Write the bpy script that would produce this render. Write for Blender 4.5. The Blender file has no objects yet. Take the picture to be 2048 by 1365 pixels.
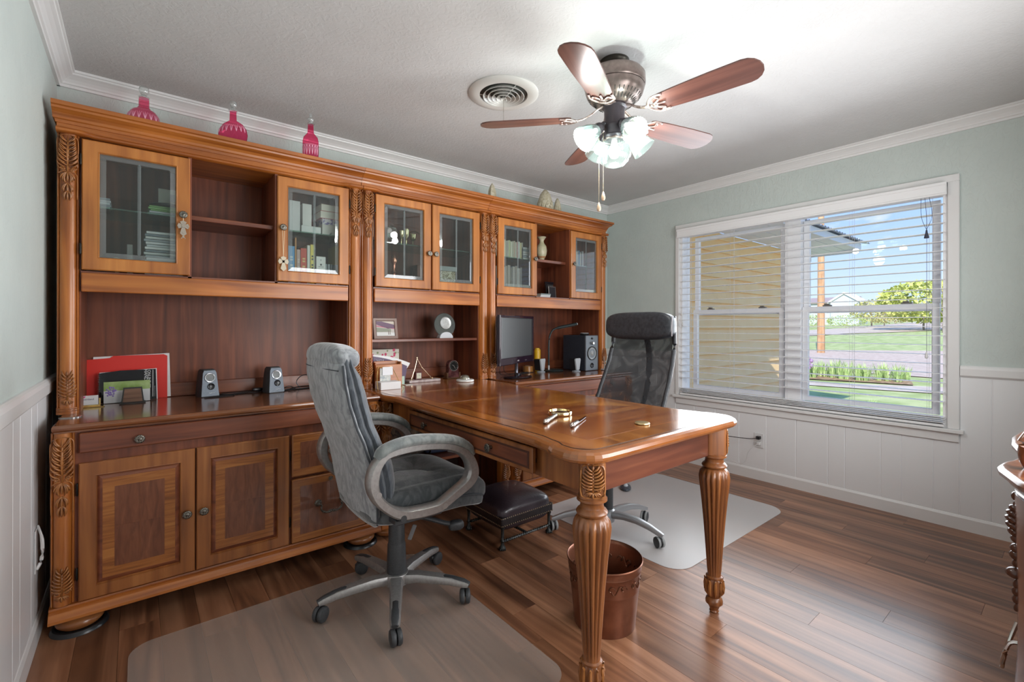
import bpy, bmesh, math, random
from math import sin, cos, pi, radians as R, sqrt
from mathutils import Vector, Matrix
rnd = random.Random(7)
ORD = 'first second third fourth fifth sixth seventh eighth ninth tenth eleventh twelfth thirteenth fourteenth fifteenth sixteenth seventeenth'.split()
S = bpy.context.scene
COL = S.collection

# ------------------------------------------------------------------ camera
W = 4.098; H = 2.44; LW = -0.022; FY = -3.62
cam = bpy.data.objects.new('camera', bpy.data.cameras.new('camera')); COL.objects.link(cam)
cam.data.sensor_width = 36; cam.data.lens = 928.34 / 2048 * 36
cam.data.shift_y = -29.2 / 2048
cam.data.clip_start = 0.02; cam.data.clip_end = 500
yaw, pit, rol = R(38.886), R(0.063), R(0.097)
Fw = Vector((sin(yaw) * cos(pit), cos(yaw) * cos(pit), sin(pit)))
Rt = Vector((cos(yaw), -sin(yaw), 0)); Up = Rt.cross(Fw)
R2 = Rt * cos(rol) + Up * sin(rol); U2 = -Rt * sin(rol) + Up * cos(rol)
M = Matrix((R2, U2, -Fw)).transposed().to_4x4(); M.translation = Vector((0.286, -3.146, 1.199))
cam.matrix_world = M
S.camera = cam

# ------------------------------------------------------------------ view, world, sun, area lights
S.view_settings.view_transform = 'Standard'; S.view_settings.look = 'None'
S.view_settings.gamma = 1; S.view_settings.use_curve_mapping = False
S.view_settings.exposure = 0.80
S.cycles.use_denoising = True
S.cycles.max_bounces = 10; S.cycles.diffuse_bounces = 5; S.cycles.glossy_bounces = 4
S.cycles.transparent_max_bounces = 24; S.cycles.transmission_bounces = 8
S.cycles.sample_clamp_indirect = 4.0; S.cycles.caustics_reflective = False; S.cycles.caustics_refractive = False

world = bpy.data.worlds.new('sky'); S.world = world; world.use_nodes = True
nt = world.node_tree; nt.nodes.clear()
def wn(t, **k):
    n = nt.nodes.new(t)
    for a, v in k.items(): setattr(n, a, v)
    return n
tc = wn('ShaderNodeTexCoord'); sep = wn('ShaderNodeSeparateXYZ'); nt.links.new(tc.outputs['Generated'], sep.inputs[0])
rp = wn('ShaderNodeValToRGB'); nt.links.new(sep.outputs['Z'], rp.inputs[0])
e = rp.color_ramp.elements; e[0].position = 0.0; e[0].color = (.62, .72, .80, 1); e[1].position = 0.75; e[1].color = (.15, .30, .70, 1)
x = e.new(.10); x.color = (.46, .60, .84, 1); x = e.new(.26); x.color = (.24, .42, .80, 1)
mp = wn('ShaderNodeMapping'); mp.inputs['Scale'].default_value = (1, 1, 2.6); nt.links.new(tc.outputs['Generated'], mp.inputs[0])
nz = wn('ShaderNodeTexNoise'); nz.inputs['Scale'].default_value = 9; nz.inputs['Detail'].default_value = 5; nt.links.new(mp.outputs[0], nz.inputs[0])
cr = wn('ShaderNodeValToRGB'); cr.color_ramp.elements[0].position = .66; cr.color_ramp.elements[1].position = .78; nt.links.new(nz.outputs[0], cr.inputs[0])
mx = wn('ShaderNodeMixRGB'); nt.links.new(cr.outputs[0], mx.inputs[0]); nt.links.new(rp.outputs[0], mx.inputs[1]); mx.inputs[2].default_value = (.70, .72, .75, 1)
bg = wn('ShaderNodeBackground'); nt.links.new(mx.outputs[0], bg.inputs[0]); bg.inputs[1].default_value = .88
wo = wn('ShaderNodeOutputWorld'); nt.links.new(bg.outputs[0], wo.inputs[0])

sun = bpy.data.objects.new('sun', bpy.data.lights.new('sun', 'SUN')); COL.objects.link(sun)
sun.data.energy = 3.2; sun.data.angle = R(.6); sun.data.color = (1, .95, .86)
sun.rotation_euler = Vector((.75, .25, -.60)).to_track_quat('-Z', 'Y').to_euler()

def area(name, loc, direction, sx, sy, power, color):
    l = bpy.data.objects.new(name, bpy.data.lights.new(name, 'AREA')); COL.objects.link(l)
    l.data.shape = 'RECTANGLE'; l.data.size = sx; l.data.size_y = sy; l.data.energy = power; l.data.color = color
    l.location = loc; l.rotation_euler = Vector(direction).to_track_quat('-Z', 'Y').to_euler()
    return l
# area lamps: window daylight stand-in before the blind; added unseen fill behind the camera
area('window_daylight', (W - .085, -1.74, 1.34), (-1, 0, 0), 1.7, 1.3, 15, (.90, .95, 1.0)).data.spread = R(96)
area('rear_fill', (1.7, FY + .06, 1.14), (-.22, 1, .06), 3.0, 1.2, 62, (.98, .985, 1.0))

# ------------------------------------------------------------------ material helpers
MATS = {}
def mat(name, base=(.5, .5, .5), rough=.5, metal=0.0, **kw):
    if name in MATS: return MATS[name]
    m = bpy.data.materials.new(name); m.use_nodes = True; MATS[name] = m
    b = m.node_tree.nodes['Principled BSDF']
    b.inputs['Base Color'].default_value = (*base, 1); b.inputs['Roughness'].default_value = rough; b.inputs['Metallic'].default_value = metal
    for k, v in kw.items():
        b.inputs[k.replace('_', ' ')].default_value = v
    return m
def nodes(m): return m.node_tree.nodes, m.node_tree.links, m.node_tree.nodes['Principled BSDF']
def noise_mat(name, c1, c2, scale=20, rough=.6, stretch=(1, 1, 1), bump=0.0, bscale=None, lo=.35, hi=.65, detail=4, metal=0.0, dist=0.0, **kw):
    """procedural two-tone noise with optional bump; object coordinates"""
    if name in MATS: return MATS[name]
    m = mat(name, c1, rough, metal, **kw); N, L, b = nodes(m)
    tc = N.new('ShaderNodeTexCoord'); mp = N.new('ShaderNodeMapping'); mp.inputs['Scale'].default_value = stretch
    L.new(tc.outputs['Object'], mp.inputs[0])
    n = N.new('ShaderNodeTexNoise'); n.inputs['Scale'].default_value = scale; n.inputs['Detail'].default_value = detail; n.inputs['Distortion'].default_value = dist
    L.new(mp.outputs[0], n.inputs[0])
    r = N.new('ShaderNodeValToRGB'); r.color_ramp.elements[0].position = lo; r.color_ramp.elements[1].position = hi
    r.color_ramp.elements[0].color = (*c1, 1); r.color_ramp.elements[1].color = (*c2, 1)
    L.new(n.outputs[0], r.inputs[0]); L.new(r.outputs[0], b.inputs['Base Color'])
    if bump:
        n2 = N.new('ShaderNodeTexNoise'); n2.inputs['Scale'].default_value = bscale or scale; n2.inputs['Detail'].default_value = 5
        L.new(mp.outputs[0], n2.inputs[0])
        bp = N.new('ShaderNodeBump'); bp.inputs['Strength'].default_value = bump; bp.inputs['Distance'].default_value = .01
        L.new(n2.outputs[0], bp.inputs['Height']); L.new(bp.outputs[0], b.inputs['Normal'])
    return m
def wood(name, c1, c2, c3, axis='z', rough=.37, coat=.22, gs=26, rings=.5, rand=0.0):
    """stained wood: streaks drawn out along an axis, darker pores, slow colour drift"""
    if name in MATS: return MATS[name]
    m = mat(name, c1, rough, 0, Coat_Weight=coat, Coat_Roughness=.16); N, L, b = nodes(m)
    st = {'x': (.06, 1, 1), 'y': (1, .06, 1), 'z': (1, 1, .06)}[axis]
    tc = N.new('ShaderNodeTexCoord'); mp = N.new('ShaderNodeMapping'); mp.inputs['Scale'].default_value = st
    src = tc.outputs['Object']
    if rand:
        oi = N.new('ShaderNodeObjectInfo'); ml = N.new('ShaderNodeMath'); ml.operation = 'MULTIPLY'; ml.inputs[1].default_value = 37
        L.new(oi.outputs['Random'], ml.inputs[0]); ad = N.new('ShaderNodeVectorMath'); L.new(src, ad.inputs[0]); L.new(ml.outputs[0], ad.inputs[1]); src = ad.outputs[0]
    L.new(src, mp.inputs[0])
    n = N.new('ShaderNodeTexNoise'); n.inputs['Scale'].default_value = gs; n.inputs['Detail'].default_value = 6; n.inputs['Distortion'].default_value = rings
    L.new(mp.outputs[0], n.inputs[0])
    r = N.new('ShaderNodeValToRGB'); el = r.color_ramp.elements
    el[0].position = .30; el[0].color = (*c3, 1); el[1].position = .70; el[1].color = (*c2, 1); q = el.new(.48); q.color = (*c1, 1)
    L.new(n.outputs[0], r.inputs[0])
    n3 = N.new('ShaderNodeTexNoise'); n3.inputs['Scale'].default_value = 3.0; n3.inputs['Detail'].default_value = 2
    L.new(src, n3.inputs[0])
    hs = N.new('ShaderNodeHueSaturation'); L.new(r.outputs[0], hs.inputs['Color'])
    mr = N.new('ShaderNodeMapRange'); mr.inputs['From Min'].default_value = .3; mr.inputs['From Max'].default_value = .7; mr.inputs['To Min'].default_value = .84; mr.inputs['To Max'].default_value = 1.16
    L.new(n3.outputs[0], mr.inputs[0])
    val = mr.outputs[0]
    if rand:
        m2 = N.new('ShaderNodeMapRange'); m2.inputs['To Min'].default_value = 1 - rand; m2.inputs['To Max'].default_value = 1 + rand
        L.new(oi.outputs['Random'], m2.inputs[0]); mm = N.new('ShaderNodeMath'); mm.operation = 'MULTIPLY'; L.new(val, mm.inputs[0]); L.new(m2.outputs[0], mm.inputs[1]); val = mm.outputs[0]
    L.new(val, hs.inputs['Value']); L.new(hs.outputs[0], b.inputs['Base Color'])
    bp = N.new('ShaderNodeBump'); bp.inputs['Strength'].default_value = .06; bp.inputs['Distance'].default_value = .003
    L.new(n.outputs[0], bp.inputs['Height']); L.new(bp.outputs[0], b.inputs['Normal'])
    return m
def glass_mat(name, tint=(1, 1, 1), refl=1.0, rough=.01, haze=0.0, hazec=(1, 1, 1), ior=1.5):
    """thin pane: what is behind shows through, fresnel reflection on top, optional milky share"""
    if name in MATS: return MATS[name]
    m = bpy.data.materials.new(name); m.use_nodes = True; MATS[name] = m; N = m.node_tree.nodes; L = m.node_tree.links; N.clear()
    t = N.new('ShaderNodeBsdfTransparent'); t.inputs[0].default_value = (*tint, 1)
    g = N.new('ShaderNodeBsdfGlossy'); g.inputs['Roughness'].default_value = rough
    f = N.new('ShaderNodeFresnel'); f.inputs[0].default_value = ior
    ml = N.new('ShaderNodeMath'); ml.operation = 'MULTIPLY'; ml.inputs[1].default_value = refl; ml.use_clamp = True
    ge = N.new('ShaderNodeNewGeometry'); fr = N.new('ShaderNodeMath'); fr.operation = 'SUBTRACT'; fr.inputs[0].default_value = 1.0; L.new(ge.outputs['Backfacing'], fr.inputs[1])
    m0 = N.new('ShaderNodeMath'); m0.operation = 'MULTIPLY'; L.new(f.outputs[0], m0.inputs[0]); L.new(fr.outputs[0], m0.inputs[1]); L.new(m0.outputs[0], ml.inputs[0])
    s = N.new('ShaderNodeMixShader'); L.new(ml.outputs[0], s.inputs[0]); L.new(g.outputs[0], s.inputs[2])
    if haze:
        d = N.new('ShaderNodeBsdfDiffuse'); d.inputs[0].default_value = (*hazec, 1); s2 = N.new('ShaderNodeMixShader'); s2.inputs[0].default_value = haze
        L.new(t.outputs[0], s2.inputs[1]); L.new(d.outputs[0], s2.inputs[2]); L.new(s2.outputs[0], s.inputs[1])
    else: L.new(t.outputs[0], s.inputs[1])
    o = N.new('ShaderNodeOutputMaterial'); L.new(s.outputs[0], o.inputs[0])
    return m
def emit(name, c, s):
    if name in MATS: return MATS[name]
    m = mat(name, c, .5); b = m.node_tree.nodes['Principled BSDF']; b.inputs['Emission Color'].default_value = (*c, 1); b.inputs['Emission Strength'].default_value = s
    return m

# ------------------------------------------------------------------ object helpers
def link(name, me, m, parent=None, loc=(0, 0, 0), rot=(0, 0, 0)):
    o = bpy.data.objects.new(name, me); COL.objects.link(o)
    if m is not None and len(me.materials) == 0: me.materials.append(m)
    o.parent = parent; o.location = loc; o.rotation_euler = rot
    return o
def obj(name, bm, m, parent=None, smooth=False, loc=(0, 0, 0), rot=(0, 0, 0), auto=True):
    bmesh.ops.recalc_face_normals(bm, faces=bm.faces)
    me = bpy.data.meshes.new(name); bm.to_mesh(me); bm.free()
    if smooth:
        me.polygons.foreach_set('use_smooth', [True] * len(me.polygons))
        if auto: me.set_sharp_from_angle(angle=R(42))
    return link(name, me, m, parent, loc, rot)
def thing(name, label=None, cat=None, loc=(0, 0, 0), rotz=0, group=None, kind=None):
    o = bpy.data.objects.new(name, None); COL.objects.link(o); o.empty_display_size = .1
    o.location = loc; o.rotation_euler = (0, 0, rotz); tag(o, label, cat, group, kind); return o
def tag(o, label=None, cat=None, group=None, kind=None):
    if label: o['label'] = label
    if cat: o['category'] = cat
    if group: o['group'] = group
    if kind: o['kind'] = kind
    return o
def dup(root, loc, rotz=0, label=None, group=None):
    def cp(o, par):
        c = o.copy(); COL.objects.link(c); c.parent = par
        for ch in [q for q in KIDS.get(o.name, [])]: cp(ch, c)
        return c
    KIDS = {}
    for q in bpy.data.objects:
        if q.parent: KIDS.setdefault(q.parent.name, []).append(q)
    r = cp(root, None); r.location = loc; r.rotation_euler = (0, 0, rotz)
    if label: r['label'] = label
    if group: r['group'] = group
    return r
def NB(): return bmesh.new()

def box(bm, x0, x1, y0, y1, z0, z1, bev=0.0, seg=1, mtx=None):
    r = bmesh.ops.create_cube(bm, size=1)
    vs = r['verts']
    for v in vs:
        v.co = Vector(((x0 + x1) / 2 + v.co.x * (x1 - x0), (y0 + y1) / 2 + v.co.y * (y1 - y0), (z0 + z1) / 2 + v.co.z * (z1 - z0)))
    if bev:
        es = list({e for v in vs for e in v.link_edges})
        bv = bmesh.ops.bevel(bm, geom=es, offset=bev, segments=seg, profile=.5, affect='EDGES')
        vs = list({v for f in bv['faces'] for v in f.verts} | {v for v in vs if v.is_valid})
    if mtx is not None: bmesh.ops.transform(bm, matrix=mtx, verts=[v for v in vs if v.is_valid])
    return vs
def prism(bm, pts, axis, a, b):
    """extrude a closed 2-D outline along an axis; pts are the two other coordinates in xyz order"""
    def P(p, t):
        return {'x': (t, p[0], p[1]), 'y': (p[0], t, p[1]), 'z': (p[0], p[1], t)}[axis]
    A = [bm.verts.new(P(p, a)) for p in pts]; B = [bm.verts.new(P(p, b)) for p in pts]; n = len(pts)
    for i in range(n): bm.faces.new((A[i], A[(i + 1) % n], B[(i + 1) % n], B[i]))
    bm.faces.new(A); bm.faces.new(B[::-1])
    return A + B
def lathe(bm, prof, seg=24, mtx=None, flute=None):
    """prof: (radius, z) pairs; flute(r, z, angle) may alter the radius"""
    rings = []; new = []
    for r, z in prof:
        if r < 1e-5: v = bm.verts.new((0, 0, z)); rings.append([v]); new.append(v); continue
        ring = []
        for i in range(seg):
            a = 2 * pi * i / seg; rr = flute(r, z, a) if flute else r
            v = bm.verts.new((rr * cos(a), rr * sin(a), z)); ring.append(v); new.append(v)
        rings.append(ring)
    for A, B in zip(rings, rings[1:]):
        if len(A) == 1 and len(B) == 1: continue
        for i in range(seg):
            j = (i + 1) % seg
            if len(A) == 1: bm.faces.new((A[0], B[i], B[j]))
            elif len(B) == 1: bm.faces.new((A[i], A[j], B[0]))
            else: bm.faces.new((A[i], A[j], B[j], B[i]))
    if mtx is not None: bmesh.ops.transform(bm, matrix=mtx, verts=new)
    return new
def sweep(bm, pts, rad, seg=8, up=Vector((0, 0, 1)), closed=False, cap=True, sec=None):
    """tube along pts; rad a number, list or list of (a, b) half widths; sec overrides the unit section"""
    pts = [Vector(p) for p in pts]; n = len(pts); rings = []
    for i, p in enumerate(pts):
        if closed: t = (pts[(i + 1) % n] - pts[i - 1])
        else: t = pts[min(i + 1, n - 1)] - pts[max(i - 1, 0)]
        t.normalize(); u = up
        if abs(t.dot(u)) > .98: u = Vector((1, 0, 0)) if abs(t.x) < .9 else Vector((0, 1, 0))
        s = t.cross(u).normalized(); w = s.cross(t).normalized()
        r = rad[i] if isinstance(rad, (list, tuple)) else rad
        ra, rb = r if isinstance(r, (list, tuple)) else (r, r)
        if sec: ring = [bm.verts.new(p + s * (ra * q[0]) + w * (rb * q[1])) for q in sec]
        else: ring = [bm.verts.new(p + s * (ra * cos(2 * pi * k / seg)) + w * (rb * sin(2 * pi * k / seg))) for k in range(seg)]
        rings.append(ring)
    m = len(rings[0]); rng = range(n if closed else n - 1)
    for i in rng:
        A = rings[i]; B = rings[(i + 1) % n]
        for k in range(m): bm.faces.new((A[k], A[(k + 1) % m], B[(k + 1) % m], B[k]))
    if cap and not closed: bm.faces.new(rings[0][::-1]); bm.faces.new(rings[-1])
    return [v for r_ in rings for v in r_]
def bez(p0, p1, p2, n=6):
    p0, p1, p2 = Vector(p0), Vector(p1), Vector(p2)
    return [p0 * (1 - t) ** 2 + p1 * 2 * t * (1 - t) + p2 * t * t for t in [i / n for i in range(n + 1)]]
def smooth_path(pts, n=4, closed=False):
    P = [Vector(p) for p in pts]; out = []; N = len(P)
    for i in range(N if closed else N - 1):
        p0 = P[(i - 1) % N] if closed or i > 0 else P[i]; p1 = P[i]; p2 = P[(i + 1) % N]; p3 = P[(i + 2) % N] if closed or i + 2 < N else P[(i + 1) % N]
        for k in range(n):
            t = k / n
            out.append(.5 * ((2 * p1) + (p2 - p0) * t + (2 * p0 - 5 * p1 + 4 * p2 - p3) * t * t + (3 * p1 - p0 - 3 * p2 + p3) * t ** 3))
    if not closed: out.append(P[-1])
    return out
def rim_slab(bm, outline, prof, cap=True):
    """outline (x, y) closed counter-clockwise; prof: (outward offset, z) from top edge to bottom"""
    n = len(outline); P = [Vector(p) for p in outline]; nr = []
    for i in range(n):
        t = (P[(i + 1) % n] - P[i - 1]).normalized(); nr.append(Vector((t.y, -t.x)))
    rings = [[bm.verts.new((P[i].x + nr[i].x * o, P[i].y + nr[i].y * o, z)) for i in range(n)] for o, z in prof]
    for A, B in zip(rings, rings[1:]):
        for i in range(n): bm.faces.new((A[i], B[i], B[(i + 1) % n], A[(i + 1) % n]))
    if cap: bm.faces.new(rings[0]); bm.faces.new(rings[-1][::-1])
def frame_ring(bm, o, i, yb, yf, lip=.006, bev=.004):
    """picture-frame board in the xz plane facing -y: o, i = (x0, x1, z0, z1)"""
    def rect(r, d, y): return [bm.verts.new(q) for q in ((r[0] + d, y, r[2] + d), (r[1] - d, y, r[2] + d), (r[1] - d, y, r[3] - d), (r[0] + d, y, r[3] - d))]
    rs = [rect(o, 0, yb), rect(o, 0, yf + bev), rect(o, bev, yf), rect(i, -lip, yf), rect(i, -lip * .5, yf - 0.0015), rect(i, 0, yf + lip), rect(i, 0, yb)]
    for A, B in zip(rs, rs[1:] + [rs[0]]):
        for k in range(4): bm.faces.new((A[k], A[(k + 1) % 4], B[(k + 1) % 4], B[k]))
TXT = {}
def text(name, s, size, m, parent, loc, rot=(pi / 2, 0, 0), depth=.0004, align='CENTER'):
    c = bpy.data.curves.new(name, 'FONT'); c.body = s; c.size = size; c.extrude = depth; c.align_x = align; c.align_y = 'CENTER'; c.resolution_u = 2
    o = bpy.data.objects.new('tmp', c); COL.objects.link(o); bpy.context.view_layer.update()
    me = bpy.data.meshes.new_from_object(o); bpy.data.objects.remove(o); me.name = name; me.materials.clear()
    return link(name, me, m, parent, loc, rot)
def disc(bm, r, y0, y1, cx=0, cz=0, seg=24):
    """short cylinder lying along y"""
    return lathe(bm, [(0, 0), (r, 0), (r, y1 - y0), (0, y1 - y0)], seg, Matrix.Translation((cx, y0, cz)) @ Matrix.Rotation(-pi / 2, 4, 'X'))

# ------------------------------------------------------------------ shared materials
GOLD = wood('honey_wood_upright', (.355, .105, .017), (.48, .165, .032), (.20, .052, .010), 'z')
GOLDX = wood('honey_wood_long', (.355, .105, .017), (.48, .165, .032), (.20, .052, .010), 'x')
GOLDY = wood('honey_wood_deep', (.35, .105, .018), (.46, .16, .032), (.23, .065, .013), 'y')
DOORW = wood('amber_door_wood', (.41, .142, .028), (.52, .205, .045), (.29, .09, .017), 'z', .38, .2)
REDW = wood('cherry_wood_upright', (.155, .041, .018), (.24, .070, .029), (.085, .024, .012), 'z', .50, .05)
REDX = wood('cherry_wood_long', (.17, .048, .022), (.25, .08, .034), (.11, .030, .016), 'x', .34)
REDY = wood('cherry_wood_deep', (.17, .048, .022), (.26, .085, .035), (.10, .028, .015), 'y', .34)
INLAY = wood('dark_burl_veneer', (.17, .055, .026), (.24, .085, .038), (.12, .036, .018), 'z', .36, .3, 14, 3.0)
BAND = wood('figured_band_veneer', (.29, .098, .022), (.40, .155, .038), (.18, .056, .014), 'x', .36, .3, 34, 2.5)
OAKW = wood('brown_frame_wood', (.265, .090, .024), (.36, .135, .038), (.16, .050, .015), 'z', .38, .2)
CARVE = wood('carved_honey_wood', (.33, .125, .034), (.46, .19, .055), (.14, .045, .014), 'z', .38, .3, 60)
BRONZE = noise_mat('antique_pewter', (.05, .043, .036), (.30, .28, .24), 300, .38, metal=.9, lo=.42, hi=.6)
BLACKM = mat('black_iron', (.02, .018, .016), .4, .6)
CHROME = mat('bright_chrome', (.75, .75, .76), .12, 1.0)
BLK = mat('black_plastic', (.012, .012, .014), .35)
BLKG = mat('gloss_black_plastic', (.012, .01, .014), .08)
PAPER = mat('white_paper', (.80, .80, .80), .8)
BRASS = mat('polished_brass', (.80, .56, .22), .2, 1.0)
GLASSP = glass_mat('cabinet_glass', (.88, .92, .91), 1.0, .01, .03, (.55, .6, .58))
GLASSE = glass_mat('bevelled_glass_edge', (.62, .72, .70), 2.2, .05, .16, (.75, .82, .82))
SHELFG = glass_mat('green_shelf_glass', (.66, .80, .74), 1.6, .02, .12, (.45, .7, .6))
WHITE = mat('white_gloss_paint', (.66, .665, .665), .32)
# ================================================================== ROOM
def plaster(name, c1, c2, bump, sc=(1, 1, 1)):
    m = noise_mat(name, c1, c2, 5, .62, sc, 0, lo=.3, hi=.7); N, L, b = nodes(m)
    tc = N.new('ShaderNodeTexCoord'); mp = N.new('ShaderNodeMapping'); mp.inputs['Scale'].default_value = (sc[0] * 2.2, sc[1] * 2.2, sc[2]); L.new(tc.outputs['Object'], mp.inputs[0])
    n = N.new('ShaderNodeTexNoise'); n.inputs['Scale'].default_value = 14; n.inputs['Detail'].default_value = 7; n.inputs['Distortion'].default_value = 1.6; L.new(mp.outputs[0], n.inputs[0])
    v = N.new('ShaderNodeTexNoise'); v.inputs['Scale'].default_value = 60; v.inputs['Detail'].default_value = 2; L.new(mp.outputs[0], v.inputs[0])
    r = N.new('ShaderNodeValToRGB'); r.color_ramp.elements[0].position = .46; r.color_ramp.elements[1].position = .56; L.new(n.outputs[0], r.inputs[0])
    ad = N.new('ShaderNodeMath'); ad.operation = 'MULTIPLY_ADD'; ad.inputs[1].default_value = .25; L.new(v.outputs[0], ad.inputs[0]); L.new(r.outputs[0], ad.inputs[2])
    bp = N.new('ShaderNodeBump'); bp.inputs['Strength'].default_value = bump; bp.inputs['Distance'].default_value = .004
    L.new(ad.outputs[0], bp.inputs['Height']); L.new(bp.outputs[0], b.inputs['Normal'])
    return m
WALLM = plaster('sage_troweled_plaster', (.54, .605, .58), (.575, .64, .61), .28)
CEILM = plaster('grey_white_troweled_ceiling', (.58, .58, .575), (.61, .61, .605), .22)
PANELM = mat('white_wainscot_paint', (.80, .81, .82), .38)
TRIMM = mat('white_trim_paint', (.76, .76, .755), .34)
SUBF = mat('dark_plank_gap', (.03, .015, .01), .8)

def struct(name, bm, m, parent=None, smooth=False, **k):
    o = obj(name, bm, m, parent, smooth, **k); o['kind'] = 'structure'; return o
# floor: laminate planks running away from the window wall's length
bm = NB(); box(bm, LW - .1, W + .12, FY - .1, .1, -.05, -.012); floor = struct('floor', bm, SUBF)
PLANK = wood('walnut_laminate', (.215, .092, .046), (.36, .175, .095), (.085, .034, .018), 'y', .30, .12, 13, 1.1, rand=.28)
pw, gap = .127, .0005
meshes = {}
x = LW; ci = 0
while x < W:
    w_ = min(pw, W - x); y = 0.0; first = True
    off = [0.35, 1.0, .62, .15, .83, .5][ci % 6] * 1.22
    while y > FY:
        ln = off if first else 1.22; first = False; ln = min(ln, y - FY)
        if ln < .02: break
        key = (round(w_, 4), round(ln, 3))
        if key not in meshes:
            b_ = NB(); box(b_, gap, w_ - gap, -ln + gap, -gap, -.012, 0); me = bpy.data.meshes.new('plank'); bmesh.ops.recalc_face_normals(b_, faces=b_.faces); b_.to_mesh(me); b_.free(); me.materials.append(PLANK); meshes[key] = me
        link('plank', meshes[key], None, floor, (x, y, 0)); y -= ln
    x += pw; ci += 1
# ceiling
bm = NB(); box(bm, LW - .1, W + .12, FY - .1, .12, H, H + .1); struct('ceiling', bm, CEILM)
# walls (plaster above the chair rail)
wy0, wy1, wz0, wz1 = -2.616, -.835, .592, 2.075       # window hole
bm = NB(); box(bm, LW - .1, W + .12, 0, .12, 0, H); struct('wall_back', bm, WALLM)
bm = NB(); box(bm, LW - .12, LW, FY - .1, .12, 0, H); struct('wall_left', bm, WALLM)
bm = NB(); box(bm, LW - .1, W + .12, FY - .12, FY, 0, H); struct('wall_front', bm, WALLM)
bm = NB()
box(bm, W, W + .14, wy1, .12, 0, H); box(bm, W, W + .14, FY - .1, wy0, 0, H); box(bm, W, W + .14, wy0, wy1, 0, wz0); box(bm, W, W + .14, wy0, wy1, wz1, H)
struct('wall_right', bm, WALLM)
# wainscot: boards with v grooves, each board its own piece
RAILB, RAILT = .905, .975
def wainscot(name, kind, cuts, at):
    root = thing(name, kind='structure')
    for a, b in zip(cuts, cuts[1:]):
        bm = NB(); d = .008; e_ = .004
        prof = [(a, 0), (b, 0), (b, d - .0035), (b - e_, d), (a + e_, d), (a, d - .0035)]
        if kind == 'right': prism(bm, [(W - q[1], q[0]) for q in prof], 'z', .0, RAILB + .03)
        elif kind == 'left': prism(bm, [(LW + q[1], q[0]) for q in prof], 'z', .0, RAILB + .03)
        else: prism(bm, [(q[0], -q[1]) for q in prof], 'z', .0, RAILB + .03)
        obj('panel', bm, PANELM, root)
    return root
wainscot('trim_1', 'right', [-3.62, -3.42, -3.21, -3.02, -2.803, -2.669], 0)['kind'] = 'structure'
def under(name, cuts):
    root = thing(name, kind='structure')
    for a, b in zip(cuts, cuts[1:]):
        bm = NB(); d = .008; e_ = .004
        prism(bm, [(W - q[1], q[0]) for q in [(a, 0), (b, 0), (b, d - .0035), (b - e_, d), (a + e_, d), (a, d - .0035)]], 'z', 0, .56)
        obj('panel', bm, PANELM, root)
under('trim_2', [-2.669, -2.551, -2.398, -2.292, -2.093, -1.991, -1.787, -1.58, -1.37, -1.17, -.98, -.80])
wainscot('trim_3', 'right', [-.80, -.6, -.4, -.21, 0], 0)
wainscot('trim_4', 'left', [-3.6, -3.3, -3.05, -2.85, -2.6, -2.4, -2.15, -1.95, -1.7, -1.5, -1.26, -1.055, -.94, -.732, -.605, -.384, -.2, 0], 0)
# chair rail
def molding(name, pts, prof, m, closed=False):
    pass
def railprof(t=.022): return [(0, RAILB), (t * .5, RAILB), (t, RAILB + .012), (t, RAILT - .02), (t * .75, RAILT - .006), (t * .4, RAILT), (0, RAILT)]
bm = NB(); prism(bm, [(W - q[0], q[1]) for q in railprof()], 'y', FY, -2.672); struct('trim_5', bm, TRIMM)
bm = NB(); prism(bm, [(W - q[0], q[1]) for q in railprof()], 'y', -.80, 0); struct('trim_6', bm, TRIMM)
bm = NB(); prism(bm, [(LW + q[0], q[1]) for q in railprof(.02)], 'y', FY, 0); struct('trim_7', bm, TRIMM)
# baseboards
bb = [(0, 0), (.017, 0), (.017, .072), (.011, .084), (0, .09)]
bm = NB(); prism(bm, [(W - q[0], q[1]) for q in bb], 'y', FY, 0); struct('baseboard_right', bm, TRIMM)
bm = NB(); prism(bm, [(LW + q[0], q[1]) for q in bb], 'y', FY, 0); struct('baseboard_left', bm, TRIMM)
bm = NB(); prism(bm, [(-q[0], q[1]) for q in bb], 'x', LW, W); struct('baseboard_back', bm, TRIMM)
# crown moulding
cp = [(0, H - .071), (.012, H - .071), (.014, H - .060), (.021, H - .056), (.024, H - .048), (.034, H - .036), (.048, H - .026), (.060, H - .020), (.062, H - .013), (.069, H - .011), (.069, H), (0, H)]
bm = NB(); prism(bm, [(W - q[0], q[1]) for q in cp], 'y', FY, 0); struct('trim_8', bm, TRIMM)
bm = NB(); prism(bm, [(LW + q[0], q[1]) for q in cp], 'y', FY, 0); struct('trim_9', bm, TRIMM)
bm = NB(); prism(bm, [(-q[0], q[1]) for q in cp], 'x', LW, W); struct('trim_10', bm, TRIMM)

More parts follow.
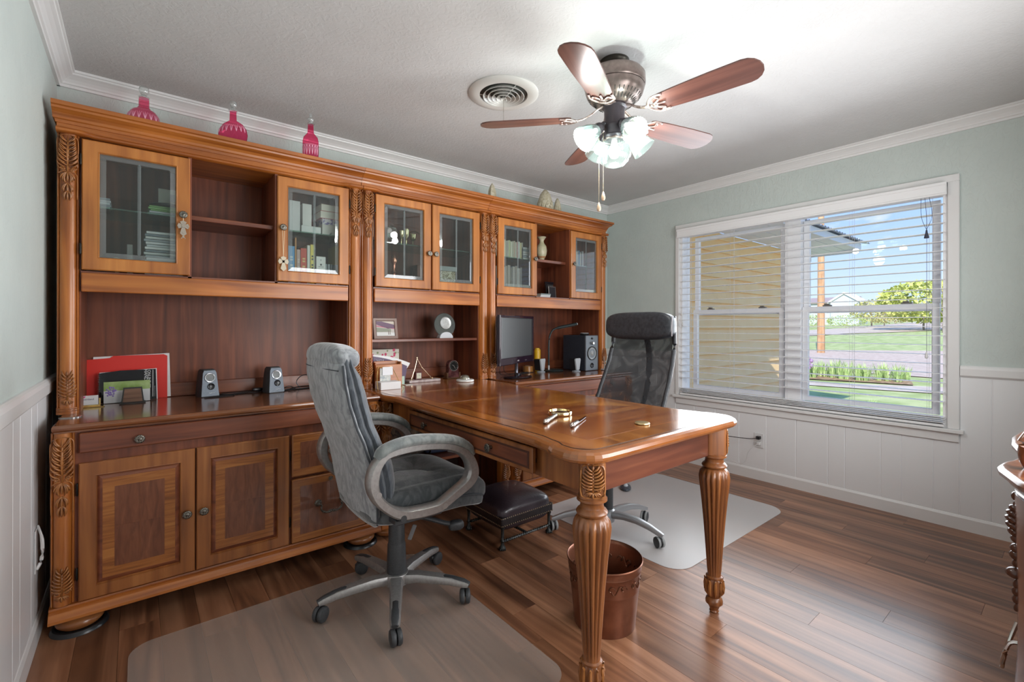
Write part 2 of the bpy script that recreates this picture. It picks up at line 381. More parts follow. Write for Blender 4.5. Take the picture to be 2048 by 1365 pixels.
# ------------------------------------------------------------------ window
VINYL = mat('white_vinyl', (.86, .86, .87), .3)
win = thing('window_1', kind='structure', loc=(0, 0, 0))
bm = NB()
cw = .052
for y0, y1, z0, z1 in ((wy1 - .0, -.80, wz0, 2.0751), (-2.669, wy0 + 0, wz0, 2.0751), (-2.669, -.80, wz1, 2.118)):
    box(bm, W - .020, W + .001, min(y0, y1), max(y0, y1), z0, z1, .003)
obj('casing', bm, TRIMM, win)
bm = NB(); box(bm, W - .045, W + .10, -2.690, -.785, .570, .592, .003); obj('sill', bm, TRIMM, win)
bm = NB(); box(bm, W - .022, W, -2.668, -.805, .515, .572, .003); obj('apron', bm, TRIMM, win)
bm = NB()  # jamb liner
for y0, y1 in ((wy0, wy0 + .022), (wy1 - .022, wy1)): box(bm, W, W + .13, y0, y1, wz0, wz1)
box(bm, W, W + .13, wy0, wy1, wz1 - .02, wz1); box(bm, W + .02, W + .14, wy0, wy1, .575, wz0 + .03)
box(bm, W + .045, W + .13, -1.80, -1.69, wz0, wz1, .002)
obj('jamb', bm, VINYL, win)
PANE = glass_mat('window_glass', (.97, .98, .98), .8, .0)
for (a, b) in ((-1.655, -.945), (-2.548, -1.822)):
    for k, (z0, z1, xx) in enumerate(((1.305, 2.0, W + .10), (.655, 1.352, W + .072))):
        bm = NB(); t = .022
        gy0, gy1 = a + .018, b - .018
        gz0, gz1 = (z0 + .046, z1 - .028) if k == 0 else (z0 + .034, z1 - .040)
        def ring(r, xq): return [bm.verts.new((xq, r[0], r[2])), bm.verts.new((xq, r[1], r[2])), bm.verts.new((xq, r[1], r[3])), bm.verts.new((xq, r[0], r[3]))]
        rs = [ring((a - .02, b + .02, z0, z1), xx + .028), ring((a - .02, b + .02, z0, z1), xx), ring((gy0 - .004, gy1 + .004, gz0 - .004, gz1 + .004), xx), ring((gy0, gy1, gz0, gz1), xx + .006), ring((gy0, gy1, gz0, gz1), xx + .028)]
        for A, B in zip(rs, rs[1:] + [rs[0]]):
            for q in range(4): bm.faces.new((A[q], A[(q + 1) % 4], B[(q + 1) % 4], B[q]))
        s = obj('sash', bm, VINYL, win)
        bm = NB(); box(bm, xx + .014, xx + .017, gy0 - .003, gy1 + .003, gz0 - .003, gz1 + .003); obj('pane', bm, PANE, s)
    for ly in (a + .14, b - .14):
        bm = NB(); box(bm, W + .066, W + .092, ly - .028, ly + .028, 1.352, 1.362, .003); box(bm, W + .070, W + .088, ly - .012, ly + .02, 1.362, 1.372, .003)
        obj('sash_lock', bm, mat('grey_lock_metal', (.25, .23, .2), .4, .5), win)

# ------------------------------------------------------------------ faux-wood blind
SLATM = mat('white_blind_slat', (.86, .865, .87), .3, Subsurface_Weight=0.0)
bl = thing('window_blind', 'wide white faux wood blind with open slats hanging in the window', 'blind', (W, -1.726, 2.0))
bx = -.002; ly = .882
bm = NB(); box(bm, -.045, .045, -ly, ly, .002, .062, .004); box(bm, -.056, -.045, -ly - .010, ly + .010, -.004, .073, .004); box(bm, -.062, -.056, -ly - .010, ly + .010, .054, .073, .002); box(bm, -.062, -.056, -ly - .010, ly + .010, -.004, .008, .002)
obj('valance', bm, SLATM, bl)
bm = NB()
sp = []
for i in range(5):
    t = i / 4; sp.append((-.030 + .060 * t, .0016 * (1 - (2 * t - 1) ** 2)))
prism(bm, [(p[0], p[1] + .003) for p in sp] + [(p[0], p[1]) for p in reversed(sp)], 'y', -ly + .004, ly - .004)
bmesh.ops.recalc_face_normals(bm, faces=bm.faces)
slat = bpy.data.meshes.new('slat'); bm.to_mesh(slat); bm.free(); slat.materials.append(SLATM)
nsl = 22; pitch = .0572
for k in range(nsl):
    link('slat', slat, None, bl, (0, 0, -.052 - k * pitch))
for k in range(4): link('slat', slat, None, bl, (0, 0, -1.345 - k * .011))
bm = NB(); box(bm, -.030, .030, -ly + .004, ly - .004, -1.403, -1.388, .004); obj('bottom_rail', bm, SLATM, bl)
CORD = mat('pale_blind_cord', (.62, .62, .64), .7)
for yy in (-.80, -.40, 0.02, .42, .80):
    bm = NB()
    for xx in (-.031, .031): sweep(bm, [(xx, yy, .0), (xx, yy, -1.39)], .0007, 4)
    sweep(bm, [(0, yy - .02, .0), (0, yy - .02, -1.39)], .0010, 4)
    obj('ladder_cord', bm, CORD, bl)
CORDK = mat('dark_tassel_cord', (.05, .055, .09), .7)
bm = NB()
for dy in (-.02, 0, .018): sweep(bm, smooth_path([(-.045, -.792 + dy, 0), (-.050, -.80 + dy * 1.3, -.12), (-.047, -.800, -.20)], 4), .0011, 4)
obj('lift_cord', bm, CORDK, bl)
bm = NB(); lathe(bm, [(0, 0), (.004, -.002), (.006, -.02), (.012, -.045), (.0125, -.052), (0, -.052)], 12, Matrix.Translation((-.047, -.800, -.20))); obj('tassel', bm, CORDK, bl, True)
bm = NB(); sweep(bm, [(-.046, -.800, -.252), (-.046, -.800, -.95)], .0008, 4); obj('tilt_cord', bm, CORDK, bl)
for yy, zz in ((-.800, -.95), (.845, -.66), (.838, -.75)):
    bm = NB(); lathe(bm, [(0, 0), (.003, -.002), (.008, -.026), (.0085, -.034), (.005, -.040), (0, -.041)], 12, Matrix.Translation((-.046, yy, zz))); obj('cord_tip', bm, mat('white_plastic', (.72, .72, .72), .35), bl, True)
bm = NB(); sweep(bm, [(-.046, .845, 0), (-.046, .845, -.66)], .0008, 4); sweep(bm, [(-.046, .838, 0), (-.046, .838, -.75)], .0008, 4); obj('tilt_cord', bm, CORD, bl)

# ------------------------------------------------------------------ outlets and cords
PLASTW = mat('white_plastic', (.72, .72, .72), .35)
ol = thing('wall_outlet', 'white wall outlet below the window with two plugs in it', 'outlet', (W - .009, -1.525, .31))
bm = NB(); box(bm, -.005, 0, -.036, .036, -.058, .058, .002); obj('cover_plate', bm, PLASTW, ol)
for zz in (-.022, .022):
    bm = NB(); box(bm, -.0065, -.004, -.016, .016, zz - .014, zz + .014, .0015); obj('socket', bm, mat('ivory_plastic', (.65, .64, .60), .4), ol)
c1 = thing('outlet_cord', 'black power cord running from the wall outlet behind the desk', 'cord', (W - .014, -1.53, .335))
bm = NB(); box(bm, -.034, 0, -.014, .014, -.012, .012, .003); obj('plug', bm, BLK, c1)
bm = NB(); sweep(bm, smooth_path([(-.03, 0, 0), (-.05, .05, -.012), (-.06, .16, -.018), (-.09, .30, -.02), (-.12, .48, -.03), (-.16, .7, -.1), (-.2, .95, -.28)], 4), .003, 6); obj('cable', bm, BLK, c1, True)
c2 = thing('charger_cord', 'thin white charger cord drooping from the wall outlet to the baseboard', 'cord', (W - .014, -1.53, .288))
bm = NB(); box(bm, -.028, 0, -.012, .012, -.01, .012, .003); obj('plug', bm, PLASTW, c2)
bm = NB(); sweep(bm, smooth_path([(-.028, 0, 0), (-.05, .03, -.03), (-.04, .07, -.08), (-.035, .09, -.15), (-.045, .13, -.185), (-.04, .17, -.175), (-.05, .24, -.165), (-.08, .33, -.2), (-.06, .5, -.22)], 4), .0016, 5); obj('cable', bm, mat('white_cable', (.62, .62, .62), .5), c2, True)
lo = thing('raceway_hook', 'white curved plastic cord clip on the left wainscot near the cabinet', 'clip', (LW + .009, -.66, .28))
bm = NB(); sweep(bm, smooth_path([(.004, 0, 0), (.016, .01, .03), (.02, 0, .09), (.016, .0, .13), (.004, .03, .155)], 4), [(.004, .006)] * 17, 6); obj('clip_arm', bm, PLASTW, lo, True)
bm = NB(); box(bm, 0, .004, -.02, .03, -.01, .15, .002); obj('clip_plate', bm, PLASTW, lo)

# ------------------------------------------------------------------ ceiling vent
vt = thing('ceiling_vent', 'round white ceiling vent with concentric rings and a pull chain', 'vent', (1.797, -1.198, H))
vm = mat('vent_enamel', (.62, .61, .58), .3)
bm = NB(); lathe(bm, [(.186, 0), (.186, -.004), (.178, -.010), (.150, -.016), (.128, -.012), (.124, 0)], 48); obj('outer_flange', bm, vm, vt, True)
for i, (r, z) in enumerate(((.108, -.020), (.084, -.024), (.061, -.028), (.038, -.031), (.014, -.034))):
    bm = NB(); lathe(bm, [(r - .014, z + .018), (r, z), (r + .0025, z + .001), (r - .011, z + .019), (r - .014, z + .018)], 40); obj('vent_ring', bm, vm, vt, True)
bm = NB(); lathe(bm, [(0, -.003), (.126, -.003)], 40); obj('duct_opening', bm, mat('dark_duct', (.035, .035, .03), .5), vt)
bm = NB()
for a in (0.4, 2.5, 4.6): sweep(bm, [(.01 * cos(a), .01 * sin(a), -.03), (.13 * cos(a), .13 * sin(a), -.006)], .0022, 5)
obj('spoke', bm, vm, vt)
def chain(bm, x, y, z0, z1, r=.0016):
    sweep(bm, [(x, y, z0), (x, y, z1)], r * .5, 4)
    n = int((z0 - z1) / (r * 3.2))
    for i in range(n):
        z = z0 - (i + .5) * (z0 - z1) / n
        lathe(bm, [(0, r), (r * .9, r * .5), (r * .9, -r * .5), (0, -r)], 5, Matrix.Translation((x, y, z)))
bm = NB(); chain(bm, 0, 0, -.034, -.155, .0016); obj('pull_chain', bm, mat('aged_chain', (.28, .25, .2), .4, .8), vt)

# ------------------------------------------------------------------ ceiling fan
fx, fy = 2.019, -1.757
fan = thing('ceiling_fan', 'five-blade bronze ceiling fan with ribbed glass lamp shades', 'ceiling fan', (fx, fy, H))
FANM = noise_mat('brushed_bronze', (.19, .145, .13), (.26, .205, .185), 40, .32, metal=.65)
FAND = mat('dark_bronze', (.075, .065, .075), .34, .5)
FANP = noise_mat('copper_highlight', (.22, .14, .12), (.62, .5, .46), 60, .3, metal=.8)
bm = NB(); lathe(bm, [(0, 0), (.068, 0), (.070, -.012), (.064, -.02), (.068, -.03), (.066, -.045), (.05, -.060), (0, -.062)], 32); obj('canopy', bm, mat('canopy_bronze', (.05, .045, .035), .35, .5), fan, True)
bm = NB(); lathe(bm, [(0, -.058), (.13, -.062), (.140, -.075), (.141, -.115), (.136, -.122)], 48); obj('motor_cover', bm, FANM, fan, True)
bm = NB(); lathe(bm, [(.134, -.122), (.137, -.130), (.128, -.158), (.105, -.185), (.07, -.205), (0, -.208)], 48); obj('motor_housing', bm, FANM, fan, True)
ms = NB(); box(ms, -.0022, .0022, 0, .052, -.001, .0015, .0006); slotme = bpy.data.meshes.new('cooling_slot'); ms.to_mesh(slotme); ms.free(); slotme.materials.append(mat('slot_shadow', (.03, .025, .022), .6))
for k in range(36):
    a = 2 * pi * k / 36
    o = link('cooling_slot', slotme, None, fan, (.083 * cos(a), .083 * sin(a), -.2005), (0, 0, 0))
    o.matrix_local = Matrix.Translation((.082 * cos(a), .082 * sin(a), -.2035)) @ Matrix.Rotation(a - pi / 2, 4, 'Z') @ Matrix.Rotation(R(42), 4, 'X')
bm = NB(); lathe(bm, [(.055, -.203), (.058, -.215), (.048, -.222), (.046, -.30), (.050, -.303), (.050, -.312), (.045, -.318), (.045, -.345), (.052, -.352), (.048, -.365), (0, -.366)], 32); obj('light_kit_body', bm, FAND, fan, True)
BLADEM = wood('walnut_fan_blade', (.12, .048, .036), (.18, .078, .056), (.07, .029, .023), 'x', .30, .3, 20)
bz = -.262
# blade outline
def blade_mesh():
    bm = NB(); o = []
    for i in range(9):
        a = -pi / 2 + pi * i / 8; o.append((.575 + .062 * cos(a), .068 * sin(a)))
    o = o + [(.45, .066), (.30, .058), (.215, .050), (.200, .042), (.200, -.042), (.215, -.050), (.30, -.058), (.45, -.066)]
    vs = prism(bm, o, 'z', -.003, .003)
    bmesh.ops.recalc_face_normals(bm, faces=bm.faces)
    me = bpy.data.meshes.new('blade'); bm.to_mesh(me); bm.free(); me.materials.append(BLADEM); return me
def bracket_mesh():
    bm = NB()
    sweep(bm, smooth_path([(.035, 0, .055), (.07, 0, .045), (.11, 0, .018), (.15, 0, .000), (.185, 0, -.004)], 4), [(.011, .004)] * 17, 8)
    for s in (-1, 1):
        sweep(bm, smooth_path([(.170, 0, -.005), (.185, s * .028, -.006), (.215, s * .052, -.006), (.255, s * .050, -.006)], 5), [(.007, .0032)] * 16, 8)
        sweep(bm, smooth_path([(.185, 0, -.006), (.215, s * .014, -.007), (.235, s * .034, -.007), (.222, s * .044, -.007)], 5), [(.0055, .003)] * 16, 8)
    sweep(bm, [(.18, 0, -.006), (.25, 0, -.007)], [(.009, .003), (.004, .002)], 8)
    lathe(bm, [(0, -.004), (.012, -.004), (.012, .002), (0, .004)], 10, Matrix.Translation((.205, 0, -.006)))
    for q in ((.245, 0), (.225, .04), (.225, -.04)): lathe(bm, [(0, -.003), (.005, -.002), (.005, .003), (0, .003)], 8, Matrix.Translation((q[0], q[1], -.007)))
    bmesh.ops.recalc_face_normals(bm, faces=bm.faces)
    me = bpy.data.meshes.new('blade_bracket'); bm.to_mesh(me); bm.free(); me.polygons.foreach_set('use_smooth', [True] * len(me.polygons)); me.materials.append(FANP); return me
BMSH, KMSH = blade_mesh(), bracket_mesh()
for k in range(5):
    a = R(-10.7 + 72 * k)
    o = link('blade', BMSH, None, fan); o.matrix_local = Matrix.Translation((0, 0, bz)) @ Matrix.Rotation(a, 4, 'Z') @ Matrix.Rotation(R(-12), 4, "X")
    o = link('blade_bracket', KMSH, None, fan); o.matrix_local = Matrix.Translation((0, 0, bz)) @ Matrix.Rotation(a, 4, 'Z') @ Matrix.Rotation(R(-12), 4, "X")
SHADE = glass_mat('ribbed_lamp_glass', (.86, .95, .93), 1.5, .08, .075, (.85, .93, .93))
BULB = emit('lit_bulb', (1, .97, .92), 3.2)
def shade_mesh():
    bm = NB(); fl = lambda r, z, a: r * (1 + .034 * cos(28 * a))
    lathe(bm, [(.022, .0), (.026, -.010), (.036, -.03), (.046, -.055), (.053, -.082), (.058, -.100), (.059, -.104), (.0565, -.104), (.0555, -.100), (.050, -.082), (.043, -.055), (.033, -.03), (.023, -.010), (.019, -.002)], 56, flute=fl)
    bmesh.ops.recalc_face_normals(bm, faces=bm.faces)
    me = bpy.data.meshes.new('glass_shade'); bm.to_mesh(me); bm.free(); me.polygons.foreach_set('use_smooth', [True] * len(me.polygons)); me.materials.append(SHADE); return me
SH = shade_mesh()
def lamp(parent, loc, power, r=.03):
    l = bpy.data.objects.new('bulb_light', bpy.data.lights.new('bulb_light', 'POINT')); COL.objects.link(l); l.parent = parent; l.location = loc
    l.data.energy = power; l.data.shadow_soft_size = r; l.data.color = (1, .985, .955)
for k in range(4):
    a = yaw_a = R(90 - 38.886) + pi + R(20) + k * pi / 2
    d = Vector((cos(a), sin(a), 0)); tilt = R(52)
    o = Vector((0, 0, -.325)) + d * .085
    ax = (d * sin(tilt) - Vector((0, 0, 1)) * cos(tilt)).normalized()
    mt = Matrix.Translation(o) @ (-ax).to_track_quat('Z', 'Y').to_matrix().to_4x4()
    bm = NB(); sweep(bm, smooth_path([d * .03 + Vector((0, 0, -.30)), d * .06 + Vector((0, 0, -.295)), o - ax * .022], 4), .007, 8); obj('lamp_arm', bm, FAND, fan, True)
    bm = NB(); lathe(bm, [(0, .03), (.012, .028), (.022, .016), (.026, .004), (.026, -.012), (.022, -.012), (0, -.010)], 20, mt); obj('shade_holder', bm, BRASS if k == 1 else FAND, fan, True)
    s = link('glass_shade', SH, None, fan); s.matrix_local = mt
    bm = NB(); lathe(bm, [(0, -.012), (.010, -.014), (.013, -.03), (.024, -.052), (.026, -.064), (.020, -.080), (0, -.088)], 16, mt); obj('bulb', bm, BULB, fan, True)
    lamp(fan, o + ax * .145, 2.5)
bm = NB(); lathe(bm, [(.036, -.362), (.050, -.368), (.068, -.388), (.076, -.415), (.075, -.440), (.062, -.470), (.038, -.490), (0, -.497)], 64, flute=lambda r, z, a: r * (1 + .02 * cos(44 * a)))
obj('glass_globe', bm, SHADE, fan, True)
bm = NB(); lathe(bm, [(.036, -.360), (.048, -.362), (.052, -.368), (.048, -.374)], 32, flute=lambda r, z, a: r * (1 + .05 * cos(24 * a))); obj('globe_collar', bm, FANP, fan, True)
bm = NB(); lathe(bm, [(0, -.366), (.012, -.368), (.016, -.39), (.028, -.412), (.028, -.428), (.016, -.448), (0, -.452)], 16); obj('bulb', bm, BULB, fan, True)
lamp(fan, (0, 0, -.53), 2.2, .05)
CH = mat('brass_chain', (.55, .47, .33), .35, .8)
for dx, zz, nm in ((-.074, 1.78, 'chain_fob'), (-.054, 1.83, 'chain_fob')):
    q = Rt * dx - Fw * .012
    bm = NB(); chain(bm, q.x, q.y, -.31, zz - H, .0018); obj('pull_chain', bm, CH, fan)
    bm = NB(); lathe(bm, [(0, 0), (.003, -.002), (.009, -.022), (.010, -.032), (.006, -.042), (0, -.043)], 14, Matrix.Translation((q.x, q.y, zz - H))); obj(nm, bm, wood('pale_fob_wood', (.5, .36, .24), (.65, .5, .36), (.3, .2, .13), 'z'), fan, True)
# ================================================================== CARVED CABINET FURNITURE
def leaf(bm, a, b, bend, w, t=.0055, y=0.0, n=5):
    """tapered raised leaf in the xz plane from a to b, bowed sideways"""
    t *= 1.25; w *= .86
    a = Vector((a[0], y, a[1])); b = Vector((b[0], y, b[1])); d = b - a
    m = (a + b) / 2 + Vector((-d.z, 0, d.x)) * bend
    P = bez(a, m, b, n); P = [p + Vector((0, -t * .9 * sin(pi * min(1, .2 + .8 * i / n)), 0)) for i, p in enumerate(P)]
    rr = [(w * (.35 + .65 * sin(pi * (.15 + .75 * i / n))), t) for i in range(n + 1)]
    rr[-1] = (w * .25, t * .6)
    sweep(bm, P, rr, 6, up=Vector((0, 1, 0)))
def volute(bm, cx, cz, r, s, y=0.0, w=.0022):
    P = [];
    for i in range(15):
        a = i / 14 * 3.6 * pi / 1.3; q = r * (1 - i / 16)
        P.append(Vector((cx + s * q * cos(a), y - .002, cz + q * sin(a))))
    sweep(bm, P, w, 5)
def me_of(bm, name, m, smooth=True):
    bmesh.ops.recalc_face_normals(bm, faces=bm.faces); me = bpy.data.meshes.new(name); bm.to_mesh(me); bm.free()
    if smooth: me.polygons.foreach_set('use_smooth', [True] * len(me.polygons))
    me.materials.append(m); return me
def palmette(w, h, top=True):
    bm = NB()
    sweep(bm, [(0, -.001, .1 * h), (0, -.004, .5 * h), (0, -.002, h * .96)], [(.003, .004), (.0028, .004), (.001, .002)], 6)
    for k in range(7):
        t = k / 6; z = h * (.28 + .55 * t)
        for s in (-1, 1):
            L_ = w * (.56 - .20 * t * t - (.06 if k == 0 else 0))
            leaf(bm, (s * .002, z), (s * L_ * (1 - .25 * t), z + h * (.13 + .05 * t)), -s * .28, w * .062, .0045)
    leaf(bm, (0, h * .86), (0, h * 1.0), 0, w * .07, .004)
    for s in (-1, 1):
        volute(bm, s * w * .28, h * .27, w * .17, s)
        for k in range(3): leaf(bm, (s * .002, h * .16), (s * w * (.36 - .1 * k), h * (.10 - .03 * k)), s * .3, w * .05, .004)
    leaf(bm, (0, h * .16), (0, 0), 0, w * .07, .004)
    return me_of(bm, 'carved_palmette', CARVE)
def acanthus(w, h):
    """carved crest: spreading fronds, a knot, then falling bellflowers; hangs from z = 0 down to -h"""
    bm = NB(); fh = h * .52
    for k in range(7):
        t = k / 6; z = -fh + fh * .80 * t
        for s in (-1, 1):
            leaf(bm, (s * .003, z + .012 * (1 - t)), (s * w * (.50 - .16 * t), z + fh * (.30 - .08 * t)), -s * .22, w * .07, .006)
            leaf(bm, (s * w * .18, z + .004), (s * w * (.52 - .18 * t), z + fh * .18), -s * .3, w * .045, .0075)
    for s in (-1, 1):
        sweep(bm, smooth_path([(s * w * .10, -.002, -fh * 1.04), (s * w * .46, -.002, -fh * .98), (s * w * .50, -.002, -fh * .6), (s * w * .50, -.002, -fh * .12), (s * w * .28, -.002, .0), (0, -.002, .004)], 4), .0022, 5)
        volute(bm, s * w * .24, -fh * 1.04, w * .15, s)
        sweep(bm, smooth_path([(s * w * .06, -.002, -fh * 1.08), (s * w * .42, -.002, -fh * 1.16), (s * w * .48, -.002, -fh * 1.4), (s * w * .47, -.001, -h * 1.0)], 4), .0018, 5)
    lathe(bm, [(0, .006), (.006, .004), (.007, 0), (0, -.001)], 8, Matrix.Translation((0, -.004, -fh * .62)) @ Matrix.Rotation(pi / 2, 4, 'X'))
    sweep(bm, [(0, -.002, -.004), (0, -.008, -fh * .5), (0, -.004, -fh * 1.1)], [(.002, .002), (.004, .005), (.003, .003)], 6)
    for j, (zz, ww, n) in enumerate(((-h * .60, .36, 3), (-h * .78, .26, 2), (-h * .90, .18, 2))):
        for s in (-1, 1):
            for k in range(n): leaf(bm, (0, zz + .004), (s * w * ww * (1 - k * .36), zz - h * (.10 + .03 * k)), s * .30, w * .07, .005)
        leaf(bm, (0, zz), (0, zz - h * .13), 0, w * .07, .006)
    return me_of(bm, 'carved_acanthus', CARVE)
PAL = palmette(.058, .15); ACA = acanthus(.064, .27); PALB = palmette(.060, .13); ACAB = acanthus(.064, .29); ACAD = acanthus(.062, .19); PALD = palmette(.070, .100)

def knob_mesh():
    bm = NB(); fl = lambda r, z, a: r * (1 + (.07 * cos(10 * a) if r > .012 else 0))
    lathe(bm, [(0, 0), (.008, 0), (.0055, .004), (.005, .012), (.010, .015), (.0165, .017), (.0175, .020), (.015, .023), (.011, .0235), (.009, .0225), (.006, .0245), (0, .0255)], 30, Matrix.Rotation(pi / 2, 4, 'X'), flute=fl)
    return me_of(bm, 'knob', BRONZE)
KNOB = knob_mesh()
def hinge_mesh():
    bm = NB(); lathe(bm, [(0, -.026), (.003, -.025), (.0042, -.020), (.0042, .020), (.003, .025), (0, .026)], 10)
    for z in (-.008, .008): lathe(bm, [(.0047, z - .001), (.0047, z + .001)], 10)
    return me_of(bm, 'hinge', BLACKM)
HINGE = hinge_mesh()

def column(parent, x0, w, yf, z0, z1, carv=(), m=GOLD, base=True, ybk=.05):
    bm = NB(); n = 10; pts = [(x0, yf + ybk), (x0, yf + .008), (x0 + .003, yf + .003), (x0 + .006, yf + .003), (x0 + .008, yf + .007)]
    for i in range(n + 1):
        a = pi * i / n; r = w / 2 - .008
        pts.append((x0 + w / 2 - r * cos(a), yf + .006 - .020 * sin(a)))
    pts += [(x0 + w - .008, yf + .007), (x0 + w - .006, yf + .003), (x0 + w - .003, yf + .003), (x0 + w, yf + .008), (x0 + w, yf + ybk)]
    prism(bm, pts, 'z', z0, z1)
    if base:
        for zz, hh in ((z0, .012), (z0 + .015, .006), (z0 + .024, .004)):
            pp = [(x0 - .001, yf + ybk)] + [(x0 + w / 2 - (w / 2 + .001) * cos(pi * i / 10), yf + .004 - .022 * sin(pi * i / 10)) for i in range(11)] + [(x0 + w + .001, yf + ybk)]
            prism(bm, pp, 'z', zz, zz + hh)
    c = obj('column', bm, m, parent, True)
    for me, z in carv: link('carving', me, None, c, (x0 + w / 2, yf - .012, z))
    return c
def glass_door(parent, x0, x1, z0, z1, gx0, gx1, gz0, gz1, yb, yf, knob_x, knob_z, hinge_x):
    bm = NB(); frame_ring(bm, (x0, x1, z0, z1), (gx0, gx1, gz0, gz1), yb, yf, .006, .004)
    d = obj('door', bm, DOORW, parent)
    b_ = .022; bm = NB()
    box(bm, gx0 + b_, gx1 - b_, yf + .009, yf + .013, gz0 + b_, gz1 - b_); obj('glass', bm, GLASSP, d)
    bm = NB()
    o = [(gx0, gz0), (gx1, gz0), (gx1, gz1), (gx0, gz1)]; i = [(gx0 + b_, gz0 + b_), (gx1 - b_, gz0 + b_), (gx1 - b_, gz1 - b_), (gx0 + b_, gz1 - b_)]
    A = [bm.verts.new((q[0], yf + .0125, q[1])) for q in o]; B = [bm.verts.new((q[0], yf + .009, q[1])) for q in i]
    for k in range(4): bm.faces.new((A[k], A[(k + 1) % 4], B[(k + 1) % 4], B[k]))
    cx = (gx0 + gx1) / 2
    for s in (-1, 1):
        v = [bm.verts.new(q) for q in ((cx, yf + .0070, gz0 + b_ * .8), (cx + s * .0065, yf + .0088, gz0 + b_ * 1.2), (cx + s * .0065, yf + .0088, gz1 - b_ * 1.2), (cx, yf + .0070, gz1 - b_ * .8))]
        bm.faces.new(v)
    obj('glass_bevel', bm, GLASSE, d, auto=False)
    link('knob', KNOB, None, d, (knob_x, yf, knob_z))
    if hinge_x is not None:
        for hz in (z0 + .09, z1 - .09): link('hinge', HINGE, None, d, (hinge_x, yf + .004, hz))
    return d
TB = .82      # counter height
YH = -.39     # hutch front plane
def hutch(x0, w, kind, label):
    t = thing('hutch_cabinet', label, 'cabinet', (x0, 0, TB + (.0015 if kind == 'B' else .0004)))
    yb = -.028; yf = YH
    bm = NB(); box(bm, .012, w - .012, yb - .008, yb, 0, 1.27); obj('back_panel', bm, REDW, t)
    for a, b in ((.004, .020), (w - .020, w - .004)):
        bm = NB(); box(bm, a, b, yf + .03, yb, 0, 1.25); obj('side_panel', bm, GOLD, t)
    for s_ in (0, 1):
        bm = NB(); q = lambda v: w - v if s_ else v
        box(bm, min(q(.020), q(.072)), max(q(.020), q(.072)), yf + .028, yf + .046, 0, 1.25); box(bm, min(q(.072), q(.076)), max(q(.072), q(.076)), yf + .02, yb - .01, 0, 1.25)
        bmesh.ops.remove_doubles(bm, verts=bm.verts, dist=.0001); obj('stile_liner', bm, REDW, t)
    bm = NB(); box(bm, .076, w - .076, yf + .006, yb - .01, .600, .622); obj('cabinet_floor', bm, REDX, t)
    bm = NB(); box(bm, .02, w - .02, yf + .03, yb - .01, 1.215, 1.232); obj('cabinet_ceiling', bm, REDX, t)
    bm = NB(); box(bm, .076, w - .076, yb - .020, yb - .008, 0, .075, .003); obj('back_rail', bm, REDX, t)
    # valance rail below the doors
    bm = NB(); box(bm, .078, w - .078, yf - .004, yf + .018, .530, .614, .005, 2); obj('valance', bm, GOLDX, t)
    # frieze with its scalloped bead, and cornice
    bm = NB(); box(bm, 0, w, yf + .002, yb, 1.208, 1.262); obj('frieze', bm, GOLDX, t)
    def bead_y(x):
        d = min(x, w - x)
        if d < .075: return -.030
        if d < .135: return -.030 + .026 * (.5 - .5 * cos(pi * (d - .075) / .06))
        return -.004
    def bead_z(x):
        d = min(x, w - x)
        return 1.212 - (0 if d < .075 else .0)
    xs = [i * w / 80 for i in range(81)]
    bm = NB(); P = [Vector((xx, yf + bead_y(xx), bead_z(xx))) for xx in xs]
    A = []
    for p in P:
        A.append([bm.verts.new(q) for q in ((p.x, yf + .03, p.z + .014), (p.x, p.y + .004, p.z + .014), (p.x, p.y - .003, p.z + .007), (p.x, p.y - .003, p.z - .001), (p.x, p.y + .003, p.z - .006), (p.x, yf + .03, p.z - .006))])
    for a, b in zip(A, A[1:]):
        for k in range(6): bm.faces.new((a[k], b[k], b[(k + 1) % 6], a[(k + 1) % 6]))
    bm.faces.new(A[0]); bm.faces.new(A[-1][::-1]); obj('bead_moulding', bm, GOLDX, t, True)
    cprof = [(0, 1.250), (.004, 1.250), (.006, 1.262), (.012, 1.266), (.016, 1.276), (.026, 1.286), (.040, 1.292), (.050, 1.296), (.053, 1.304), (.064, 1.307), (.066, 1.322), (.066, 1.3235)]
    outline = [(0, yb), (0, yf), (w, yf), (w, yb)]
    bm = NB()
    lx = -.006 if kind != 'B' else .001
    rings = []
    for o, z in cprof:
        ol = min(o, .012) if x0 < .1 else min(o, .001); orr = o * .55 if x0 > 2 else min(o, .001)
        rings.append([bm.verts.new(q) for q in ((-ol, yb, z), (-ol, yf - o, z), (w + orr, yf - o, z), (w + orr, yb, z))])
    for a, b in zip(rings, rings[1:]):
        for k in range(4): bm.faces.new((a[k], a[(k + 1) % 4], b[(k + 1) % 4], b[k]))
    bm.faces.new(rings[0]); bm.faces.new(rings[-1][::-1]); obj('cornice', bm, GOLDX, t)
    for cx in (.001, w - .071): column(t, cx, .070, yf, 0, 1.21, ((PAL, .036), (ACA, 1.196)))
    # doors, dividers, shelves
    d0, d1, g0, g1 = .626, 1.196, .684, 1.144
    yd, yfd = yf + .006, yf - .014
    def gshelf(a, b, z):
        bm = NB(); box(bm, a, b, yf + .05, yb - .012, z, z + .007, .001); obj('glass_shelf', bm, SHELFG, t)
    if kind == 'B':
        glass_door(t, .083, .466, d0, d1, .141, .411, g0, g1, yd, yfd, .447, .862, .079)
        glass_door(t, .477, .860, d0, d1, .532, .802, g0, g1, yd, yfd, .497, .862, .864)
        bm = NB(); box(bm, .466, .478, yf + .008, yf + .03, .62, 1.2); obj('divider', bm, REDW, t)
        gshelf(.078, w - .078, .914)
        bm = NB(); box(bm, .076, w - .076, yf + .03, yb - .008, .280, .298, .002); obj('lower_shelf', bm, REDX, t)
    else:
        glass_door(t, .080, .468, d0, d1, .138, .412, g0, g1, yd, yfd, .440, .915, .076)
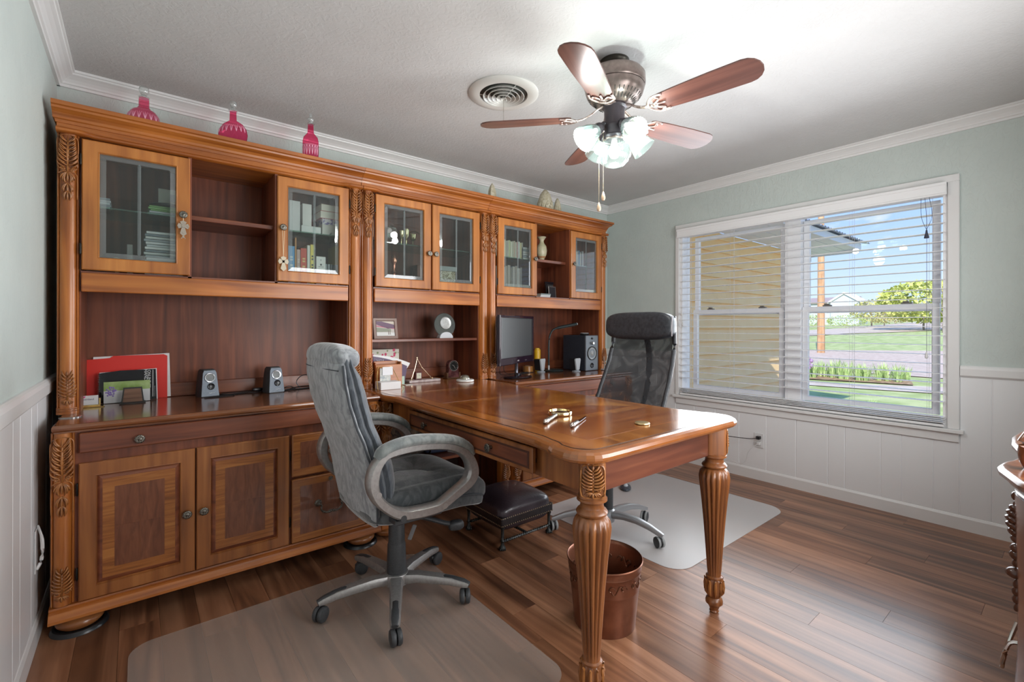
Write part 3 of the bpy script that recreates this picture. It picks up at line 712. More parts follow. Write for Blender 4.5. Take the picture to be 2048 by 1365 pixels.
        glass_door(t, .857, 1.243, d0, d1, .911, 1.186, g0, g1, yd, yfd, .882, .915, 1.247)
        for a in (.462, .848):
            bm = NB(); box(bm, a, a + .014, yf + .006, yb - .01, .614, 1.22); obj('divider', bm, REDW, t)
        gshelf(.078, .462, .914); gshelf(.864, w - .078, .914)
        bm = NB(); box(bm, .476, .848, yf + .045, yb - .01, .909, .932, .002); obj('middle_shelf', bm, REDX, t)
    return t
hutchA = hutch(.0155, 1.321, 'A', 'tall wooden hutch at the left with two glass doors and hanging cross ornaments')
hutchB = hutch(1.340, .943, 'B', 'narrow middle wooden hutch with two glass doors above an open lower shelf')
hutchC = hutch(2.286, 1.321, 'C', 'right wooden hutch beside the corner, above the computer monitor')

# ---------------------------------------------------------------- base cabinets
def bail_pull(parent, x, z, yf):
    bm = NB()
    for s in (-1, 1):
        lathe(bm, [(0, 0), (.018, 0), (.017, .004), (.010, .006), (.006, .014), (.009, .018), (0, .020)], 20, Matrix.Translation((x + s * .062, yf, z)) @ Matrix.Rotation(pi / 2, 4, 'X'), flute=lambda r, q, a: r * (1 + (.1 * cos(8 * a) if r > .015 else 0)))
    P = smooth_path([(x - .062, yf - .018, z), (x - .050, yf - .020, z - .012), (x - .052, yf - .022, z - .032), (x - .030, yf - .026, z - .048), (x, yf - .028, z - .045), (x + .030, yf - .026, z - .048), (x + .052, yf - .022, z - .032), (x + .050, yf - .020, z - .012), (x + .062, yf - .018, z)], 5)
    n = len(P); sweep(bm, P, [.0035 + .0022 * abs(sin(i * .62)) + (.002 if abs(i - n // 2) < 3 else 0) for i in range(n)], 8)
    return obj('bail_handle', bm, BRONZE, parent, True)
def keyhole(parent, x, z, yf):
    bm = NB(); disc(bm, .011, yf - .003, yf, x, z, 20); disc(bm, .004, yf - .0045, yf - .002, x, z, 12); return obj('lock', bm, BRONZE, parent, True)
def panel_front(parent, name, x0, x1, z0, z1, yb, yf, raised=True, bw=.036):
    """door or drawer front: frame board, raised field, crossband and dark book-matched veneer"""
    fw = .055 if raised else .004
    bm = NB()
    if raised:
        frame_ring(bm, (x0, x1, z0, z1), (x0 + fw, x1 - fw, z0 + fw, z1 - fw), yb, yf, .006, .004)
        d = obj(name, bm, OAKW, parent)
        bm = NB(); a = (x0 + fw, x1 - fw, z0 + fw, z1 - fw)
        A = [bm.verts.new(q) for q in ((a[0], yf + .009, a[2]), (a[1], yf + .009, a[2]), (a[1], yf + .009, a[3]), (a[0], yf + .009, a[3]))]
        e_ = .014
        B = [bm.verts.new(q) for q in ((a[0] + e_, yf + .001, a[2] + e_), (a[1] - e_, yf + .001, a[2] + e_), (a[1] - e_, yf + .001, a[3] - e_), (a[0] + e_, yf + .001, a[3] - e_))]
        for k in range(4): bm.faces.new((A[k], A[(k + 1) % 4], B[(k + 1) % 4], B[k]))
        bm.faces.new(B); obj('raised_panel', bm, REDX, d)
        ix = (a[0] + e_ + .002, a[1] - e_ - .002, a[2] + e_ + .002, a[3] - e_ - .002); yy = yf + .001
    else:
        box(bm, x0, x1, yf, yb, z0, z1, .005, 2); d = obj(name, bm, OAKW, parent); ix = (x0 + .006, x1 - .006, z0 + .006, z1 - .006); yy = yf
    bm = NB(); box(bm, ix[0], ix[1], yy - .0006, yy, ix[2], ix[3]); obj('crossband', bm, BAND, d)
    iy = (ix[0] + bw, ix[1] - bw, ix[2] + bw, ix[3] - bw); cx, cz = (iy[0] + iy[1]) / 2, (iy[2] + iy[3]) / 2
    for qa, (xa, xb, za, zb) in enumerate(((iy[0], cx, iy[2], cz), (cx, iy[1], iy[2], cz), (iy[0], cx, cz, iy[3]), (cx, iy[1], cz, iy[3]))):
        bm = NB(); g = .0003
        sx = -1 if qa % 2 == 0 else 1; sz = -1 if qa < 2 else 1
        me = NB(); box(me, g, abs(xb - xa) - g, -.0006, 0, g, abs(zb - za) - g)
        for v in me.verts: v.co = Vector((v.co.x * sx, v.co.y, v.co.z * sz))
        obj('veneer_leaf', me, INLAYQ[qa], d, loc=(cx, yy - .0006, cz))
    return d
def burl(name, ang):
    m = noise_mat(name, (.10, .030, .015), (.22, .078, .036), 9, .36, (1, 1, 1), lo=.25, hi=.75, detail=5, dist=1.2, Coat_Weight=.3)
    N, L, b = nodes(m)
    for n in N:
        if n.type == 'MAPPING': n.inputs['Rotation'].default_value = (0, ang, 0); n.inputs['Scale'].default_value = (5.5, 1, .9)
    return m
INLAYQ = [burl('burl_veneer_%s' % w_, R(a)) for w_, a in (('rising', 45), ('falling', -45), ('slanting', -45), ('leaning', 45))]
def foot_mesh():
    bm = NB(); lathe(bm, [(0, .072), (.045, .072), (.046, .060), (.062, .054), (.074, .042), (.075, .030), (.064, .016), (.050, .008), (0, .008)], 32); return me_of(bm, 'bun_foot', wood('bun_foot_wood', (.27, .098, .032), (.37, .15, .05), (.16, .052, .018), 'x', .25))
FOOT = foot_mesh()
ZP0, ZP1 = .070, .122
def plinth_mesh(t, w, yb, yf, x0=0.0, mm=None):
    bm = NB(); pr = [(-.010, ZP1), (.010, ZP1 - .002), (.013, ZP1 - .008), (.012, ZP1 - .014), (.022, ZP1 - .020), (.026, ZP1 - .028), (.034, ZP0 + .010), (.035, ZP0)]
    rings = [[bm.verts.new(q) for q in ((x0 + .001, yb, z), (x0 + .001, yf - o, z), (x0 + w - .001, yf - o, z), (x0 + w - .001, yb, z))] for o, z in pr]
    for a, b in zip(rings, rings[1:]):
        for k in range(4): bm.faces.new((a[k], a[(k + 1) % 4], b[(k + 1) % 4], b[k]))
    bm.faces.new(rings[0]); bm.faces.new(rings[-1][::-1]); obj('plinth', bm, GOLDX, t)
def base_cabinet(x0, label):
    w = 1.312; yf = -.665; yb = -.03
    t = thing('base_cabinet', label, 'cabinet', (x0, 0, 0))
    bm = NB(); rim_slab(bm, [(0.016, yb), (.016, yf - .016), (w - .016, yf - .016), (w - .016, yb)], [(-.0, TB), (.008, TB - .001), (.014, TB - .006), (.0158, TB - .013), (.0145, TB - .020), (.008, TB - .026), (.004, TB - .027), (.004, TB - .032)])
    obj('countertop', bm, wood('glossy_counter_wood', (.17, .055, .020), (.27, .095, .03), (.095, .03, .012), 'x', .17, .7), t)
    for a, b in ((.006, .022), (w - .022, w - .006)):
        bm = NB(); box(bm, a, b, yf + .02, yb, ZP1 - .004, TB - .03); obj('side_panel', bm, OAKW, t)
    bm = NB()
    box(bm, .02, w - .02, yf + .004, yf + .02, ZP1 - .004, TB - .031)
    obj('carcase_face', bm, REDW, t)
    bm = NB(); box(bm, .02, w - .02, yb - .01, yb, ZP1, TB - .03); obj('back_panel', bm, REDW, t)
    for cx in (.004, w - .072): column(t, cx, .068, yf - .004, ZP1 + .002, TB - .033, ((ACAB, TB - .052), (PALB, ZP1 + .020)), GOLD, False)
    # long top drawer
    bm = NB(); box(bm, .084, w - .084, yf - .016, yf + .006, .702, .781, .004); dr = obj('drawer', bm, REDX, t)
    for kx in (.27, w - .27): link('knob', KNOB, None, dr, (kx, yf - .016, .735))
    d1 = panel_front(t, 'door', .084, .460, ZP1 + .002, .661, yf + .004, yf - .018); link('knob', KNOB, None, d1, (.431, yf - .018, .383))
    d2 = panel_front(t, 'door', .466, .844, ZP1 + .002, .661, yf + .004, yf - .018); link('knob', KNOB, None, d2, (.492, yf - .018, .383))
    for z in (.23, .56): link('hinge', HINGE, None, d1, (.079, yf - .006, z)); link('hinge', HINGE, None, d2, (.849, yf - .006, z))
    a = panel_front(t, 'drawer', .856, w - .084, .452, .661, yf + .004, yf - .018, False, .032); link('knob', KNOB, None, a, (1.042, yf - .018, .560))
    b = panel_front(t, 'drawer', .856, w - .084, ZP1 + .002, .440, yf + .004, yf - .018, False, .032); bail_pull(b, 1.042, .300, yf - .018); keyhole(b, 1.042, .414, yf - .018)
    plinth_mesh(t, w, yb, yf)
    for fx_, fy_ in ((.085, -.612), (w - .085, -.612), (.085, -.12), (w - .085, -.12)): link('bun_foot', FOOT, None, t, (fx_, fy_, 0))
    return t
baseA = base_cabinet(.024, 'wide wooden base cabinet at the left with inlaid doors and a long top drawer')
baseC = dup(baseA, (2.288, 0, 0), 0, 'wide wooden base cabinet at the right, partly behind the mesh chair')
# black caster cups under the visible feet
def cup(x, y, label):
    bm = NB(); lathe(bm, [(0, .006), (.070, .006), (.074, .014), (.082, .014), (.088, .007), (.090, 0), (0, 0)], 36)
    o = obj('caster_cup', bm, mat('black_rubber', (.02, .021, .023), .3), None, True, (x, y, 0.0005)); tag(o, label, 'caster cup')
cup(.109, -.612, 'round black furniture cup under the left front bun foot'); cup(1.251, -.612, 'black furniture cup under the bun foot behind the grey chair')
for nm in ('bun_foot',): pass

# ---------------------------------------------------------------- peninsula desk
XC = 1.800; dk = thing('peninsula_desk', 'large carved wooden desk with inlaid top jutting into the room', 'desk', (XC, 0, 0))
def desk_outline(hm, hl, yend, r=.07):
    o = []; hr_ = hl - .034
    def side(s):
        P = [(s * hr_, -.04), (s * hr_, -.690), (s * (hr_ - .003), -.712), (s * (hr_ - .014), -.745), (s * (hm - .018), -.790), (s * (hm - .018), -.86), (s * hm, -1.2), (s * hm, -1.90), (s * (hm + .003), -1.96), (s * (hm + .016), -2.01), (s * (hl - .020), -2.055), (s * (hl - .004), -2.085)]
        return P
    L_ = side(-1); c = hl - r
    o += L_
    for i in range(0, 7):
        a = pi + (pi / 2) * i / 6; o.append((-c + r * cos(a), yend + r + r * sin(a)))
    for i in range(0, 7):
        a = -pi / 2 + (pi / 2) * i / 6; o.append((c + r * cos(a), yend + r + r * sin(a)))
    o += side(1)[::-1]
    return o
TOPW = wood('glossy_desk_top_wood', (.36, .120, .022), (.48, .18, .040), (.22, .064, .013), 'y', .15, .8, 20)
TOPR = wood('glossy_desk_red_veneer', (.27, .075, .016), (.37, .125, .028), (.17, .044, .011), 'x', .15, .8, 12, 2.5)
TOPR2 = wood('glossy_desk_red_veneer_long', (.25, .068, .016), (.35, .115, .027), (.155, .040, .011), 'y', .15, .8, 12, 2.5)
TOPG = wood('glossy_desk_gold_veneer', (.44, .165, .026), (.54, .22, .045), (.31, .10, .018), 'x', .15, .8, 16)
bm = NB(); rim_slab(bm, desk_outline(.425, .468, -2.205), [(.0, TB), (.014, TB - .002), (.024, TB - .008), (.029, TB - .017), (.029, TB - .024), (.024, TB - .032), (.014, TB - .038), (.006, TB - .040)])
top = obj('desktop', bm, wood('honey_rim_wood', (.285, .092, .022), (.33, .112, .028), (.235, .072, .018), 'y', .20, .7, 8), dk)
top['label'] = 'inlaid wooden top with a rounded edge'
bm = NB(); rim_slab(bm, desk_outline(.4140, .4570, -2.194), [(0, TB + .0004), (0, TB - .002)]); obj('stringing', bm, mat('black_stringing', (.02, .012, .008), .3), top)
bm = NB(); rim_slab(bm, desk_outline(.409, .452, -2.189), [(0, TB + .0008), (0, TB - .002)]); obj('border_veneer', bm, TOPW, top)
def flat(name, pts, m, z, par=top): 
    b_ = NB(); prism(b_, pts, 'z', TB - .001, TB + z); return obj(name, b_, m, par)
# middle field: four book-matched triangles; end field: darker rectangle
x0, x1, ya, yb_ = -.338, .338, -1.78, -1.20
cxm, cym = .02, -1.49
flat('veneer_wedge', [(x0, ya), (x1, ya), (cxm, cym)], TOPR, .0010); flat('veneer_wedge', [(x1, yb_), (x0, yb_), (cxm, cym)], TOPR, .0010)
flat('veneer_wedge', [(x1, ya), (x1, yb_), (cxm, cym)], TOPG, .0010); flat('veneer_wedge', [(x0, yb_), (x0, ya), (cxm, cym)], TOPR2, .0010)
flat('end_veneer', [(x0, -2.10), (x1, -2.10), (x1, -1.835), (x0, -1.835)], TOPR, .0010)
flat('back_veneer', [(x0, -1.145), (x1, -1.145), (x1, -.78), (x0, -.78)], TOPR2, .0010)
flat('back_veneer', [(-.37, -.72), (.37, -.72), (.37, -.44), (-.37, -.44)], TOPR, .0010)
# aprons
AB = .664
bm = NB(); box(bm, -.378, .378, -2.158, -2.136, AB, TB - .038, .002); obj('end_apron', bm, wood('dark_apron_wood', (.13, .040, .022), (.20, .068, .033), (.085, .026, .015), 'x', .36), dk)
for s in (-1, 1):
    bm = NB(); xx = s * .382
    if s > 0: box(bm, xx - .011, xx + .011, -2.12, -.66, AB, TB - .038, .002)
    else:
        box(bm, xx - .011, xx + .011, -.93, -.66, AB, TB - .038, .002); obj('side_apron', bm, OAKW, dk); bm = NB()
        box(bm, xx - .011, xx + .011, -2.12, -1.885, AB, TB - .038, .002)
    obj('side_apron', bm, OAKW if s < 0 else REDY, dk)
bm = NB(); box(bm, -.36, -.34, -1.90, -.92, AB, TB - .040); obj('drawer_rail', bm, mat('drawer_gap_black', (.012, .008, .007), .7), dk)
# open drawer on the chair side
dx = -.425
bm = NB(); box(bm, dx, dx + .018, -1.912, -.945, AB + .012, TB - .050, .003)
dw = obj('drawer', bm, OAKW, dk)
bm = NB()
yA, yB, zA, zB = -1.895, -.962, AB + .028, TB - .066
for q in ((yA, yB, zA, zA + .008), (yA, yB, zB - .008, zB), (yA, yA + .012, zA + .008, zB - .008), (yB - .012, yB, zA + .008, zB - .008)): box(bm, dx - .0008, dx + .001, *q)
obj('inlay_border', bm, mat('dark_line_veneer', (.07, .022, .012), .35), dw)
bm = NB(); box(bm, dx - .0006, dx + .001, yA + .012, yB - .012, zA + .008, zB - .008); obj('field_veneer', bm, REDY, dw)
bm = NB(); box(bm, dx + .02, -.30, -1.885, -1.873, AB + .02, TB - .066); box(bm, dx + .02, -.30, -.985, -.973, AB + .02, TB - .066); box(bm, dx + .02, -.30, -1.873, -.985, AB + .02, AB + .026); obj('drawer_box', bm, wood('drawer_side_wood', (.24, .085, .04), (.32, .13, .06), (.16, .06, .03), 'x'), dw)
bm = NB(); box(bm, dx + .022, -.30, -1.898, -1.885, AB + .045, AB + .062); obj('drawer_runner', bm, BLACKM, dw)
for ky in (-1.135, -1.665):
    o = link('knob', KNOB, None, dw, (dx, ky, (zA + zB) / 2), (0, 0, -pi / 2))
# fluted legs
sp_ = lambda v: math.copysign(abs(v) ** .38, v)
lp = [(.0, 0), (.014, 0), (.019, .006), (.016, .012), (.022, .026), (.026, .032), (.034, .040), (.0345, .050), (.031, .060), (.024, .066), (.026, .072), (.028, .074), (.0335, .090), (.035, .115), (.031, .138), (.028, .143), (.033, .146), (.033, .152), (.027, .156), (.026, .160), (.027, .18), (.033, .28), (.040, .38), (.048, .47), (.0555, .54), (.058, .57), (.056, .592), (.047, .606), (.040, .611), (.048, .614), (.050, .620), (.046, .627), (.038, .633), (.036, .645), (.041, .654), (.048, .657), (.048, .664), (.043, .668), (.043, .672)]
def flute(r, z, a):
    if .165 < z < .60: return r * (1 + .075 * (abs(cos(8 * a)) * 2 - 1.1) * min(1, (z - .165) / .02, (.60 - z) / .02))
    if .074 < z < .139: return r * (1 + .06 * cos(10 * a))
    return r
LEGW = wood('carved_leg_wood', (.21, .072, .022), (.31, .115, .035), (.11, .034, .012), 'z', .34, .3, 34)
for s, lx, lyy in ((-1, 1.402, -2.165), (1, 2.180, -2.158)):
    bm = NB(); lathe(bm, lp, 96, flute=flute); l = obj('leg', bm, LEGW, dk, True, (lx - XC, lyy, 0.0))
    bm = NB(); oc = [(.041 * sp_(cos(2 * pi * i / 32)), .041 * sp_(sin(2 * pi * i / 32))) for i in range(32)]
    vs = prism(bm, oc, 'z', .668, TB - .038); bmesh.ops.rotate(bm, verts=vs, cent=(0, 0, 0), matrix=Matrix.Rotation(pi / 4, 3, 'Z')); obj('leg_block', bm, LEGW, l, True)
    am = (-R(45) if s < 0 else R(45))
    o = link('carving', PALD, None, l); o.matrix_local = Matrix.Rotation(am, 4, 'Z') @ Matrix.Translation((0, -.0415, .674))
    bm = NB(); sweep(bm, smooth_path([(-.034, -.0405, .680), (-.036, -.0405, .73), (-.032, -.041, .770), (0, -.0415, .776), (.032, -.041, .770), (.036, -.0405, .73), (.034, -.0405, .680), (0, -.0415, .674)], 3, True), .0026, 5, closed=True, cap=False); bmesh.ops.transform(bm, matrix=Matrix.Rotation(am, 4, 'Z'), verts=bm.verts); obj('carved_border', bm, CARVE, l, True)
    bm = NB()
    for k in range(10):
        a = 2 * pi * k / 10
        P = [Vector(((rr + .001) * cos(a), (rr + .001) * sin(a), zz)) for rr, zz in ((.026, .074), (.034, .09), (.036, .115), (.034, .134), (.038, .142))]
        sweep(bm, P, [.003, .006, .0065, .005, .003], 6)
    obj('leaf_cup', bm, CARVE, l, True)
# back pedestal of the desk under the middle hutch
hw = .462; yfb = -.665
for s in (-1, 1):
    bm = NB(); xx = s * (hw - .012); box(bm, xx - .008, xx + .008, yfb + .02, -.03, ZP0, TB - .04); obj('side_panel', bm, REDW, dk)
column(dk, -hw, .068, yfb - .004, ZP1, TB - .04, ((ACAB, TB - .055), (PALB, ZP1 + .02)), GOLD, False)
column(dk, hw - .068, .068, yfb - .004, ZP1, TB - .04, ((ACAB, TB - .055), (PALB, ZP1 + .02)), GOLD, False)
for s in (-1, 1):
    bm = NB(); xx = s * (hw - .034); box(bm, xx - .034, xx + .034, yfb - .034, yfb + .06, ZP0, ZP1, .006, 2); obj('column_plinth', bm, GOLDX, dk)
    link('bun_foot', FOOT, None, dk, (s * (hw - .07), -.600, 0)); link('bun_foot', FOOT, None, dk, (s * (hw - .085), -.12, 0))
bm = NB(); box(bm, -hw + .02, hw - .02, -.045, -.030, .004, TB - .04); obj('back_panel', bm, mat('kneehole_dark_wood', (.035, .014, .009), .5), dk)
bm = NB(); box(bm, -hw + .02, hw - .02, -.56, -.045, .345, .363, .002); obj('kneehole_shelf', bm, REDX, dk)
bm = NB(); box(bm, -hw + .07, hw - .07, -.60, -.58, .700, TB - .04, .002); obj('back_apron', bm, REDX, dk)
# ================================================================== SEATING AND FLOOR THINGS
def sp(v, e): return math.copysign(abs(v) ** e, v)
def superell(bm, a, b, c, e1=.5, e2=.5, nu=40, nv=18, fn=None, mtx=None):
    """rounded-box ellipsoid; fn(Vector) -> Vector may pull creases into it"""
    rings = []; new = []
    for j in range(nv + 1):
        ph = -pi / 2 + pi * j / nv
        if j in (0, nv):
            v = bm.verts.new((0, 0, c * sp(sin(ph), e1))); rings.append([v]); new.append(v); continue
        r = []
        for i in range(nu):
            th = 2 * pi * i / nu
            v = bm.verts.new((a * sp(cos(ph), e1) * sp(cos(th), e2), b * sp(cos(ph), e1) * sp(sin(th), e2), c * sp(sin(ph), e1))); r.append(v); new.append(v)
        rings.append(r)
    for A, B in zip(rings, rings[1:]):
        for i in range(nu):
            k = (i + 1) % nu
            if len(A) == 1: bm.faces.new((A[0], B[k], B[i]))
            elif len(B) == 1: bm.faces.new((A[i], A[k], B[0]))
            else: bm.faces.new((A[i], A[k], B[k], B[i]))
    if fn:
        for v in new: v.co = fn(v.co.copy())
    if mtx is not None: bmesh.ops.transform(bm, matrix=mtx, verts=new)
    return new
def lerp_tab(tab, z):
    if z >= tab[0][0]: return tab[0][1]
    for (z1, a), (z0, b) in zip(tab, tab[1:]):
        if z >= z0: t = (z - z0) / (z1 - z0); t = t * t * (3 - 2 * t) * .35 + t * .65; return b + (a - b) * t
    return tab[-1][1]
def velour(name, c1, c2):
    m = noise_mat(name, c1, c2, 30, .9, (1, 1, .5), .15, 180, lo=.40, hi=.60, detail=9, dist=1.2, Sheen_Weight=.6, Sheen_Roughness=.4)
    return m
VELB = velour('light_grey_velour', (.19, .20, .215), (.36, .375, .39))
VELF = velour('slate_grey_velour', (.072, .083, .10), (.125, .14, .158))
VELS = velour('dark_grey_seat_velour', (.050, .056, .060), (.092, .098, .102))
SILV = noise_mat('satin_silver_plastic', (.30, .285, .275), (.36, .345, .335), 90, .34, metal=.55)
CHBLK = noise_mat('charcoal_plastic', (.028, .030, .033), (.045, .047, .05), 200, .5)

def twin_wheel(parent, loc, ang, r=.031, rim=None):
    c = obj('caster', (lambda b: (lathe(b, [(0, .026), (.006, .026), (.006, .010), (0, .010)], 10), box(b, -.024, .020, -.006, .006, .0, .016, .004), b)[-1])(NB()), CHBLK, parent, True, (loc[0], loc[1], r * 1.05 + .003), (0, 0, ang))
    for s in (-1, 1):
        bm = NB(); mt = Matrix.Translation((-.012, s * .013, -.002)) @ Matrix.Rotation(pi / 2, 4, 'X')
        lathe(bm, [(0, -.010), (r * .55, -.010), (r * .9, -.007), (r, -.002), (r, .004), (r * .92, .010), (r * .4, .011), (0, .012)] if s > 0 else [(0, .010), (r * .55, .010), (r * .9, .007), (r, .002), (r, -.004), (r * .92, -.010), (r * .4, -.011), (0, -.012)], 28, mt)
        obj('wheel', bm, CHBLK, c, True)
        if rim:
            bm = NB(); lathe(bm, [(r * .99, -.006), (r * 1.02, -.003), (r * 1.02, .003), (r * .99, .006)], 28, mt); obj('tyre', bm, rim, c, True)
    return c

# ------------------------------------------------------------------ grey velour executive chair
ch = thing('office_chair', 'grey velour high-back executive chair with looped silver arms', 'chair', (1.176, -1.235, .0025))
UR = [(1.12, -.315), (1.06, -.325), (1.0, -.322), (.92, -.308), (.84, -.285), (.75, -.250), (.65, -.220), (.57, -.206), (.46, -.190), (.41, -.175)]
UF = [(1.12, -.285), (1.06, -.262), (1.0, -.232), (.92, -.210), (.84, -.192), (.75, -.158), (.65, -.118), (.58, -.100), (.50, -.10), (.41, -.12)]
WD = [(1.12, .205), (1.06, .222), (1.0, .230), (.85, .236), (.70, .242), (.55, .238), (.46, .215), (.41, .175)]
def back_loft(kind):
    bm = NB(); zs = []
    if kind == 'shell': z0, z1 = .405, 1.075
    else: z0, z1 = .50, 1.10
    n = 34; N_ = 56; rings = []
    for j in range(n + 1):
        t = j / n; z = z0 + (z1 - z0) * (.5 - .5 * cos(pi * t) if True else t)
        ur, uf, w = lerp_tab(UR, z), lerp_tab(UF, z), lerp_tab(WD, z)
        if kind == 'shell': a, b = ur, ur + .030; ww = w
        else: a, b = ur + .010, uf; ww = w + .003
        ed = min((z1 - z), (z - z0)); k = sqrt(max(0.0, 1 - max(0, 1 - ed / .03) ** 2)) if ed < .03 else 1
        k = max(k, .12)
        mid, hf = (a + b) / 2, (b - a) / 2 * k; wk = ww - .03 * (1 - k)
        r = []
        for i in range(N_):
            th = 2 * pi * i / N_; v = wk * sp(cos(th), .42); p = sp(sin(th), .55)
            u = mid + hf * p
            if kind == 'cushion': v *= 1 - .075 * math.exp(-((p - .05) / .16) ** 2) * min(1, (z1 - z) / .08)
            if kind == 'shell' and p < 0: u -= .012 * (1 - (v / wk) ** 2)
            if kind == 'cushion' and p > 0:
                q = v / wk
                roll = abs(sin(pi * 2.0 * (q + 1) / 1.0 * .5 * 1.0))     # four rolls across the width
                u += p * (.030 * roll - .012) * min(1, (z1 - z) / .1)
                lum = math.exp(-((z - .66) / .07) ** 2) * .012; u += p * lum
            r.append(bm.verts.new((u, v, z)))
        rings.append(r)
    for A, B in zip(rings, rings[1:]):
        for i in range(N_): bm.faces.new((A[i], A[(i + 1) % N_], B[(i + 1) % N_], B[i]))
    bm.faces.new(rings[0][::-1]); bm.faces.new(rings[-1])
    return bm
o = obj('back_shell', back_loft('shell'), VELB, ch, True); o['label'] = 'light grey velour outer back'
obj('back_cushion', back_loft('cushion'), VELF, ch, True)
def hr(c):
    c.z += -.10 * (c.y / .25) ** 4 * .25
    g = math.exp(-((abs(c.y) - .145) / .012) ** 2) * .010
    if c.x > 0 or c.z > 0: c = c * (1 - g * 3)
    return c
bm = NB(); superell(bm, .052, .219, .046, .75, .45, 60, 24, hr, Matrix.Translation((-.282, 0, 1.085)) @ Matrix.Rotation(R(8), 4, 'Y')); obj('head_roll', bm, VELB, ch, True)
PIPE = mat('dark_velour_piping', (.055, .06, .068), .9)
for s in (-1, 1):
    bm = NB(); P = []
    for j in range(22):
        z = .43 + (1.055 - .43) * j / 21; P.append((lerp_tab(UR, z) + .012, s * (lerp_tab(WD, z) + .0025), z))
    sweep(bm, P, .0042, 6); obj('piping', bm, PIPE, ch, True)
bm = NB(); sweep(bm, [(lerp_tab(UR, 1.035) - .010 + .010 * (abs(v) / .21) ** 4 + .001, v, 1.035) for v in [(-.205 + .41 * i / 14) for i in range(15)]], .0020, 6); obj('piping', bm, PIPE, ch, True)
# seat
def seatfn(c):
    x, y, z = c
    top = max(0, z) / .062
    g = .018 * math.exp(-(y / .016) ** 2) * (1 if x < .06 else .2) + .022 * math.exp(-((x - .055 + .10 * abs(y) * 1.2) / .016) ** 2)
    g += .012 * math.exp(-((abs(y) - .19) / .014) ** 2)
    z -= g * top
    if x > .10: z -= .045 * ((x - .10) / .17) ** 2
    return Vector((x, y, z))
bm = NB(); superell(bm, .274, .252, .062, .55, .35, 96, 26, seatfn, Matrix.Translation((.076, 0, .508))); obj('seat_cushion', bm, VELS, ch, True)
bm = NB(); superell(bm, .270, .246, .048, .5, .35, 72, 14, lambda c: Vector((c.x, c.y, c.z - (.035 * ((c.x - .08) / .18) ** 2 if c.x > .08 else 0))), Matrix.Translation((.070, 0, .462))); obj('seat_base', bm, VELS, ch, True)
bm = NB()
pp = [(.315, -.19), (.325, 0), (.315, .19), (.26, .243), (.06, .254), (-.15, .25)]
sweep(bm, smooth_path([(-.15, -.252, .492), (.06, -.254, .490), (.24, -.249, .474), (.318, -.21, .446), (.346, -.12, .438), (.348, 0, .438), (.346, .12, .438), (.318, .21, .446), (.24, .249, .474), (.06, .254, .490), (-.15, .252, .492)], 4), .005, 6); obj('piping', bm, PIPE, ch, True)
# looped arms
OUT = [(-.165, .746), (-.205, .727), (-.238, .690), (-.252, .642), (-.246, .597), (-.220, .548), (-.170, .500), (-.120, .472), (-.052, .462), (.025, .461), (.062, .470), (.118, .497), (.192, .531), (.224, .566), (.226, .606), (.208, .650), (.170, .695), (.105, .727), (.020, .744), (-.070, .752)]
INN = [(-.160, .714), (-.186, .700), (-.203, .668), (-.209, .622), (-.200, .585), (-.178, .556), (-.146, .530), (-.100, .510), (-.045, .504), (.022, .502), (.048, .508), (.092, .530), (.152, .562), (.172, .586), (.174, .616), (.160, .648), (.130, .676), (.080, .700), (.015, .714), (-.070, .720)]
for s in (-1, 1):
    bm = NB(); yo = s * .290; hw_ = .026
    secs = []
    O2 = smooth_path([(a, 0, b) for a, b in OUT], 3, True); I2 = smooth_path([(a, 0, b) for a, b in INN], 3, True)
    for o_, i_ in zip(O2, I2):
        d = (i_ - o_); e_ = .18
        secs.append([bm.verts.new(q) for q in ((o_.x + d.x * e_, yo - hw_, o_.z + d.z * e_), (o_.x, yo - hw_ * .6, o_.z), (o_.x, yo + hw_ * .6, o_.z), (o_.x + d.x * e_, yo + hw_, o_.z + d.z * e_), (i_.x - d.x * e_, yo + hw_, i_.z - d.z * e_), (i_.x, yo + hw_ * .6, i_.z), (i_.x, yo - hw_ * .6, i_.z), (i_.x - d.x * e_, yo - hw_, i_.z - d.z * e_))])
    n = len(secs)
    for k in range(n):
        A, B = secs[k], secs[(k + 1) % n]
        for q in range(8): bm.faces.new((A[q], B[q], B[(q + 1) % 8], A[(q + 1) % 8]))
    ar = obj('arm', bm, SILV, ch, True)
    bm = NB()
    for (u_, z_) in ((-.215, .590), (.060, .487)): disc(bm, .011, yo - hw_ * 1.04 if s < 0 else yo + hw_ - .002, yo - hw_ + .002 if s < 0 else yo + hw_ * 1.04, u_, z_, 16)
    obj('cap_plug', bm, mat('silver_plug', (.36, .34, .33), .3, .4), ar, True)
    bm = NB(); disc(bm, .012, yo - hw_ * 1.03 if s < 0 else yo + hw_ - .004, yo - hw_ + .004 if s < 0 else yo + hw_ * 1.03, -.118, .482, 16); obj('bolt', bm, CHBLK, ar, True)
    P = smooth_path([(-.214, yo, .716), (-.185, yo, .742), (-.135, yo, .756), (-.070, yo, .762), (.015, yo, .755), (.105, yo, .738), (.168, yo, .706), (.203, yo, .664)], 3)
    n = len(P); bm = NB(); sweep(bm, P, [(.034 * min(1, .6 + .2 * min(i, n - 1 - i)), .020 * min(1, .55 + .2 * min(i, n - 1 - i))) for i in range(n)], 16); obj('arm_pad', bm, velour('grey_green_arm_velour', (.15, .165, .165), (.235, .25, .24)), ar, True)
    bm = NB(); box(bm, -.14, .06, min(s * .20, yo), max(s * .20, yo), .448, .470, .004); obj('arm_bracket', bm, CHBLK, ar)
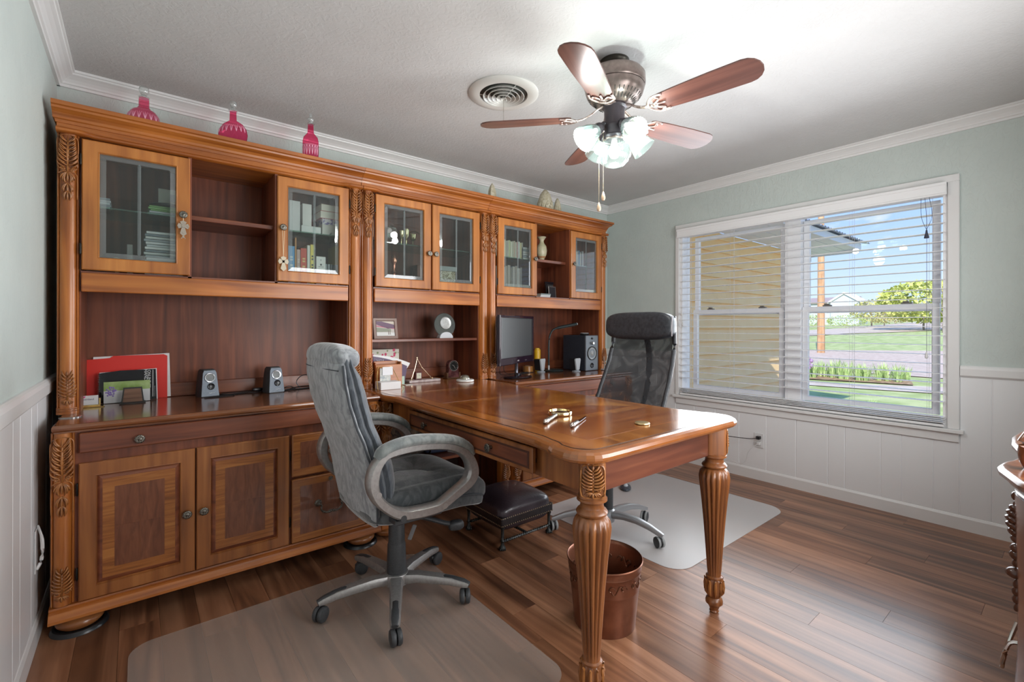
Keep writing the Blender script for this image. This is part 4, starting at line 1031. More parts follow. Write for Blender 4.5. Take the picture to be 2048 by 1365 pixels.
# mechanism, lever, column, star base
bm = NB(); box(bm, -.09, .11, -.075, .075, .375, .435, .012, 2); obj('tilt_mechanism', bm, CHBLK, ch, True)
bm = NB(); sweep(bm, smooth_path([(.02, -.07, .385), (.10, -.085, .355), (.17, -.11, .325), (.20, -.12, .315)], 4), [(.014, .010)] * 13, 10); superell(bm, .036, .022, .022, .7, .7, 20, 10, None, Matrix.Translation((.225, -.13, .306)) @ Matrix.Rotation(R(-15), 4, 'Z')); obj('height_lever', bm, CHBLK, ch, True)
bm = NB(); sweep(bm, [(0.02, -.03, .40), (.045, -.055, .345)], .003, 6); box(bm, -.010, .010, -.004, .004, -.045, .02, .003, mtx=Matrix.Translation((.050, -.06, .31)) @ Matrix.Rotation(R(25), 4, 'Y')); t_ = obj('instruction_tag', bm, mat('grey_tag', (.16, .16, .165), .6), ch); t_['label'] = 'small grey instruction tag on a cord'
bm = NB(); lathe(bm, [(0, .10), (.041, .10), (.042, .13), (.039, .24), (.037, .245), (.0355, .25), (.034, .33), (.031, .335), (.031, .385), (0, .385)], 32); obj('gas_column', bm, CHBLK, ch, True)
bm = NB(); lathe(bm, [(0, .062), (.040, .064), (.055, .075), (.056, .105), (.050, .118), (.036, .121), (0, .121)], 32); obj('base_hub', bm, SILV, ch, True)
def star_leg(parent, a, L_=.300, m=SILV, cap=True, z_hub=.103, z_tip=.083, w0=.027, w1=.021):
    g = obj('base_leg', (lambda b: (sweep(b, [(.035, 0, z_hub - .006), (.10, 0, z_hub), (.18, 0, z_hub - .004), (.25, 0, (z_hub + z_tip) / 2), (L_, 0, z_tip), (L_ + .022, 0, z_tip - .006)], [(w0 + .004, .019), (w0, .017), (w0 - .002, .0155), (w1 + .001, .014), (w1, .012), (w1 * .8, .008)], 12, sec=[(-1, -.8), (-.92, -1), (.92, -1), (1, -.8), (.95, .3), (.75, .9), (.4, 1), (-.4, 1), (-.75, .9), (-.95, .3)]), b)[-1])(NB()), m, parent, True, (0, 0, 0), (0, 0, a))
    if cap:
        b = NB(); sweep(b, [(.205, 0, z_hub - .006 + .0035), (.215, 0, z_hub - .004), (.26, 0, (z_hub + z_tip) / 2 + .002), (L_, 0, z_tip + .004), (L_ + .026, 0, z_tip - .004)], [(w1 * .5, .010), (w1 * .92, .0145), (w1 * .92, .0135), (w1 * .9, .012), (w1 * .6, .008)], 12)
        obj('foot_grip', b, CHBLK, g, True)
        b = NB()
        for k in range(5): box(b, .225 + k * .014, .229 + k * .014, -.012, .012, .101 - k * .0028, .107 - k * .0028, .001)
        obj('grip_ridge', b, CHBLK, g)
    return g
for k in range(5):
    a = R(28 + 72 * k); star_leg(ch, a)
    twin_wheel(ch, (.305 * cos(a), .305 * sin(a)), [R(200), R(150), R(35), R(80), R(60)][k])

# ------------------------------------------------------------------ black mesh high-back chair
c2x, c2y = 2.42, -1.395
mc = thing('mesh_office_chair', 'black mesh high-back office chair with leather headrest beyond the desk', 'chair', (c2x, c2y, .0025))
MESH = bpy.data.materials.new('black_mesh_fabric'); MESH.use_nodes = True
N = MESH.node_tree.nodes; L = MESH.node_tree.links; b_ = N['Principled BSDF']; b_.inputs['Base Color'].default_value = (.022, .026, .032, 1); b_.inputs['Roughness'].default_value = .6
_tc = N.new('ShaderNodeTexCoord'); _n = N.new('ShaderNodeTexNoise'); _n.inputs['Scale'].default_value = 7; _n.inputs['Distortion'].default_value = 2.5; _n.inputs['Detail'].default_value = 1
_r = N.new('ShaderNodeMapRange'); _r.inputs['From Min'].default_value = .35; _r.inputs['From Max'].default_value = .65; _r.inputs['To Min'].default_value = .78; _r.inputs['To Max'].default_value = .93
L.new(_tc.outputs['Object'], _n.inputs[0]); L.new(_n.outputs[0], _r.inputs[0]); L.new(_r.outputs[0], b_.inputs['Alpha'])
FRB = noise_mat('black_leatherette', (.018, .021, .026), (.034, .038, .045), 60, .34, bump=.15, bscale=300)
BX = [(1.30, .292), (1.24, .298), (1.10, .293), (1.0, .266), (.90, .226), (.80, .178), (.70, .128), (.60, .085), (.52, .062)]
BW = [(1.30, .215), (1.15, .222), (1.0, .228), (.85, .236), (.70, .240), (.52, .22)]
yc = -.022
bm = NB(); rows = []
for j in range(25):
    z = .52 + (1.16 - .52) * j / 24; w = lerp_tab(BW, z) - .012; r = []
    for i in range(17):
        v = -w + 2 * w * i / 16; r.append(bm.verts.new((lerp_tab(BX, z) + .030 * (1 - (v / w) ** 2), yc + v, z)))
    rows.append(r)
for A, B in zip(rows, rows[1:]):
    for i in range(16): bm.faces.new((A[i], A[i + 1], B[i + 1], B[i]))
obj('back_mesh', bm, MESH, mc, True, auto=False)
for s in (-1, 1):
    bm = NB(); P = [(lerp_tab(BX, z), yc + s * lerp_tab(BW, z), z) for z in [.50 + .04 * i for i in range(20)]]
    sweep(bm, P, [(.013, .011)] * len(P), 10); obj('back_frame', bm, FRB, mc, True)
bm = NB(); sweep(bm, [(.085, yc + s, .50) for s in (-.22, -.1, 0, .1, .22)], .012, 8); obj('back_crossbar', bm, FRB, mc, True)
bm = NB()
sweep(bm, smooth_path([(.10, 0, .44), (.20, 0, .46), (.27, 0, .60), (.34, yc, .80), (.37, yc, 1.0), (.34, yc, 1.14)], 4), [(.022, .010)] * 21, 8); obj('back_spine', bm, CHBLK, mc, True)
bm = NB(); superell(bm, .040, .240, .084, .55, .28, 56, 22, None, Matrix.Translation((.264, yc, 1.204)) @ Matrix.Rotation(R(4), 4, 'Y')); hr_ = obj('headrest', bm, FRB, mc, True)
hr_['label'] = 'worn black leather headrest'
bm = NB(); sweep(bm, smooth_path([(.245, yc - .236, 1.145), (.240, yc - .2385, 1.20), (.250, yc - .236, 1.262)], 4), .003, 6); obj('white_piping', bm, mat('pale_piping', (.38, .36, .38), .5), hr_, True)
bm = NB()
superell(bm, .235, .24, .045, .45, .3, 56, 16, lambda c: Vector((c.x, c.y, c.z - (.03 * ((-c.x - .08) / .15) ** 2 if c.x < -.08 else 0))), Matrix.Translation((-.02, 0, .475))); obj('seat_cushion', bm, FRB, mc, True)
bm = NB(); box(bm, -.10, .12, -.07, .07, .38, .43, .01, 2); obj('tilt_mechanism', bm, CHBLK, mc, True)
bm = NB(); lathe(bm, [(0, .10), (.028, .10), (.028, .27), (.022, .275), (.022, .39), (0, .39)], 24); obj('gas_column', bm, CHBLK, mc, True)
ALU = mat('polished_aluminium', (.34, .35, .365), .3, .5)
bm = NB(); lathe(bm, [(0, .07), (.036, .07), (.040, .09), (.038, .135), (.030, .142), (0, .142)], 28); obj('base_hub', bm, ALU, mc, True)
for k in range(5):
    a = R(-78 + 72 * k); star_leg(mc, a, .305, ALU, False, .122, .080, .021, .014)
    twin_wheel(mc, (.312 * cos(a), .312 * sin(a)), [R(250), R(20), R(100), R(250), R(240)][k], .029, mat('grey_tyre', (.28, .29, .29), .5))

# ------------------------------------------------------------------ leather footstool
st = thing('footstool', 'dark brown leather footstool with brass nailheads and iron legs', 'footstool', (1.985, -1.01, 0))
LEA = noise_mat('aubergine_leather', (.022, .015, .020), (.042, .030, .038), 8, .33, bump=.12, bscale=90, Coat_Weight=.2)
hx, hy = .188, .180
def stf(c):
    x, y, z = c
    rr = max(0, z) * (.65 + .35 * cos(x / hx * 1.3) * cos(y / hy * 1.3)); z = rr if z > 0 else z
    z += .004 * sin(60 * (x + y)) * max(0, (abs(x) / hx - .6)) * (1 if z > .02 else 0)
    return Vector((x, y, z))
bm = NB(); superell(bm, hx, hy, .098, .55, .28, 64, 22, stf, Matrix.Translation((0, 0, .172))); obj('cushion', bm, LEA, st, True)
bm = NB(); box(bm, -hx, hx, -hy, hy, .128, .176, .008, 2); obj('skirt', bm, noise_mat('black_leather_skirt', (.012, .010, .011), (.022, .018, .02), 40, .35), st)
NAIL = mat('antique_brass_nail', (.42, .33, .22), .3, .9)
bm = NB()
for zz in (.132, .172):
    for k in range(26):
        for (px_, py_) in ((-hx + .006 + k * (2 * hx - .012) / 25, -hy), (-hx + .006 + k * (2 * hx - .012) / 25, hy)):
            lathe(bm, [(.0042, 0), (.003, .002), (0, .003)], 6, Matrix.Translation((px_, py_, zz)) @ Matrix.Rotation(pi / 2 if py_ < 0 else -pi / 2, 4, 'X'))
        for (px_, py_) in ((-hx, -hy + .006 + k * (2 * hy - .012) / 25), (hx, -hy + .006 + k * (2 * hy - .012) / 25)):
            lathe(bm, [(.0042, 0), (.003, .002), (0, .003)], 6, Matrix.Translation((px_, py_, zz)) @ Matrix.Rotation(-pi / 2 if px_ < 0 else pi / 2, 4, 'Y'))
n_ = obj('nailhead_trim', bm, NAIL, st); n_['kind'] = 'stuff'
IRON = noise_mat('dark_cast_iron', (.018, .020, .020), (.05, .052, .05), 60, .35, metal=.5)
for sx in (-1, 1):
    for sy in (-1, 1):
        bm = NB(); lathe(bm, [(0, 0), (.016, 0), (.019, .006), (.017, .014), (.012, .022), (.009, .030), (.0085, .044), (.012, .048), (.0085, .052), (.009, .110), (.013, .116), (.013, .130), (0, .130)], 14)
        for k in range(4): a = k * pi / 2 + .3; superell(bm, .008, .004, .006, 1, 1, 8, 6, None, Matrix.Translation((.016 * cos(a), .016 * sin(a), .006)) @ Matrix.Rotation(a, 4, 'Z'))
        obj('leg', bm, IRON, st, True, (sx * (hx - .017), sy * (hy - .017), 0))
def twist(bm, p0, p1, r=.0085):
    p0, p1 = Vector(p0), Vector(p1); n = 40; L_ = (p1 - p0).length
    t = (p1 - p0).normalized(); s = t.cross(Vector((0, 0, 1))).normalized(); w = s.cross(t)
    for ph in (0, pi):
        sweep(bm, [p0 + (p1 - p0) * (i / n) + (s * cos(i / n * L_ / .030 * 2 * pi + ph) + w * sin(i / n * L_ / .030 * 2 * pi + ph)) * r * .5 for i in range(n + 1)], r * .62, 6)
for nm, a, b in (('stretcher', (-.16, -hy + .017, .045), (.16, -hy + .017, .045)), ('stretcher', (-.16, hy - .017, .045), (.16, hy - .017, .045)), ('stretcher', (0, -.155, .045), (0, .155, .045))):
    bm = NB(); twist(bm, a, b); obj(nm, bm, IRON, st, True)

# ------------------------------------------------------------------ chair mats
def rrect(x0, x1, y0, y1, r, n=8):
    o = []
    for cx, cy, a0 in ((x0 + r, y0 + r, pi), (x1 - r, y0 + r, 1.5 * pi), (x1 - r, y1 - r, 0), (x0 + r, y1 - r, .5 * pi)):
        for i in range(n + 1): a = a0 + pi / 2 * i / n; o.append((cx + r * cos(a), cy + r * sin(a)))
    return o
def matm(name, haze, hc, tint):
    return glass_mat(name, tint, 1.1, .28, haze, hc, 1.42)
bm = NB(); rim_slab(bm, rrect(.262, 1.446, -2.03, -.905, .075), [(0, .0032), (.001, .0028), (.001, .0006)])
tag(obj('chair_mat', bm, matm('frosted_vinyl_tan', .17, (.80, .68, .60), (.95, .94, .93)), None), 'clear frosted chair mat under the grey velour chair', 'floor mat')
bm = NB(); rim_slab(bm, rrect(2.335, 3.60, -1.905, -.885, .11), [(0, .0032), (.001, .0028), (.001, .0006)])
tag(obj('chair_mat', bm, matm('frosted_vinyl_pale', .42, (.86, .85, .85), (.95, .95, .95)), None), 'pale frosted chair mat under the black mesh chair', 'floor mat')
pd = thing('cable_weight', 'small flat dark oval gadget lying on the pale mat', 'gadget', (3.10, -1.0, .0042))
bm = NB(); superell(bm, .075, .04, .010, .6, 1, 24, 8, None, Matrix.Translation((0, 0, .010)) @ Matrix.Rotation(R(40), 4, 'Z')); obj('body', bm, mat('blue_black_plastic', (.05, .06, .08), .3), pd, True)
bm = NB(); lathe(bm, [(.018, .018), (.016, .028), (.010, .036), (0, .038)], 16); obj('knob', bm, mat('pale_knob', (.5, .52, .55), .3), pd, True)

# ------------------------------------------------------------------ embossed copper waste bin
wb = thing('waste_bin', 'embossed copper-brown metal wastebasket behind the carved desk leg', 'bin', (1.775, -1.905, 0))
COPP = noise_mat('antique_copper_paint', (.19, .072, .040), (.28, .115, .065), 12, .33, metal=.7)
bm = NB(); hb = .262
rad = lambda z: .122 + .026 * z / hb
pr = [(0, .004), (.118, .004), (.122, 0), (rad(.01), .008)] + [(rad(z), z) for z in (.05, .10, .155)] + [(rad(.158) + .002, .160), (rad(.165), .165), (rad(.225), .228), (rad(.232) + .0025, .232), (rad(.24), .238), (rad(.255), .255), (.152, .258), (.153, .263), (.150, .266), (.146, .262), (.143, .25), (.118, .012), (0, .010)]
lathe(bm, pr, 56); obj('body', bm, COPP, wb, True)
bm = NB()
for k in range(9):
    a0 = 2 * pi * k / 9
    for inner in (0, 1):
        P = []
        for i in range(22):
            t = i / 21; aa = a0 + .33 * (t - .5) * (1 if k % 2 else -1); zz = .195 + .016 * sin(t * 2 * pi)
            rr = rad(zz) + .0012 if not inner else rad(zz) - .0062
            P.append((rr * cos(aa), rr * sin(aa), zz))
        sweep(bm, P, .0022, 5)
        for sgn in (-1, 1):
            P = []
            for i in range(14):
                t = i / 13 * 4.5; q = .017 * (1 - i / 17); aa = a0 + sgn * .17 + q * cos(t) / .14; zz = .197 + q * sin(t)
                rr = rad(zz) + .0012 if not inner else rad(zz) - .0062
                P.append((rr * cos(aa), rr * sin(aa), zz))
            sweep(bm, P, .0020, 5)
obj('embossed_scroll', bm, noise_mat('rubbed_copper', (.17, .072, .04), (.24, .12, .075), 30, .3, metal=.75), wb, True)

# ------------------------------------------------------------------ carved chest at the right edge
cd = thing('carved_chest', 'dark carved serpentine chest cut off by the right edge', 'chest', (2.6, -3.25, 0))
off = Vector((2.6, -3.25))
OL = [(1.985, -3.10), (2.0, -3.065), (2.06, -3.035), (2.13, -3.012), (2.19, -2.992), (2.235, -2.985), (2.285, -2.990), (2.34, -3.005), (2.42, -3.018), (2.52, -3.010), (2.65, -2.985), (2.80, -2.975), (2.98, -2.990), (3.12, -3.015), (3.25, -3.05), (3.27, -3.10), (3.27, -3.55), (1.985, -3.55)]
OLr = [(p[0] - off.x, p[1] - off.y) for p in OL][::-1]
CHW = wood('dark_glossy_mahogany', (.15, .046, .018), (.24, .085, .03), (.08, .023, .010), 'z', .26, .4)
bm = NB(); rim_slab(bm, OLr, [(-.022, .800), (-.010, .803), (-.002, .800), (.004, .792), (.003, .782), (-.006, .774), (-.012, .770), (-.020, .758), (-.034, .752), (-.034, .744), (-.030, .738), (-.034, .730), (-.046, .724)]); obj('top', bm, CHW, cd, True)
bm = NB(); rim_slab(bm, OLr, [(-.030, .73), (-.032, .62), (-.036, .45), (-.036, .30), (-.030, .16), (-.022, .09), (-.016, .08), (-.016, .05), (-.05, .05)]); obj('body', bm, CHW, cd, True)
bm = NB(); lx_, ly_ = 2.262 - off.x, -3.022 - off.y
def drop(z0, n, r0, dz):
    for k in range(n):
        rr = r0 * (.55 + .45 * sin(pi * (k + .8) / n)); zz = z0 - k * dz
        superell(bm, rr, rr * 1.2, dz * .78, 1, 1, 12, 8, None, Matrix.Translation((lx_, ly_, zz)) @ Matrix.Rotation(R(24), 4, 'X') @ Matrix.Rotation(R(10), 4, 'Y'))
drop(.712, 2, .014, .020); drop(.672, 6, .026, .017); drop(.560, 3, .018, .020); superell(bm, .022, .022, .016, 1, 1, 14, 8, None, Matrix.Translation((lx_, ly_ + .006, .490))); drop(.462, 4, .012, .022)
sweep(bm, [(lx_, ly_ - .008, .72), (lx_, ly_ - .008, .36)], .009, 6)
obj('carved_drop', bm, mat('gloss_carving', (.075, .03, .018), .2), cd, True)
bm = NB()
P = smooth_path([(2.40 - off.x, -3.03 - off.y, .23), (2.395 - off.x, -2.995 - off.y, .22), (2.395 - off.x, -2.982 - off.y, .17), (2.43 - off.x, -2.975 - off.y, .12), (2.52 - off.x, -2.975 - off.y, .13), (2.56 - off.x, -3.0 - off.y, .22)], 4); sweep(bm, P, .006, 8)
obj('drawer_handle', bm, mat('bright_pewter_pull', (.55, .53, .50), .22, .9), cd, True)
for sx, sy in ((2.06, -3.12), (3.2, -3.12), (2.06, -3.48), (3.2, -3.48)):
    bm = NB(); lathe(bm, [(0, .0), (.030, 0), (.04, .02), (.03, .05), (0, .055)], 16); obj('foot', bm, CHW, cd, True, (sx - off.x, sy - off.y, 0))
bm = NB()
P = smooth_path([(2.255 - off.x, -3.05 - off.y, .803), (2.215 - off.x, -3.04 - off.y, .835), (2.20 - off.x, -3.04 - off.y, .870), (2.215 - off.x, -3.055 - off.y, .905), (2.26 - off.x, -3.09 - off.y, .94), (2.33 - off.x, -3.14 - off.y, .965), (2.45 - off.x, -3.2 - off.y, .98)], 4)
sweep(bm, P, [(.016, .022)] * len(P), 12); obj('scrolled_gallery', bm, CHW, cd, True)
# ================================================================== SMALL THINGS
def cm(c, r=.45): return mat('paint_%02x%02x%02x_%d' % (int(c[0] * 255), int(c[1] * 255), int(c[2] * 255), int(r * 100)), c, r)
def simple(name, label, cat, bm, m, loc=(0, 0, 0), rotz=0, smooth=False, group=None):
    o = obj(name, bm, m, None, smooth, loc, (0, 0, rotz)); return tag(o, label, cat, group)
def book(name, label, x, y, z, w, d, h, c, how='stand', group=None, rot=0, pages=(.66, .62, .54), cat='book'):
    """stand: spine towards -y (w thick); lie: h thick, spine towards -y unless pages face out"""
    t = thing(name, label, cat, (x, y, z), rot, group)
    bm = NB(); p = .0018
    if how == 'stand':
        box(bm, 0, w, 0, p * 1.4, 0, h, .0008); box(bm, 0, p, 0, d, 0, h); box(bm, w - p, w, 0, d, 0, h); obj('cover', bm, cm(c), t)
        bm = NB(); box(bm, p, w - p, p * 1.5, d - .003, .003, h - .003); obj('pages', bm, cm(pages, .9), t)
    elif how == 'lie':
        box(bm, 0, w, 0, p * 1.4, 0, h, .0008); box(bm, 0, w, 0, d, 0, p); box(bm, 0, w, 0, d, h - p, h); obj('cover', bm, cm(c), t)
        bm = NB(); box(bm, .003, w - .003, p * 1.5, d - .003, p, h - p); obj('pages', bm, cm(pages, .9), t)
    else:
        box(bm, 0, w, d - p, d, 0, h); box(bm, 0, w, 0, d, 0, p); box(bm, 0, w, 0, d, h - p, h); obj('cover', bm, cm(c), t)
        bm = NB(); box(bm, .002, w - .002, .002, d - p, p, h - p); obj('pages', bm, cm(pages, .9), t)
    return t
GS = TB + .921 + .0004     # top of the glass shelves
CF = TB + .622 + .0004     # cabinet floors

# ---- decanters and finials on top of the hutches
ZT = TB + 1.3235 + .0005
PINK = glass_mat('cranberry_glass', (.95, .34, .50), 1.8, .03, .14, (.75, .05, .16))
CLEAR = glass_mat('clear_cut_glass', (.84, .86, .85), 3.0, .04, .20, (.75, .77, .76))
ETCH = mat('etched_cut_lines', (.85, .45, .60), .4)
def decanter(label, x, y, prof, stop, flat=1.0, etch=((.03, .06, 9),)):
    t = thing('decanter', label, 'decanter', (x, y, ZT), R(-38), None)
    S_ = Matrix.Scale(flat, 4, Vector((0, 1, 0)))
    bm = NB(); lathe(bm, prof, 40, S_); obj('bottle', bm, PINK, t, True)
    zt = prof[-1][1]; rt = prof[-1][0] if prof[-1][0] > .001 else prof[-2][0]
    bm = NB(); lathe(bm, [(rt * .9, zt), (.021, zt + .002), (.022, zt + .006), (.014, zt + .012), (.010, zt + .014)], 24, None); obj('lip', bm, CLEAR, t, True)
    bm = NB(); lathe(bm, [(.010, zt + .010), (.008, zt + .016)] + [(r, zt + z) for r, z in stop], 20); obj('stopper', bm, CLEAR, t, True)
    bm = NB()
    for zc, L_, n in etch:
        for k in range(n):
            a = -pi / 2 + (k - (n - 1) / 2) * .36
            def rr(z):
                for (r0, z0), (r1, z1) in zip(prof, prof[1:]):
                    if z0 <= z <= z1 and z1 > z0: return r0 + (r1 - r0) * (z - z0) / (z1 - z0)
                return .03
            for da in (-.14, 0, .14):
                P = [Vector((rr(zc + L_ * i / 4) * 1.006 * cos(a + da * i / 4), rr(zc + L_ * i / 4) * 1.006 * sin(a + da * i / 4) * flat, zc + L_ * i / 4)) for i in range(5)]
                sweep(bm, P, [.0012, .0014, .0012, .0009, .0004], 4)
    obj('cut_pattern', bm, ETCH, t)
    return t
ball = [(.014, .020), (.019, .030), (.021, .040), (.018, .052), (.010, .060), (0, .062)]
decanter('squat cranberry glass decanter, leftmost on top of the cabinets', .308, -.26, [(0, 0), (.055, 0), (.063, .015), (.066, .045), (.063, .075), (.050, .098), (.030, .110), (.022, .114), (.025, .117), (.022, .121), (.021, .150), (.020, .165)], ball, 1.0, ((.045, .035, 9),))
decanter('round flattened cranberry decanter with tall thin neck on the hutch top', .678, -.30, [(0, 0), (.030, 0), (.050, .012), (.070, .045), (.074, .072), (.068, .100), (.050, .126), (.026, .142), (.018, .146), (.0165, .19), (.018, .197)], [(.012, .018), (.018, .030), (.019, .040), (.015, .050), (0, .056)], .55, ((.078, .04, 8),))
decanter('slim cranberry bottle with stopper, rightmost of the three pink bottles', 1.053, -.36, [(0, 0), (.041, 0), (.043, .01), (.043, .115), (.038, .135), (.024, .152), (.0175, .160), (.015, .200), (.016, .208)], [(.011, .016), (.017, .024), (.018, .032), (.012, .040), (.006, .044), (.009, .052), (.008, .062), (0, .068)], .8, ((.03, .045, 8), (.07, .02, 8)))
RESIN = noise_mat('weathered_cream_resin', (.40, .36, .24), (.58, .54, .42), 60, .7)
f = thing('finial', 'cream pyramid finial at the seam between middle and right hutches', 'finial', (2.385, -.30, ZT), R(35))
bm = NB(); box(bm, -.036, .036, -.036, .036, 0, .030, .004); obj('base_block', bm, RESIN, f)
bm = NB(); lathe(bm, [(.030, .030), (.033, .06), (.030, .09), (.018, .125), (0, .152)], 6); obj('flame', bm, RESIN, f)
def pine(label, x, y, r, h, n):
    t = thing('artichoke_finial', label, 'finial', (x, y, ZT))
    bm = NB(); lathe(bm, [(0, 0), (r * .62, 0), (r * .66, h * .06), (r * .45, h * .10), (0, h * .12)], 20); obj('base', bm, RESIN, t, True)
    bm = NB(); lathe(bm, [(0, h * .09), (r * .6, h * .12), (r * .9, h * .3), (r * .88, h * .5), (r * .62, h * .78), (r * .2, h * .96), (0, h * .98)], 20); 
    for j in range(n):
        z = h * (.16 + .72 * j / n); rr = r * (.80 + .16 * sin(pi * min(1, j / n * 1.3 + .15))) * (1 - .62 * (j / n) ** 2.2); m_ = max(5, int(12 - 7 * j / n))
        for k in range(m_):
            a = 2 * pi * (k + .5 * (j % 2)) / m_
            superell(bm, r * .10, r * .26, h * .10, 1, 1, 6, 5, None, Matrix.Translation((rr * cos(a), rr * sin(a), z)) @ Matrix.Rotation(a, 4, 'Z') @ Matrix.Rotation(R(-14), 4, 'Y'))
    o = obj('bud_leaves', bm, RESIN, t, True); o['kind'] = 'stuff'
    return t
pine('large cream artichoke ornament on top of the right hutch', 2.935, -.30, .068, .208, 8)
pine('small cream artichoke ornament right of the large one', 3.078, -.30, .034, .160, 7)

# ---- hanging crosses
def cross_ornament(label, x, z, m, sc, string, cz):
    t = thing('cross_ornament', label, 'ornament', (x, YH - .0325, z))
    bm = NB()
    if string:
        sweep(bm, [(-.006, .004, .006), (-.004, 0, -.05), (0, 0, cz + .028)], .0011, 5); sweep(bm, [(.006, .004, .006), (.004, 0, -.05), (0, 0, cz + .028)], .0011, 5)
    else: sweep(bm, [(-.004, .004, .006), (0, 0, -.012), (0, 0, cz + .022)], .0014, 5); sweep(bm, [(.004, .004, .006), (0, 0, -.012)], .0014, 5)
    obj('cord', bm, cm((.75, .62, .42)), t)
    bm = NB()
    for (dx, dz, L_) in ((0, 1, .024), (-1, 0, .022), (1, 0, .022), (0, -1, .044)):
        nx, nz = -dz, dx; L2 = L_ * sc; w0, w1 = .004 * sc, .012 * sc
        pts = [(nx * w0, nz * w0), (dx * L2 * .75 + nx * w1, dz * L2 * .75 + nz * w1), (dx * L2, dz * L2), (dx * L2 * .75 - nx * w1, dz * L2 * .75 - nz * w1), (-nx * w0, -nz * w0)]
        prism(bm, [(p[0], p[1] + cz) for p in pts], 'y', -.003, .003)
    if not string:
        disc(bm, .007, -.006, 0, 0, cz, 12)
        for q in ((-.018, cz), (.018, cz), (0, cz + .018), (0, cz - .030), (0, cz - .052)): disc(bm, .0045, -.005, 0, q[0], q[1], 10)
        sweep(bm, [(-.008, 0, cz - .06), (0, 0, cz - .046), (.008, 0, cz - .06)], .002, 5)
    obj('cross', bm, m, t)
cross_ornament('silvery jewelled cross hanging from the left glass door knob', .4555, 1.735, mat('pale_pewter', (.42, .36, .30), .35, .5), 1.1, False, -.055)
cross_ornament('plain cream cross on a long cord on the second glass door knob', .8975, 1.735, mat('cream_enamel', (.55, .47, .34), .4), 1.2, True, -.185)

# ---- left hutch, left glass cabinet
for k in range(5): simple('disc_case', '%s clear disc case from the bottom of the pile at the left shelf end' % ORD[k], 'disc case', (lambda b: (box(b, 0, .14, 0, .12, 0, .0095, .0008), b)[-1])(NB()), cm([(.55, .56, .6), (.3, .32, .36), (.6, .62, .66)][k % 3], .25), (.045 + .003 * (k % 2), -.30, GS + k * .0102), 0, group='disc cases on the left glass shelf')
gcol = [(.55, .57, .60), (.60, .62, .66), (.18, .36, .10), (.28, .50, .18), (.22, .42, .14)]
for k in range(5): book('booklet', '%s thin booklet from the bottom of the pile under the black dish' % ORD[k], .325 + .004 * (k % 3), -.31, GS + k * .0088, .13, .17, .0078, gcol[k], 'lie', 'booklets under the black dish', pages=(.6, .6, .6))
bm = NB(); lathe(bm, [(0, 0), (.045, 0), (.074, .008), (.078, .016), (.074, .018), (.05, .010), (0, .008)], 32); simple('dish', 'black oval dish resting on the green booklets', 'dish', bm, cm((.03, .035, .035), .3), (.405, -.235, GS + .0452), smooth=True)
t = thing('printed_card', 'white printed card standing folded in the black dish', 'card', (.40, -.225, GS + .0645))
bm = NB(); prism(bm, [(-.035, -.012), (.045, -.012), (.045, -.010), (0, .028), (-.035, -.010)], 'z', 0, .082); obj('card', bm, cm((.62, .62, .56), .8), t)
bm = NB(); box(bm, .012, .030, -.0128, -.0118, .02, .06); obj('printed_figure', bm, cm((.35, .38, .38), .8), t)
for k in range(17):
    sh = [.0, .006, .003, -.004, .002][k % 5]
    book('magazine', '%s magazine from the bottom of the tall stack behind the left glass door' % ORD[k], .312 + sh, -.33 + abs(sh), CF + k * .0126, .150, .21, .0112, [(.60, .61, .63), (.48, .50, .52), (.66, .66, .66), (.16, .19, .22), (.55, .56, .55), (.30, .33, .36)][(k * 5) % 6], 'lie', 'magazines behind the left glass door', pages=(.62, .62, .60))
simple('slim_box', 'slim grey box standing behind the left glass door', 'box', (lambda b: (box(b, 0, .022, 0, .08, 0, .155, .001), b)[-1])(NB()), cm((.42, .40, .38)), (.245, -.22, CF))
simple('candle_stub', 'small tan candle standing beside the slim grey box', 'candle', (lambda b: (lathe(b, [(0, 0), (.012, 0), (.012, .085), (.004, .088), (0, .085)], 16), b)[-1])(NB()), cm((.50, .40, .24)), (.205, -.21, CF), smooth=True)
simple('dark_box', 'low dark box lying at the bottom left behind the glass', 'box', (lambda b: (box(b, 0, .10, 0, .10, 0, .075, .003), b)[-1])(NB()), cm((.05, .05, .06)), (.10, -.30, CF))
# ---- left hutch, right glass cabinet
simple('white_carton', 'tall white carton at the left end of the shelf of boxes', 'box', (lambda b: (box(b, 0, .058, 0, .12, 0, .178, .001), b)[-1])(NB()), cm((.68, .67, .67), .6), (.955, -.30, GS))
simple('long_white_box', 'long low white box on the glass shelf', 'box', (lambda b: (box(b, 0, .108, 0, .12, 0, .042, .001), b)[-1])(NB()), cm((.72, .71, .70), .6), (1.018, -.31, GS))
simple('white_sleeve_box', 'white upright box standing on the long low box', 'box', (lambda b: (box(b, 0, .050, 0, .10, 0, .128, .001), b)[-1])(NB()), cm((.70, .68, .66), .6), (1.026, -.30, GS + .0424))
simple('red_tin', 'dark red tin behind the white boxes', 'tin', (lambda b: (box(b, 0, .05, 0, .06, 0, .11, .004), b)[-1])(NB()), cm((.22, .03, .03), .3), (1.082, -.18, GS))
FLOR = noise_mat('violet_floral_paper', (.62, .58, .62), (.16, .13, .30), 60, .7, lo=.5, hi=.56)
FLOW = noise_mat('white_sprig_paper', (.66, .62, .58), (.25, .24, .24), 34, .7, lo=.62, hi=.66)
simple('sprig_box', 'white box printed with grey sprigs, lowest of its pile', 'box', (lambda b: (box(b, 0, .11, 0, .14, 0, .062, .001), b)[-1])(NB()), FLOW, (1.132, -.315, GS))
simple('violet_box', 'violet floral box between books and sprig box', 'box', (lambda b: (box(b, 0, .11, 0, .14, 0, .034, .001), b)[-1])(NB()), FLOR, (1.132, -.315, GS + .0624))
